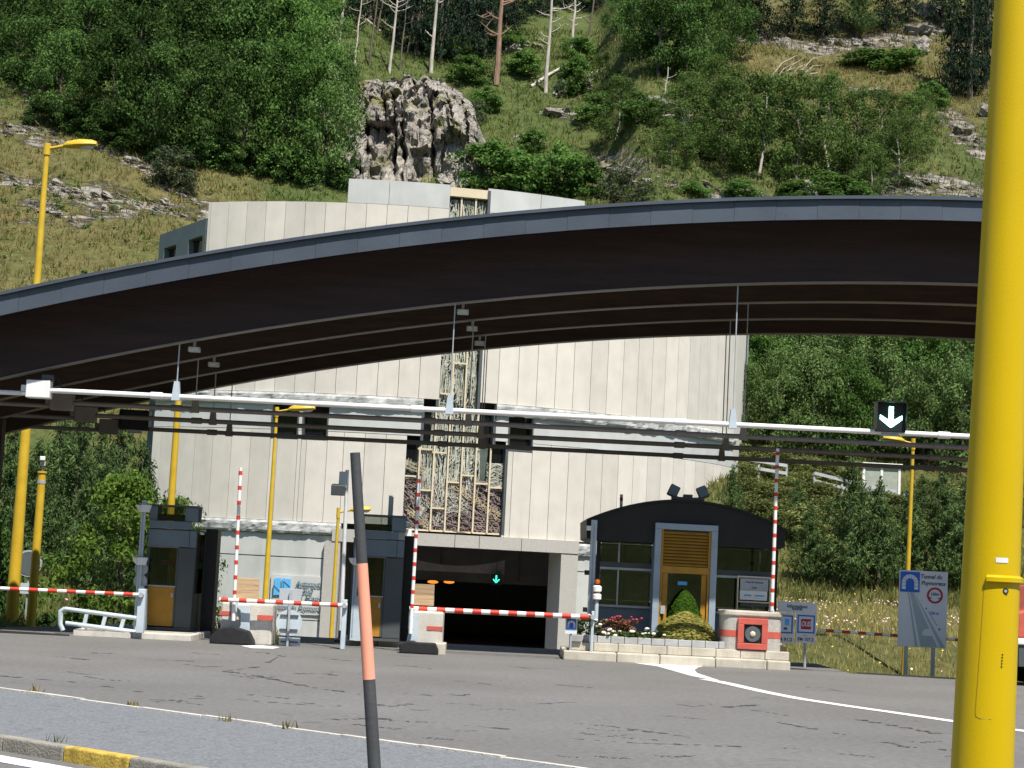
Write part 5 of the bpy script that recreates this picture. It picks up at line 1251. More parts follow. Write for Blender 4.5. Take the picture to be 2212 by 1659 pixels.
# concrete bollard block with red framed lamp
yk = yp+.30; x0, x1, z0, z1 = cr(1380,1120,1925,1490,yk)
blk = thing('concrete_bollard', 'speckled concrete block with rounded top and red framed lamp on the planter end', 'concrete block', ((x0+x1)/2, yk, .43))
def rr(x0, x1, y0, y1, r, n=6):
    pts = []
    for cx, cy, a0 in ((x1-r,y0+r,-HP),(x1-r,y1-r,0),(x0+r,y1-r,HP),(x0+r,y0+r,math.pi)):
        pts += [(cx+r*math.cos(a0+HP*k/n), cy+r*math.sin(a0+HP*k/n)) for k in range(n+1)]
    return pts
MB().prismz(rr(x0+.04,x1-.04,yk+.02,yk+1.0,.22), .43, z1-.13).build('body', M['granite'], blk, smooth=True)
MB().prismz(rr(x0,x1,yk-.02,yk+1.04,.24), z1-.128, z1).build('cap', M['concrete'], blk, bevel=.03)
q = cr(1525,1182,1785,1448,yk); zo0, zo1 = max(.45,q[2]), q[3]; f_ = .15
for a_ in ((q[0],q[1],zo1-f_,zo1),(q[0],q[1],zo0,zo0+f_),(q[0],q[0]+f_,zo0+f_,zo1-f_),(q[1]-f_,q[1],zo0+f_,zo1-f_)): MB().box(a_[0],a_[1],yk-.07,yk+.05,a_[2],a_[3]).build('red_frame', M['redmuted'], blk, bevel=.012)
MB().box(q[0]+f_,q[1]-f_,yk-.02,yk+.018,zo0+f_,zo1-f_).build('lamp_panel', M['black'], blk)
MB().tube([((q[0]+q[1])/2,yk-.05,(zo0+zo1)/2),((q[0]+q[1])/2,yk-.021,(zo0+zo1)/2)], .19, 20).build('lamp_ring', M['darkglass2'], blk)
MB().ball(((q[0]+q[1])/2,yk-.06,(zo0+zo1)/2), .07, 12, 6, (1,.4,1)).build('lamp_lens', M['framecream'], blk, smooth=True)
g = cr(1380,1283,1525,1318,yk)
MB().prismz(rr(x0+.034,x1-.034,yk+.014,yk+1.006,.226), g[2]-.05, g[3]+.01).build('red_stripe', M['redmuted'], blk, smooth=True)
# small blue tunnel sign left of the planter
def tunnel_icon(x0, x1, z0, z1, y, parent):
    MB().box(x0,x1,y-.012,y,z0,z1).build('blue_panel', M['signblue'], parent)
    w = x1-x0; cx = (x0+x1)/2; zb = z0+.12*(z1-z0); r1, r0 = .42*w, .22*w; zc_ = zb+.36*w
    parts = []
    n = 7
    for k in range(n):
        a0, a1 = math.pi*k/n+.03, math.pi*(k+1)/n-.03
        pts = [(cx+r1*math.cos(a), zc_+r1*math.sin(a)) for a in (a0,(a0+a1)/2,a1)] + [(cx+r0*math.cos(a), zc_+r0*math.sin(a)) for a in (a1,(a0+a1)/2,a0)]
        MB().prism(pts, y-.018, y-.0125).build('arch_stone', M['signwhite'], parent)
    for s in (-1, 1):
        for k in range(2):
            h = (zc_-zb)/2; a_, b_ = sorted((cx+s*r0, cx+s*r1)); MB().box(a_, b_, y-.018, y-.0125, zb+k*h+.006, zb+(k+1)*h-.006).build('arch_stone', M['signwhite'], parent)
x0,x1,z0,z1 = cr(46,1172,134,1306,45.4)
t = thing('tunnel_sign', 'small square blue tunnel sign beside the planter flowers', 'sign', ((x0+x1)/2, 45.4, 0))
MB().box(x0-.02,x1+.02,45.402,45.42,z0-.02,z1+.02).build('backing', M['signwhite'], t); tunnel_icon(x0+.01,x1-.01,z0+.09,z1-.005,45.4,t)
MB().tube([((x0+x1)/2,45.45,-.02),((x0+x1)/2,45.45,z1)], .03, 10).build('post', M['steel'], t)
# ------------------------------------------------------------ radio information sign
def su(c): return 1659 + .25*c
def sr(c0, d0, c1, d1, Y): return RC(su(c0), mv(d0), su(c1), mv(d1), Y)
ys_ = 47.8
q = sr(84,1040,421,1128,ys_); cx = (q[0]+q[1])/2
t = thing('information_sign', 'white radio information sign with two blue framed squares beside the concrete bollard', 'sign', (cx, ys_, 0))
MB().box(q[0],q[1],ys_,ys_+.025,q[2],q[3]).build('header_panel', M['signwhite'], t, bevel=.006)
text('Informations', (cx, ys_-.002, q[3]-.11), .085, M['ink'], t, width=.52); text('tunnel', (cx, ys_-.002, q[2]+.09), .075, M['ink'], t, width=.26)
for (c0, c1), kind in (((62,226),0), ((242,416),1)):
    g = sr(c0,1134,c1,1326,ys_)
    p_ = MB().box(g[0],g[1],ys_,ys_+.025,g[2],g[3]).build('square_panel', M['signwhite'], t, bevel=.006)
    b0 = .035; f_ = .035
    for a_ in ((g[0]+b0,g[1]-b0,g[3]-b0-f_-.02,g[3]-b0-.02),(g[0]+b0,g[1]-b0,g[2]+b0+.02,g[2]+b0+f_+.02),(g[0]+b0,g[0]+b0+f_,g[2]+b0+f_+.02,g[3]-b0-f_-.02),(g[1]-b0-f_,g[1]-b0,g[2]+b0+f_+.02,g[3]-b0-f_-.02)):
        MB().box(a_[0],a_[1],ys_-.006,ys_-.0005,a_[2],a_[3]).build('blue_border', M['signblue'], p_)
    gx, gz = (g[0]+g[1])/2, (g[2]+g[3])/2
    if kind:
        MB().box(gx-.13,gx+.13,ys_-.006,ys_-.0005,gz-.13,gz+.13).build('red_logo', M['signred'], p_)
        text('OUIS', (gx, ys_-.008, gz), .13, M['signwhite'], p_, name='logo_lettering', shear=.2, width=.25)
    else:
        MB().box(gx+.0,gx+.12,ys_-.006,ys_-.0005,gz-.02,gz+.14).build('blue_logo', M['logoblue'], p_); MB().box(gx-.02,gx+.07,ys_-.006,ys_-.0005,gz-.14,gz-.08).build('dark_logo', M['ink'], p_)
    g = sr(c0-4,1332,c1-6,1394,ys_)
    p_ = MB().box(g[0],g[1],ys_,ys_+.025,g[2],g[3]).build('frequency_plate', M['signwhite'], t, bevel=.006)
    text('FM 107.2' if kind else 'FM 91.2', ((g[0]+g[1])/2, ys_-.002, (g[2]+g[3])/2), .085, M['ink'], p_, width=.40)
px = P(su(322), mv(1500), ys_).x
for x in (px, px-.95): MB().tube([(x,ys_+.06,H(x,ys_)-.15),(x,ys_+.06,q[3]-.05)], .035, 10).build('post', M['steel'], t)
# ------------------------------------------------------------ large tunnel sign
yt = 48.0
q = (P(su(1128), mv(1090), yt).x, P(su(1548), mv(1110), yt).x, P(su(1330), mv(1430), yt).z, P(su(1350), mv(770), yt).z)
x0,x1,z0,z1 = q; w, h = x1-x0, z1-z0
t = thing('tunnel_sign', 'large white road sign announcing the tunnel with blue icon and red ring', 'sign', ((x0+x1)/2, yt, 0))
MB().box(x0,x1,yt,yt+.04,z0,z1).build('sign_panel', M['signwhite'], t, bevel=.01)
SX = lambda f: x0+w*f
SZ = lambda f: z1-h*f
tunnel_icon(SX(.02), SX(.42), SZ(.285), SZ(.02), yt-.001, t)
text('Tunnel du', (SX(.65), yt-.002, SZ(.075)), .105, M['ink'], t, shear=.25, width=w*.44); text('Puymorens', (SX(.70), yt-.002, SZ(.16)), .105, M['ink'], t, shear=.25, width=w*.50)
cx, cz = SX(.74), SZ(.315); r1, r0 = w*.165, w*.125
mb = MB(); K = 32; vs = []
for k in range(K):
    a_ = 2*math.pi*k/K
    for r_, yy_ in ((r0,yt-.008),(r1,yt-.008),(r1,yt-.001),(r0,yt-.001)): vs.append((cx+r_*math.cos(a_), yy_, cz+r_*math.sin(a_)))
fs = [(4*k+j, 4*((k+1)%K)+j, 4*((k+1)%K)+(j+1)%4, 4*k+(j+1)%4) for k in range(K) for j in range(4)]
mb.add(vs, fs); mb.build('red_ring', M['signred'], t)
text('150m', (cx, yt-.002, cz+.03), .075, M['ink'], t, width=.21)
for s in (-1, 1): MB().prism([(cx+s*.15,cz-.045),(cx+s*.06,cz-.07),(cx+s*.15,cz-.095)][::(1 if s < 0 else -1)], yt-.006, yt-.001).build('arrow', M['ink'], t)
MB().prism([(SX(.18),SZ(.29)),(SX(.36),SZ(.99)),(SX(.97),SZ(.99)),(SX(.32),SZ(.29))], yt-.005, yt-.001).build('road_symbol', M['signroad'], t)
for a_, b_ in (((.215,.29),(.44,.99)),((.30,.29),(.85,.99))):
    MB().prism([(SX(a_[0]-.008),SZ(a_[1])),(SX(b_[0]-.03),SZ(b_[1])),(SX(b_[0]+.03),SZ(b_[1])),(SX(a_[0]+.008),SZ(a_[1]))], yt-.009, yt-.0055).build('road_line', M['signwhite'], t)
cz_ = SZ(.80); MB().prism([(SX(.50),cz_-.09),(SX(.73),cz_-.09),(SX(.73),cz_-.01),(SX(.68),cz_+.08),(SX(.55),cz_+.08),(SX(.50),cz_-.01)], yt-.012, yt-.0095).build('car_symbol', M['signwhite'], t)
text('150 m', (SX(.73), yt-.002, SZ(.55)), .075, M['signblue'], t, width=.24)
MB().bar((SX(.62),yt-.003,SZ(.53)),(SX(.80),yt-.003,SZ(.71)),.012,.005,Vector((0,-1,0))).build('dimension_line', M['inkgreen'], t)
for f0, f1, sz in ((.85,.755,.05),(.57,.49,.035),(.47,.39,.02),(.40,.32,.014)): MB().box(SX(f0)-sz/2,SX(f0)+sz/2,yt-.005,yt-.001,SZ(f1)-sz/2,SZ(f1)+sz/2).build('dimension_mark', M['inkgreen'], t)
for c in (1195, 1430):
    x = P(su(c), mv(1550), yt).x; MB().box(x-.045,x+.045,yt+.041,yt+.12,H(x,yt)-.2,z1-.15).build('post', M['steel'], t)
# ------------------------------------------------------------ white shelter and guard rails on the upper road
ysh = 104.5
x0,x1,z0,z1 = RC(1864,1003,1945,1064,ysh)
zg = H((x0+x1)/2, ysh)
sh = thing('shelter', 'white framed roadside shelter with glass panes on the upper road', 'shelter', ((x0+x1)/2, ysh, zg))
xm2 = (x0+x1)/2
for x in (x0+.05, xm2, x1-.05):
    MB().box(x-.07,x+.07,ysh,ysh+.12,zg-.2,z1-.15).build('post', M['white'], sh)
MB().box(x0-.05,x1+.1,ysh-.1,ysh+1.5,z1-.15,z1+.06).build('roof', M['white'], sh, bevel=.02)
for x in (x0+.05, x1-.05): MB().box(x-.05,x+.05,ysh+1.35,ysh+1.45,zg-.2,z1-.15).build('post', M['white'], sh)
for a_, b_ in ((x0+.13, xm2-.08), (xm2+.08, x1-.13)):
    MB().box(a_, b_, ysh+.04, ysh+.06, zg+.4, z1-.17).build('pane', mat('frosted_pane', (.36,.39,.33), .25), sh); MB().box(a_, b_, ysh+.01, ysh+.10, zg+.25, zg+.38).build('rail', M['white'], sh)
M['railsteel'] = mat('guard_rail_steel', (.42,.43,.44), .5)
def guard(pts, label, ydef):
    P_ = [P(u, v, y_) for u, v, y_ in pts]; t = thing('guard_rail', label, 'guard rail', (P_[0].x, P_[0].y, H(P_[0].x, P_[0].y)), 'guard rails on the upper road')
    for a_, b_ in zip(P_, P_[1:]):
        for dz in (0, -.42): MB().bar(a_+Vector((0,0,dz)), b_+Vector((0,0,dz)), .05, .17).build('rail', M['railsteel'], t)
    for p in P_: MB().box(p.x-.05,p.x+.05,p.y+.04,p.y+.14,min(H(p.x,p.y+.1), p.z-1)-.1,p.z+.05).build('post', M['steel'], t)
guard([(1588,990,101),(1640,996,101.5),(1700,1006,102)], 'galvanised guard rail beside the facade corner on the upper road', 0)
guard([(1760,1022,102),(1820,1037,102),(1880,1052,102),(1935,1062,102.5)], 'galvanised guard rail in front of the white shelter', 0)
guard([(1955,1068,102.5),(2000,1076,102.5),(2060,1090,103)], 'galvanised guard rail behind the thin yellow lamp', 0)
# ------------------------------------------------------------ foreground yellow mast
ym = 10.0
ax0, ax1 = P(2121.5,1659,ym), P(2196,0,ym)
def axp(z): t_ = (z-ax0.z)/(ax1.z-ax0.z); return ax0.lerp(ax1, t_)
def axr(z): t_ = (z-ax0.z)/(ax1.z-ax0.z); return (131 + (96-131)*t_)/2*ym/F
mast = thing('yellow_mast', 'thick glossy yellow mast with an access door lip and small label', 'mast', (axp(-.05).x, axp(-.05).y, -.05))
zs_ = [-.05, .5, 1, 2, 3, 5, 8, 10.5]
MB().tube([axp(z) for z in zs_], [max(.05, axr(z)) for z in zs_], 40).build('mast_tube', M['yellow'], mast, smooth=True)
zt = 10.5; MB().tube([axp(zt), axp(zt)+Vector((1.2,0,.25))], .05, 12).build('arm', M['yellow'], mast, smooth=True)
hd = axp(zt)+Vector((1.6,0,.33)); MB().ball(hd, .45, 14, 8, (1.2,.5,.28)).build('lamp_head', M['yellow'], mast, smooth=True)
def mpt(u, v, off=0.0):
    """point on the mast's front surface under a pixel"""
    d = ray(u, v); y = ym
    for _ in range(12):
        q_ = EYE + d*(y/d.y); c_ = axp(q_.z); r_ = axr(q_.z)+off; dx = max(-r_*.999, min(r_*.999, q_.x-c_.x)); y = c_.y - math.sqrt(r_*r_-dx*dx)
    return EYE + d*(y/d.y)
zlip = mpt(2160,1250).z; c_ = axp(zlip); r_ = axr(zlip)
mb = MB(); vs = []; n = 20; a0, a1 = math.radians(-112), math.radians(-10)
for i in range(n+1):
    a_ = a0+(a1-a0)*i/n
    for rr_, zz_ in ((r_-.004,-.020),(r_+.020,-.016),(r_+.020,.006),(r_-.004,.020)): vs.append((c_.x+rr_*math.cos(a_), c_.y+rr_*math.sin(a_), zlip+zz_))
fs = [(0,1,2,3),(4*n+3,4*n+2,4*n+1,4*n)] + [(4*i+k,4*i+4+k,4*i+4+(k+1)%4,4*i+(k+1)%4) for i in range(n) for k in range(4)]
mb.add(vs, fs); mb.build('door_lip', M['yellow'], mast, smooth=True)
def curved_patch(u0, v0, u1, v1, off, name, m):
    mb = MB(); n = 6; vs = []
    for v in (v0, v1):
        for i in range(n+1): vs.append(mpt(u0+(u1-u0)*i/n, v+.05*(u1-u0)*i/n, off))
    mb.add(vs, [(i,i+1,n+2+i,n+1+i) for i in range(n)]); return mb.build(name, m, mast)
curved_patch(2151,1204,2178,1215,.002,'label_plate', M['signwhite'])
p = mpt(2172,1277,.001); MB().tube([p+Vector((0,-.003,0)), p+Vector((0,.01,0))], .016, 16).build('lock', M['blackmatt'], mast)
MB().tube([p+Vector((0,-.005,0)), p+Vector((0,-.002,0))], .008, 10).build('lock_core', M['steel'], mast)
for k in range(5):
    p = mpt(2165.5-.5*k,1414+6.6*k,.001); MB().tube([p+Vector((0,-.002,0)), p+Vector((0,.01,0))], .0042, 10).build('vent_hole', M['blackmatt'], mast)
seam = [(2126,1262),(2122,1330),(2116,1420),(2110,1500),(2107,1538),(2109,1548),(2118,1552),(2140,1554),(2186,1556)]
mb = MB(); sp = [mpt(u, v, .0005) for u, v in seam]
for a_, b_ in zip(sp, sp[1:]): mb.tube([a_, b_], .0016, 6)
mb.build('door_seam', mat('mast_seam', (.30,.19,.01), .6), mast)
# ------------------------------------------------------------ snow pole
yk_ = 8.6
q1, q0_ = P(767,978,yk_), P(809,1659,yk_); d_ = (q0_-q1)
def sp_(v): return q1 + d_*((v-978)/681)
tb_ = (-.02 - q1.z)/d_.z; base = q1 + d_*tb_
snow = thing('snow_pole', 'leaning snow marker pole with dark grey and salmon bands', 'pole', base)
def srad(t_): return .0235 + (.0305-.0235)*min(t_,1.6)
def seg(t0, t1, m, nm, ex=0):
    MB().tube([q1+d_*t0, q1+d_*t1], [srad(t0)+ex, srad(t1)+ex], 24).build(nm, m, snow, smooth=True)
s0, s1 = (1220-978)/681, (1470-978)/681
seg(0, s0, M['rubber'], 'dark_band'); seg(s0, s1, M['pink'], 'salmon_band', .0008); seg(s1, tb_, M['rubber'], 'dark_band')
# ------------------------------------------------------------ service van glimpsed right of the mast
yv = 43.5
xv = P(2198,1400,yv).x
t = thing('parked_truck', 'white and red truck edge glimpsed beside the thick yellow mast', 'truck', (xv+2.5, yv, 0))
MB().box(xv, xv+5.2, yv, yv+2.2, .95, 1.10).build('bumper', M['white'], t, bevel=.03)
MB().box(xv+1.75, xv+5.2, yv+.03, yv+2.17, 1.101, 2.45).build('body', M['redmuted'], t, bevel=.05)
mb = MB(); mb.prism([(xv,1.101),(xv+1.7,1.101),(xv+1.7,2.35),(xv+.55,2.35),(xv+.12,1.75),(xv,1.70)], yv+.05, yv+2.15); cab = mb.build('cab', M['redmuted'], t, bevel=.05)
mb = MB(); mb.prism([(xv+.35,1.76),(xv+1.45,1.76),(xv+1.45,2.22),(xv+.66,2.22)], yv+.03, yv+.049); mb.build('side_window', M['glassdark'], cab)
MB().box(xv+1.48, xv+1.52, yv+.03, yv+.049, 1.2, 2.2).build('door_seam', M['boothdark'], cab)
MB().box(xv-.03, xv+.02, yv+.2, yv+.5, 1.2, 1.38).build('headlight', M['lamp_glass'], cab); MB().box(xv-.03, xv+.02, yv+1.7, yv+2.0, 1.2, 1.38).build('headlight', M['lamp_glass'], cab)
MB().box(xv+1.77, xv+5.18, yv+.02, yv+2.18, 1.6, 1.72).build('stripe', M['white'], t)
MB().box(xv+.05, xv+5.1, yv+.05, yv+2.1, .45, .949).build('chassis', M['boothdark'], t)
for x in (xv+.75, xv+4.3):
    wh = MB().tube([(x,yv+.02,.42),(x,yv+.28,.42)], .42, 20).build('wheel', M['blackmatt'], t); MB().tube([(x,yv+.0,.42),(x,yv+.019,.42)], .22, 16).build('rim', M['steel'], wh)
    MB().tube([(x,yv+1.9,.42),(x,yv+2.15,.42)], .42, 20).build('wheel', M['blackmatt'], t)
# ------------------------------------------------------------ vegetation meshes (numpy)
rg = np.random.default_rng(3)
def mesh_quads(name, v, m, per=4):
    n = len(v); me = bpy.data.meshes.new(name)
    me.vertices.add(n); me.vertices.foreach_set('co', np.asarray(v, dtype=np.float32).ravel())
    nf = n // per; me.loops.add(n); me.loops.foreach_set('vertex_index', np.arange(n, dtype=np.int32))
    me.polygons.add(nf); me.polygons.foreach_set('loop_start', np.arange(0, n, per, dtype=np.int32)); me.polygons.foreach_set('loop_total', np.full(nf, per, dtype=np.int32))
    me.update(calc_edges=True); me.validate(); me.materials.append(m); return me
def unit(a): return a / np.maximum(1e-6, np.linalg.norm(a, axis=1, keepdims=True))
def leaves(pos, nrm, size, aspect=.55, jitter=.35):
    """rhombic leaf faces at pos facing nrm"""
    n = len(pos); t = unit(np.cross(nrm, rg.normal(size=(n,3)))); b = np.cross(nrm, t)
    s = (size * rg.uniform(1-jitter, 1+jitter, (n,1)))
    q = np.stack([pos - t*s*.5, pos - b*s*aspect*.5 + nrm*s*.06, pos + t*s*.5, pos + b*s*aspect*.5 + nrm*s*.06], axis=1)
    return q.reshape(-1, 3)
def clump_cloud(cent, rad, per, size, updir=.45, squash=.75, aspect=.55):
    P_, N_ = [], []
    for c, r in zip(cent, rad):
        k = max(6, int(per * rg.uniform(.75, 1.25))); d = unit(rg.normal(size=(k,3)))
        rr = r * (rg.random((k,1)) ** .45); p = c + d*rr*np.array([1,1,squash])
        N_.append(unit(d*.7 + np.array([0,0,updir]) + rg.normal(size=(k,3))*.45)); P_.append(p)
    return leaves(np.concatenate(P_), np.concatenate(N_), size, aspect)
def broadleaf(n, per, leaf, base=.16, low=1.0, cr=.13):
    """unit crown: height 1, half width .5"""
    cent = []
    while len(cent) < n:
        t = rg.random(); a = rg.random()*2*math.pi
        R = .5 * (math.sin(math.pi * min(1, (t*.92+.06))**.75) ** .6) * low
        rr = R * math.sqrt(rg.random()) * rg.uniform(.75, 1.12)
        cent.append((rr*math.cos(a), rr*math.sin(a), base + (1-base-cr*.6)*t))
    cent = np.array(cent); rad = rg.uniform(.65, 1.25, n) * cr
    return clump_cloud(cent, rad, per, leaf)
def trunk_mesh(name, m, h=.8, r=.022, limbs=7, lean=.03, forks=0):
    mb = MB(); rr = random.Random(len(name)*7 + limbs + int(r*1e4)); pts = []; x = y = 0
    for i in range(7):
        pts.append((x, y, h*i/6)); x += rr.uniform(-lean, lean); y += rr.uniform(-lean, lean)
    mb.tube(pts, [r*(1-.12*i) for i in range(7)], 7)
    for i in range(limbs):
        k = rr.randint(2, 5); a = rr.uniform(0, 6.28); L = rr.uniform(.07, .17); p = Vector(pts[k])
        mid = p + Vector((math.cos(a)*L*.5, math.sin(a)*L*.5, L*.35)); end = p + Vector((math.cos(a)*L, math.sin(a)*L, L*.85))
        mb.tube([p, mid, end], [r*.45, r*.32, r*.12], 5)
    b = MB(); b.v, b.f = mb.v, mb.f; o = b.build(name, m); me = o.data; bpy.data.objects.remove(o)
    # build() recentres x,y: undo so that the trunk stands on the origin
    return me
def rezero(me):
    a = np.empty(len(me.vertices)*3, dtype=np.float32); me.vertices.foreach_get('co', a); a = a.reshape(-1,3)
    low = a[a[:,2] < .02].mean(0); a[:,0] -= low[0]; a[:,1] -= low[1]; me.vertices.foreach_set('co', a.ravel()); me.update(); return me
TRUNK = [rezero(trunk_mesh('trunk', M['bark'], .8, .020, 7+i)) for i in range(3)]
POLE = [rezero(trunk_mesh('trunk', M['bark'], .95, .022, 0, .008))]
TRUNKP = [rezero(trunk_mesh('trunk', M['palebark'], .82, .016, 6+i)) for i in range(2)]
STEM = [rezero(trunk_mesh('stem', M['bark'], .7, .03, 10, .06))]
CROWN = [mesh_quads('crown', broadleaf(70, 150, .031, .10), M['leaf_wood']) for _ in range(5)]
CROWNB = [mesh_quads('crown', broadleaf(68, 140, .032, .05), M['leaf_bright']) for _ in range(4)]
CROWNF = [mesh_quads('crown', broadleaf(68, 140, .032, .05), M['leaf_forest']) for _ in range(3)]
CROWNT = [mesh_quads('crown', broadleaf(64, 110, .028, .05, 1.0, .11), M['leaf_hazel']) for _ in range(3)]
BUSH = [mesh_quads('foliage', broadleaf(46, 90, .075, .0, 1.1, .18), M['leaf_bright']) for _ in range(3)]
BUSHO = [mesh_quads('foliage', broadleaf(46, 90, .060, .0, 1.1, .17), M['olive']) for _ in range(2)]
BUSHG = [mesh_quads('foliage', broadleaf(34, 60, .070, .0, 1.1, .18), M['leaf_grey']) for _ in range(2)]
BUSHW = [mesh_quads('foliage', broadleaf(46, 90, .070, .0, 1.1, .18), M['leaf_wood']) for _ in range(2)]
def conifer(n_wh, n_br, per, leaf, power=.8, droop=.10, base=.08, fill=1.0, asp=.38):
    P_, N_ = [], []
    for i in range(n_wh):
        t = base + (1-base)*i/(n_wh-1); L = .5*(1-t)**power*rg.uniform(.8, 1.1) + .012
        for b in range(n_br):
            a = rg.random()*6.283; l = L*rg.uniform(.65, 1.12); k = max(3, int(per*l/.5))
            s = rg.random((k,1))**.7 * l
            p = np.concatenate([np.cos(a)*s, np.sin(a)*s, t - droop*s + .10*s*s/l + 0*s], axis=1) + rg.normal(size=(k,3))*[.02,.02,.010]*fill
            d = np.array([math.cos(a), math.sin(a), .5]); P_.append(p); N_.append(unit(d*.3 + np.array([0,0,.6]) + rg.normal(size=(k,3))*.55))
    return leaves(np.concatenate(P_), np.concatenate(N_), leaf, asp)
PINE = [mesh_quads('crown', conifer(22, 8, 85, .050, .80, -.25, .06, 1.1, .24), M['leaf_pine']) for _ in range(4)]
SPRUCE = [mesh_quads('crown', conifer(30, 9, 34, .042, .85, .22, .10), M['leaf_dark']) for _ in range(3)]
MAPLE = [mesh_quads('crown', broadleaf(70, 120, .030, .04, 1.0, .11), M['leaf_maple']) for _ in range(1)]

def plant(name, label, cat, base, h, w, crown, trunk, group, rz=None, cname='crown', tname='trunk', cmat=None):
    t = thing(name, label, cat, base, group); t.rotation_euler = (0, 0, rnd.random()*6.28 if rz is None else rz)
    for me, nm, ww in ((crown, cname, w), (trunk, tname, h*.9)):
        if me is None: continue
        o = bpy.data.objects.new(nm, me); COL.objects.link(o); o.parent = t; o.scale = (ww, ww, h)
    return t
def at_hill(u, v, hp, wp, y0=47):
    p = hill_at(u, v, y0); m = depth(p)/F; return p - Vector((0,0,.15)), hp*m, wp*m
def grove(lst, name, label, group, crowns, trunks, cat='tree', y0=47, cname='crown'):
    for i, (u, v, hp, wp) in enumerate(lst):
        p, h, w = at_hill(u, v, hp, wp, y0)
        plant(name, label, cat, p, h, w, crowns[i % len(crowns)], trunks[i % len(trunks)] if trunks else None, group, cname=cname)
# dense broadleaf wood beside the cliff
wood = [(130,262,215,170),(235,300,260,190),(335,338,260,190),(430,352,280,200),(530,362,300,220),(625,378,320,220),(695,392,270,170),(735,330,220,110),
        (90,200,230,200),(290,250,300,230),(400,262,320,230),(520,270,330,240),(620,285,330,230),(700,262,240,150),(30,165,240,210),
        (190,160,250,230),(330,165,270,230),(460,170,270,230),(580,180,270,220),(680,180,230,170),(-20,110,230,220),(90,95,200,210),(230,80,200,220),(370,85,200,220),(500,90,200,220),(620,100,200,200),(700,105,180,130),
        (-30,40,200,200),(160,20,180,220),(300,10,180,220),(440,15,180,220),(560,20,180,210),(670,30,170,170)]
grove(wood, 'broadleaf_tree', 'dense green broadleaf tree in the wood above the dry rocky slope', 'broadleaf wood beside the cliff', CROWN + CROWNB[:1] + CROWNF[:1], TRUNK)
skirt = [(90,268,60,80),(150,282,60,80),(210,305,70,90),(270,322,60,80),(320,345,60,80),(470,362,70,100),(540,372,70,100),(600,384,80,100),(660,396,80,90),(720,400,80,80),(420,356,60,80),(30,180,60,80),(745,345,70,50)]
grove(skirt, 'edge_bush', 'dark green bush along the lower edge of the broadleaf wood', 'bushes along the wood edge', BUSHW, STEM, 'shrub', cname='foliage')
# dark conifers behind the dead trunks
dark = [(745,60,240,120),(800,48,240,130),(855,55,240,130),(905,70,260,140),(960,80,270,140),(1015,85,270,140),(1060,70,240,130),(1110,55,220,120),(1000,30,220,140),(880,20,220,140),(900,120,260,130),(950,135,270,130),(1000,130,270,130),(1045,125,260,120),(1090,110,240,100),(860,100,220,110),(1165,40,200,110),(1220,20,200,110),(1290,20,190,120)]
grove(dark, 'dark_conifer', 'dark conifer in the shaded stand behind the bare dead trunks', 'dark conifers behind the dead trunks', SPRUCE, POLE)
edge = [(1640,85,170,120),(1710,78,170,120),(1780,84,180,120),(1850,80,180,120),(1915,70,180,110),(1965,52,160,90),(1600,70,180,120)]
grove(edge, 'dark_conifer', 'dark conifer along the upper edge of the dry grass clearing', 'conifers above the clearing', SPRUCE + PINE[:1], POLE)
rightc = [(2058,205,330,120),(2095,215,330,110),(2130,190,330,120),(2035,60,200,110),(2110,90,220,130)]
grove(rightc, 'tall_conifer', 'tall thin conifer standing among pale boulders beside the yellow mast', 'tall conifers among the boulders', SPRUCE, POLE)
upper = [(1420,168,230,160),(1475,178,250,170),(1530,160,240,150),(1385,130,200,130),(1570,130,220,130),(1490,80,180,150),(1560,60,180,140),(1430,60,170,130),(1340,60,130,90)]
grove(upper, 'broadleaf_tree', 'mid green broadleaf tree beside the dry clearing above the hazel thicket', 'trees beside the clearing', CROWN + CROWNB, TRUNK)
thicket = [(1330,300,150,150),(1300,215,110,90),(1480,330,170,180),(1560,355,210,200),(1640,375,240,210),(1720,390,250,210),(1790,370,230,180),(1850,365,190,150),(1900,340,160,150),(1960,330,140,150),(1480,290,150,150),(1590,280,150,190),(1680,290,140,180),(1540,220,110,140),(1940,400,160,130),(1990,280,95,110),(1880,420,120,120),(1450,360,110,130),(1760,290,130,160)]
grove(thicket, 'hazel_tree', 'loose low hazel tree in the thicket above the canopy roof', 'hazel thicket on the slope', CROWNT, TRUNKP[:1] + TRUNK[:1])
shr = [(1055,405,110,150),(1120,410,95,110),(1200,418,120,130),(1260,420,90,90),(1010,180,70,80),(1050,240,60,70),(1240,200,90,80),(1290,270,80,90),(1380,260,70,90),(1150,330,60,70),(1790,425,60,110),(1835,440,60,110),(1720,430,50,90),(1600,430,50,80),(1500,425,40,70),(1250,130,60,70),(1130,160,60,80),(1090,110,60,80),(1940,150,50,120),(1870,140,40,100),(980,130,60,70),(2010,230,60,80)]
grove(shr, 'green_shrub', 'bright green shrub on the slope above the canopy roof', 'shrubs on the slope', BUSH, STEM, 'shrub', cname='foliage')
grove([(365,400,95,120),(395,415,50,70)], 'olive_shrub', 'olive green shrub on the dry slope below the wood', 'olive shrubs on the dry slope', BUSHG[:1], STEM, 'shrub', cname='foliage')
grove([(1340,428,75,100),(1000,300,60,80),(1020,260,50,70),(985,245,40,60),(1380,435,50,80)], 'grey_shrub', 'thin grey green shrub beside the cliff rocks', 'grey shrubs beside the rocks', BUSHG, STEM, 'shrub', cname='foliage')
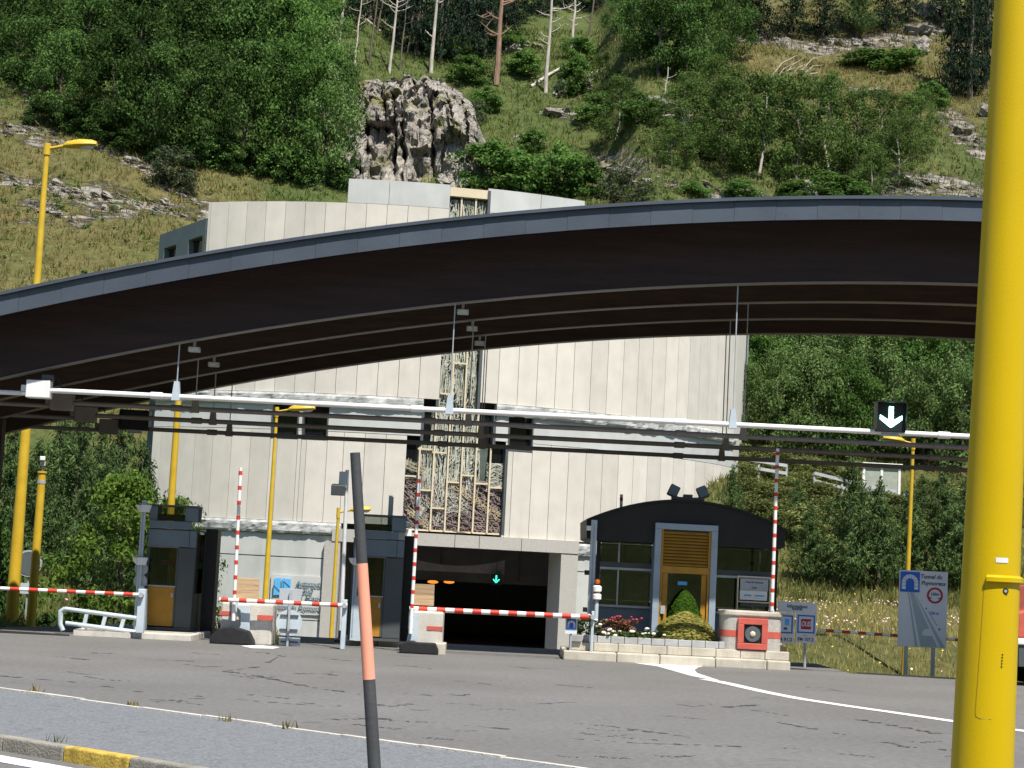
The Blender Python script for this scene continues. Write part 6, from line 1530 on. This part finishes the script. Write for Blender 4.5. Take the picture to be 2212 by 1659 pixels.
# forest below the canopy at the right
mid = [(1610,960,190,140),(1680,965,230,160),(1760,975,230,170),(1840,985,230,170),(1920,990,240,180),(2000,1000,240,180),(2080,1005,240,180),(1640,880,200,170),(1720,880,210,180),(1810,890,220,190),(1900,900,220,190),(1990,905,230,190),(2080,910,230,190),(1600,860,170,120),(1680,800,190,180),(1780,800,190,190),(1880,810,190,190),(1980,815,200,190),(2080,820,200,190),(2140,960,240,180)]
grove(mid, 'broadleaf_tree', 'green broadleaf tree in the forest above the upper road', 'forest above the upper road', CROWNF + CROWNB[:1], TRUNK)
low = [(1745,1262,180,120),(1835,1272,300,190),(1895,1276,250,140),(1960,1268,220,140),(2030,1275,280,170),(2085,1275,260,140)]
grove(low, 'pine_tree', 'dark green pine standing at the back of the flowering meadow', 'pines behind the meadow', PINE, POLE)
low2 = [(1720,1130,100,80),(1850,1115,90,80),(1990,1130,110,90),(1860,1170,120,100),(2060,1190,130,110)]
grove(low2, 'young_pine', 'young bushy pine on the bank below the guard rail', 'young pines on the bank', PINE, POLE)
low3 = [(1650,1110,80,110),(1700,1090,70,110),(1770,1110,80,120),(1800,1150,90,130),(1740,1170,90,120),(1660,1160,90,110),(1900,1110,60,100),(1945,1130,70,110),(2040,1120,80,110),(1930,1190,80,110),(1610,1060,70,80),(1650,1050,60,90),(1730,1060,50,90),(1840,1090,40,80),(1980,1095,40,80),(2080,1110,60,90),(1990,1180,90,110),(1590,1210,110,80),(1770,1215,70,90),(1605,1010,60,80),(1650,1015,60,90),(1690,1025,60,90),(1740,1035,55,90),(1790,1045,50,90),(1840,1055,45,70),(2000,1085,60,90),(2060,1095,60,90)]
grove(low3, 'olive_bush', 'sunlit olive green bush on the bank below the guard rail', 'olive bushes on the bank', BUSHO, STEM, 'shrub', cname='foliage')
grove([(1578,1150,150,90)], 'young_pine', 'young pine reaching in front of the facade corner', None, PINE[1:], POLE)
# left of the booths: dark pines, small maple
ll = [(60,1290,290,170),(150,1300,370,210),(240,1296,380,210),(325,1290,350,170),(5,1300,330,160),(110,1280,330,200),(200,1270,360,200),(290,1270,360,190),(370,1285,330,150),(345,1280,400,170)]
for i, (u, v, hp, wp) in enumerate(ll):
    y = 72 + (i % 3)*3.5; p = P(u, v, y); p.z = H(p.x, y)-.1; m = y/F
    plant('pine_tree', 'dark bushy pine behind the camera mast and small maple', 'tree', p, hp*m, wp*m, PINE[i % 4], POLE[0], 'pines behind the camera mast')
y = 59.5; p = P(250,1330,y); p.z = H(p.x, y)-.1
plant('maple_tree', 'light green maple beside the booth with the tube railing', 'tree', p, 400*y/F, 330*y/F, MAPLE[0], TRUNK[1], None, rz=.6)
y = 62; p = P(365,1330,y); p.z = H(p.x, y)-.1
plant('maple_tree', 'light green maple behind the yellow lamp and the booth roof', 'tree', p, 370*y/F, 230*y/F, MAPLE[0], TRUNK[2], None, rz=2.9)
for i, (u, v, hp, wp, y) in enumerate([(20,1335,150,110,61),(-20,1330,230,110,60),(165,1330,95,90,60.5),(105,1340,50,70,59)]):
    p = P(u, v, y); p.z = H(p.x, y)-.1
    plant('leafy_bush', 'leafy dark green bush on the lawn at the foot of the yellow lamp', 'shrub', p, hp*y/F, wp*y/F, BUSHW[i % 2], STEM[0], 'bushes at the yellow lamp', cname='foliage')
# ------------------------------------------------------------ bare dead trunks, birch and fallen logs
def dead_tree(u, v, vt, wpx, m, label, group, lean=0, branches=8, bl=.20, seed=0):
    p = hill_at(u, v); k = depth(p)/F; h = (v-vt)*k; r = wpx*k/2; rr = random.Random(seed+u)
    t = thing('dead_trunk', label, 'tree', p - Vector((0,0,.1)), group); mb = MB(); pts = []
    for i in range(7): pts.append(p + Vector((lean*k*i/6 + rr.uniform(-.06,.06), rr.uniform(-.06,.06), h*i/6 - .1)))
    mb.tube(pts, [r*(1-.10*i) for i in range(7)], 8); mb.build('trunk', m, t, smooth=True)
    for b in range(branches):
        j = rr.randint(2, 5); s = pts[j].lerp(pts[j+1], rr.random()); a = rr.choice((0, math.pi)) + rr.uniform(-.9, .9); L = h*bl*rr.uniform(.4, 1.1)
        e = s + Vector((math.cos(a)*L, math.sin(a)*L*.6, L*rr.uniform(.15, .9))); md = s.lerp(e, .5) + Vector((0,0,-L*.08))
        bm = MB(); bm.tube([s, md, e], [r*.38, r*.28, r*.08], 5)
        for _ in range(2):
            f_ = md.lerp(e, rr.random()*.6); bm.tube([f_, f_ + Vector((rr.uniform(-.4,.4)*L, rr.uniform(-.2,.2)*L, rr.uniform(.1,.4)*L))], [r*.16, r*.05], 4)
        bm.build('branch', m, t)
for i, (u, v, vt, w, m) in enumerate([(728,125,-60,8,'palebark'),(766,140,-40,5,'palebark'),(797,143,-30,5,'bark'),(840,157,-70,7,'palebark'),(863,153,-10,4,'bark'),(930,157,-80,9,'palebark'),(990,127,-90,9,'palebark'),(1011,110,-90,9,'palebark'),(1071,183,-90,14,'redbark'),(1178,200,-70,9,'palebark'),(1233,117,-30,8,'palebark'),(1268,117,-50,6,'bark'),(880,120,-50,5,'bark'),(905,110,-40,4,'palebark'),(955,115,-60,5,'bark'),(815,70,-60,5,'bark')]):
    dead_tree(u, v, vt, w, M[m], 'bare dead trunk with thin grey branches above the cliff' if m != 'redbark' else 'thick reddish bare pine trunk above the cliff', 'bare trunks above the cliff' if m != 'redbark' else None, lean=rnd.uniform(4, 14), branches=3 if m == 'bark' else 9, seed=i)
dead_tree(1433, 247, 140, 5, M['palebark'], 'slender white birch trunk under the round tree crown', None, lean=6, branches=3)
dead_tree(1866, 330, 285, 6, M['palebark'], 'short white broken stem inside the hazel thicket', None, lean=10, branches=2, bl=.4)
def log(a, b, wpx, label, twigs=0, group=None):
    p, q = hill_at(*a), hill_at(*b); k = depth(p)/F; r = wpx*k/2; p.z += r*.8; q.z += r*1.6
    t = thing('fallen_log', label, 'log', p, group); MB().tube([p, p.lerp(q,.5)+Vector((0,0,r*.5)), q], [r, r*.85, r*.5], 8).build('trunk', M['palebark'], t, smooth=True)
    rr = random.Random(a[0])
    for _ in range(twigs):
        s = p.lerp(q, rr.uniform(.1, .8)); L = (q-p).length*rr.uniform(.3, .7); e = s + (q-p).normalized()*L*.8 + Vector((0,-.2*L,L*rr.uniform(.1,.5)))
        MB().tube([s, s.lerp(e,.5)+Vector((0,0,.12*L)), e], [r*.4, r*.3, r*.1], 5).build('branch', M['palebark'], t)
log((1147,190),(1225,145),8,'thick pale fallen log lying slanted across the grass')
log((1195,205),(1217,178),5,'short pale fallen log lying on grey rocks', 2)
log((1200,207),(1292,170),5,'long thin fallen log beside grey rocks', 3)
log((1637,184),(1765,162),6,'fallen bleached tree with many twigs in the dry clearing', 9)
log((770,30),(822,72),6,'slanting fallen trunk between the dead trees')
# ------------------------------------------------------------ rocks
def rock_mesh(seed, sub=3):
    b = bmesh.new(); bmesh.ops.create_icosphere(b, subdivisions=sub, radius=.5)
    o = Vector((seed*3.7, seed*1.3, seed*2.1)); rr = random.Random(seed*17)
    pl_ = [(Vector((rr.gauss(0,1), rr.gauss(0,1), rr.gauss(0,.8))).normalized(), rr.uniform(.16,.40)) for _ in range(15)]
    for v in b.verts:
        for d, k in pl_:
            s = v.co.dot(d)
            if s > k: v.co -= d*(s-k)*.97
        lay = math.floor((v.co.z + .25*v.co.x)*9 + 3*noise.noise(v.co*2+o))
        n = v.co.normalized()
        v.co += n*(.06*((lay*37) % 5 - 2)/2 + .05*noise.noise(v.co*6+o) + .05*noise.noise(v.co*13+o))
    me = bpy.data.meshes.new('rock'); b.to_mesh(me); b.free(); me.materials.append(M['rock']); return me
ROCK = [rock_mesh(i+1) for i in range(7)]
def rock(u, v, wp, hp, i, label, group, sink=.3, dpt=1.0):
    p = hill_at(u, v); m = depth(p)/F; w, h = wp*m, hp*m
    o = bpy.data.objects.new('rock', ROCK[i % 7]); COL.objects.link(o)
    o.location = p + Vector((0, .1*w, h*(.5-sink))); o.scale = (w*1.15, w*dpt, h*1.4); o.rotation_euler = (rnd.uniform(-.3,.3), rnd.uniform(-.35,.35), rnd.random()*6.28)
    return tag(o, label, 'rock', group)
for i, (u, v, w, h) in enumerate([(1195,250,60,22),(1215,245,45,16),(1125,300,30,18),(1155,312,40,22),(1310,362,60,36),(1740,430,55,46),(1700,440,40,25),(1415,235,55,35),(1445,230,40,25),(1250,190,60,40),(1225,200,50,36),(1270,195,40,34),(1110,115,45,25),(1130,100,40,22),(1160,105,35,16)]):
    rock(u, v, w, h, i, 'grey boulder in the grass between the cliff and the hazel thicket', 'boulders between cliff and thicket')
for i, (u, v, w, h) in enumerate([(1885,208,90,34),(1850,95,36,20),(1980,75,90,30),(2010,40,80,60),(1990,112,44,40),(2060,120,60,40),(2080,290,60,30),(2110,150,60,50),(2130,250,50,34),(1635,88,40,18)]):
    rock(u, v, w, h, i+3, 'pale boulder around the dry clearing beside the tall conifers', 'boulders around the clearing')
rk2 = random.Random(21)
def rock_strip(L, step, wr, lab, grp):
    i = 0
    for (ua, va), (ub, vb) in zip(L, L[1:]):
        n = max(1, int(math.hypot(ub-ua, vb-va)/step))
        for k in range(n):
            t = (k+rk2.random())/n; u = ua+(ub-ua)*t+rk2.gauss(0,4); v = va+(vb-va)*t+rk2.gauss(0,7); w = rk2.uniform(*wr); i += 1
            o = rock(u, v, w, w*rk2.uniform(.22,.42), int(u)+i, lab, grp, sink=.55, dpt=rk2.uniform(.7,1.1))
            o.rotation_euler = (rk2.uniform(-.2,.2), rk2.uniform(.05,.5), rk2.uniform(-.5,.5))
for L in ROCKLINES[:7]: rock_strip(L, 13, (16,46), 'low fractured rock in the outcrops on the dry slope below the wood', 'rock outcrops on the dry slope')
for L in ROCKLINES[7:8]: rock_strip(L, 15, (18,52), 'low fractured rock in the outcrop above the canopy roof', 'rock outcrop above the canopy roof')
for L in ROCKLINES[8:11]: rock_strip(L, 15, (14,42), 'low fractured rock at the edge of the dry clearing', 'rocks at the edge of the clearing')
# the cliff: a broken rock face with vertical clefts
CLEFTS = [(812,826,225,355,7),(843,850,300,400,5),(858,866,330,400,5),(908,932,255,395,7),(780,786,300,380,4),(955,972,290,360,5),(885,892,240,300,4),(990,1006,300,380,4)]
def cliff():
    nu, nt = 116, 60; vs, fs = [], []
    U = [725 + 335*i/(nu-1) for i in range(nu)]
    for i, u in enumerate(U):
        s = i/(nu-1)*2-1
        vb = 404 + 6*nz(u, 1, 40); vt = 163 + 62*abs(s)**1.7 + 50*max(0, s-.2) + 16*nz(u, 5, 26) + 8*nz(u, 9, 9)
        b_ = hill_at(u, vb); tp = hill_at(u, vt)
        for j in range(nt):
            t = j/(nt-1); q = b_.lerp(tp, t**1.7); q.z = b_.z + (tp.z-b_.z)*(t**.60)
            hc = H(q.x, q.y); edge = min(1, (1-abs(s))*4)*min(1, (1-t)*3.5); q.z = hc + max(0, q.z-hc)*edge
            v = vb + (vt-vb)*t
            cell = noise.cell(Vector((q.x*.7 + .9*noise.noise(q*.3), q.z*.33 + .8*noise.noise(q*.35+Vector((4,4,4))), 1)))
            cell2 = noise.cell(Vector((q.x*1.6 + .8*noise.noise(q*.7), q.z*.9 + .8*noise.noise(q*.6+Vector((7,1,4))), 3)))
            d = (cell-.5)*1.3 + (cell2-.5)*.45 + 1.0*noise.noise(q*.35) + .40*noise.noise(q*1.0) + .20*noise.noise(q*2.4) + .07*noise.noise(q*5)
            for ua, ub, va, vb2, w in CLEFTS:
                if va-12 < v < vb2+12:
                    uc = ua + (ub-ua)*(v-va)/(vb2-va) + 3*noise.noise(Vector((v*.06, ua, 0)))
                    fall = min(1, (v-va+12)/24)*min(1, (vb2+12-v)/24); d -= 2.7*fall*max(0, 1-abs(u-uc)/w)
            q.y -= d*edge; q.x += .4*noise.noise(q*1.2+Vector((9,2,3)))*edge; q.z += .35*noise.noise(q*.9)*edge - (1-edge)*.5
            vs.append(q)
    for i in range(nu-1):
        for j in range(nt-1): a = i*nt+j; fs.append((a, a+nt, a+nt+1, a+1))
    mb = MB(); mb.add(vs, fs); return mb.build('rock_cliff', M['rock'])
tag(cliff(), 'steep grey rock cliff split by dark vertical clefts above the portal building', 'cliff')
for i, (u, v, w, h) in enumerate([(770,392,50,30),(830,402,60,28),(900,404,60,26),(960,400,50,30),(760,240,60,50),(800,200,70,36),(860,190,80,34),(905,205,60,34),(970,270,60,60),(1000,300,50,50),(1030,330,60,40),(745,330,40,60),(935,345,30,30)]):
    rock(u, v, w, h, i+2, 'grey rock lump on the cliff above the portal building', 'rock lumps on the cliff', sink=.35)
# ------------------------------------------------------------ grass and flowers
def blades(pts, hts, m, name, label, lean=.35, k=3, wid=.10):
    n = len(pts)*k; p = np.repeat(pts, k, axis=0) + rg.normal(size=(n,3))*[.16,.16,0]; h = np.repeat(hts, k)[:,None]*rg.uniform(.6,1.3,(n,1))
    a = rg.random(n)*6.283; d = np.stack([np.cos(a), np.sin(a), np.zeros(n)], 1)*h*wid; l = rg.normal(size=(n,3))*[lean,lean,0]*h
    v = np.stack([p-d, p+d, p+l+np.array([0,0,1])*h], axis=1).reshape(-1,3)
    me = mesh_quads(name, v, m, 3); o = bpy.data.objects.new(name, me); COL.objects.link(o); return tag(o, label, 'grass', kind='stuff')
def scatter(n, x0, x1, y0, y1, f=None):
    out = []
    while len(out) < n:
        x, y = rnd.uniform(x0, x1), rnd.uniform(y0, y1)
        if f is None or rnd.random() < f(x, y): out.append((x, y, H(x, y)-.03))
    return np.array(out)
pg = scatter(26000, -50, 52, 114, 205, lambda x, y: max(.05, .9-dry_at(x,y)*2.2)); blades(pg, np.full(len(pg), .5), M['grassgreen'], 'hill_grass', 'tufts of green grass over the mountain slope')
pd = scatter(24000, -50, 52, 112, 205, lambda x, y: .15 + dry_at(x, y)*2); blades(pd, np.full(len(pd), .45), M['drygrass'], 'dry_grass', 'tufts of dry straw coloured grass over the mountain slope')
mf = lambda x, y: 1.0
M['meadow'] = leafmat('olive_meadow_blade', (.24,.24,.07), (.48,.41,.18), .3, 0)
pm = scatter(24000, 8.5, 33, 59, 92, mf); blades(pm, np.full(len(pm), .20), M['meadow'], 'meadow_grass', 'olive meadow grass behind the tunnel sign', wid=.07)
pm = scatter(5000, 8.5, 33, 57, 92, mf); blades(pm, np.full(len(pm), .26), M['drygrass'], 'meadow_straw', 'dry stalks in the meadow behind the tunnel sign', wid=.05)
pb = scatter(7000, 9, 42, 84, 112); blades(pb, np.full(len(pb), .5), M['grass'], 'bank_grass', 'olive grass on the bank below the upper road')
pl_ = scatter(7000, -34, -14.5, 52, 74); blades(pl_, np.full(len(pl_), .30), M['grass'], 'lawn_grass', 'rough grass on the lawn behind the tube railing', wid=.07)
pl_ = scatter(2500, -34, -12.5, 45.8, 57); blades(pl_, np.full(len(pl_), .16), M['grassgreen'], 'lawn_edge_grass', 'short grass along the lawn edge by the painted shadow strip', wid=.07)
def blossoms(pts, size, m, name, label, hz):
    n = len(pts); p = pts + np.stack([np.zeros(n), np.zeros(n), rg.uniform(hz*.6, hz*1.2, n)], 1)
    nr = unit(np.array([0,-.5,.8]) + rg.normal(size=(n,3))*.5); me = mesh_quads(name, leaves(p, nr, size, .9), m); o = bpy.data.objects.new(name, me); COL.objects.link(o)
    return tag(o, label, 'flowers', kind='stuff')
patch = lambda x, y: max(0, nz(x, y, 5, 8.8)*2.2 - .1 + .5*sstep(66, 78, y))
blossoms(scatter(480, 9, 30, 58, 84, patch), .075, M['petalwhite'], 'white_flowers', 'white wild flowers scattered over the meadow', .36)
blossoms(scatter(900, 9, 30, 60, 84, patch), .08, M['petalpink'], 'pink_flowers', 'pale pink wild flowers scattered over the meadow', .36)
blossoms(scatter(260, 9, 32, 57, 86), .07, M['petalyellow'], 'yellow_flowers', 'yellow wild flowers scattered over the meadow', .36)
blossoms(scatter(160, -30, -15, 54, 66), .12, M['petalpink'], 'pink_flowers', 'pale pink wild flowers on the lawn behind the tube railing', .3)
blossoms(scatter(260, -14.5, -12.6, 46.5, 49), .10, M['petalyellow'], 'yellow_flowers', 'low yellow green flowers at the end of the tube railing', .2)
# planter plants
def local_plant(name, label, cat, c, h, w, verts, m, dy=None):
    me = mesh_quads('foliage', verts, m); t = thing(name, label, cat, c); o = bpy.data.objects.new('foliage', me); COL.objects.link(o); o.parent = t; o.scale = (w, dy or w, h)
    MB().tube([(c.x,c.y,c.z-.03),(c.x,c.y,c.z+h*.45)], [.03,.015], 6).build('stem', M['bark'], t); return t
def dome(n, leaf, pointy=1.0):
    z = rg.random(n)**.9; a = rg.random(n)*6.283; R = .5*(1-z**(1.6*pointy))**.62*rg.uniform(.78,1.05,n); p = np.stack([R*np.cos(a), R*np.sin(a), z], 1)
    return leaves(p, unit(np.stack([np.cos(a), np.sin(a), .3+z], 1) + rg.normal(size=(n,3))*.4), leaf, .4)
yc = YM-1.02; c = P(mu(1062), mv(1330), yc); c.z = .55
local_plant('cypress_shrub', 'clipped dark green conical shrub in front of the ochre door', 'shrub', c, P(mu(1062), mv(940), yc).z-.55, 1.10, dome(5200, .075, .85), M['leaf_thuja'], .6)
yc = yp+.90; c = P(mu(1068), mv(1380), yc); c.z = .55
local_plant('spirea_shrub', 'spreading yellow green and pinkish shrub in the planter', 'shrub', c, P(mu(1068), mv(1135), yc).z-.55, 1.55, np.concatenate([dome(3600, .095, 1.3), dome(1200, .10, 1.0)*[1.06,1.06,1.06]]), M['leaf_spirea'], .70)
def bedding(u0, u1, n, h, m, name, label, fm, fn, fs, yoff=.72):
    x0, x1 = P(mu(u0), mv(1330), yp+yoff).x, P(mu(u1), mv(1330), yp+yoff).x; cent = []
    for _ in range(n): cent.append((rg.uniform(x0, x1), yp+yoff+rg.uniform(-.16,.4), .56+rg.uniform(.03, h)))
    cent = np.array(cent); v = clump_cloud(cent, np.full(n, .11), 34, .07); cx = (x0+x1)/2
    t = thing(name, label, 'flowers', (cx, yp+yoff, .55)); me = mesh_quads('foliage', v-np.array([cx, yp+yoff, .55]), m); o = bpy.data.objects.new('foliage', me); COL.objects.link(o); o.parent = t
    for _ in range(fn):
        q = cent[rg.integers(n)] + rg.normal(size=3)*[.08,.06,.03] + [0,-.06,.08]
        MB().ball(q, fs*rnd.uniform(.7,1.2), 7, 4, (1,1,.6)).build('blossom', fm, t)
bedding(130, 330, 34, .48, M['leaf_bed'], 'white_rose_bed', 'leafy plant with white blossoms at the planter corner by the signal lamp', M['petalwhite'], 12, .055)
bedding(330, 660, 50, .44, leafmat('reddish_bed_leaf', (.10,.06,.03), (.22,.12,.06), .3, .05), 'red_flower_bed', 'reddish leaved bedding with dark red blossoms in the planter', M['petalred'], 26, .05, .98)
bedding(330, 860, 44, .14, M['leaf_bed'], 'white_flower_bed', 'low bedding with white and cream blossoms along the paving blocks', M['petalwhite'], 30, .055, .60)
# weeds at the barriers and along the island
def weed(u, v, y, hp, m, label, n=40):
    p = P(u, v, y); p.z = max(-.02, p.z); h = hp*y/F
    pts = np.repeat(np.array([[0,0,0]]), n, axis=0) + rg.normal(size=(n,3))*[.05,.05,0]; a = rg.random(n)*6.283; hh = h*rg.uniform(.4,1.1,(n,1)); d = np.stack([np.cos(a),np.sin(a),np.zeros(n)],1)*.018
    l = np.stack([np.cos(a+1),np.sin(a+1),np.zeros(n)],1)*hh*rg.uniform(.1,.5,(n,1)); vv = np.stack([pts-d, pts+d, pts+l+np.array([0,0,1])*hh], 1).reshape(-1,3)
    me = mesh_quads('weed', vv, m, 3); o = bpy.data.objects.new('weed', me); COL.objects.link(o); o.location = p; tag(o, label, 'weed', 'weeds on the plaza')
weed(592,1390,46.6,42,M['drygrass'],'tall dry weed growing beside the barrier block and round sign',70)
weed(602,1394,46.0,22,M['leaf_bed'],'small green weed under the round sign',40)
weed(474,1384,47.6,70,M['drygrass'],'straw coloured weed between the black slab and barrier block',60)
for u, v, hp in ((490,1558,22),(75,1496,20),(290,1524,14),(620,1574,22)):
    p = G(u, v, IZ); weed(u, v, p.y, hp, M['drygrass'], 'small dry weed in the far edge of the chippings island', 14)
p = G(118,1632,.0); weed(118,1632,p.y,45,M['grassgreen'],'green weed growing at the foot of the yellow kerb',30)

# ------------------------------------------------------------ low undergrowth on the slope
def undergrowth(n, per, size, m, name, label, f, rad=.5):
    pts = scatter(n, -46, 48, 114, 205, f); pts[:,2] += .15
    o = bpy.data.objects.new(name, mesh_quads(name, clump_cloud(pts, rg.uniform(.5,1.5,n)*rad, per, size, .7, .55), m)); COL.objects.link(o); tag(o, label, 'undergrowth', kind='stuff')
undergrowth(1500, 16, .26, M['leaf_bright'], 'green_undergrowth', 'low green undergrowth scattered over the mountain slope', lambda x, y: max(.03, nz(x,y,11,4.4)+.25-dry_at(x,y)*.5))
undergrowth(900, 14, .24, M['olive'], 'olive_undergrowth', 'low olive undergrowth scattered over the mountain slope', lambda x, y: max(.05, nz(x,y,8,2.4)+.2))
undergrowth(450, 16, .22, M['brownbush'], 'brown_undergrowth', 'dry brown brush scattered over the mountain slope', lambda x, y: max(.02, nz(x,y,13,7.1)+.05+dry_at(x,y)*.3))
# trees on the slope across the valley, mirrored in the booth windows
for i in range(34):
    x, y = -60 + (i*37 % 120), -62 - (i*23 % 60); z = H(x, y); h = 9 + (i*7 % 6)
    plant('valley_tree', 'tree on the opposite valley slope mirrored in the booth windows', 'tree', Vector((x, y, z-.2)), h, h*.7, CROWN[i % 5], TRUNK[i % 3], 'trees on the opposite slope')
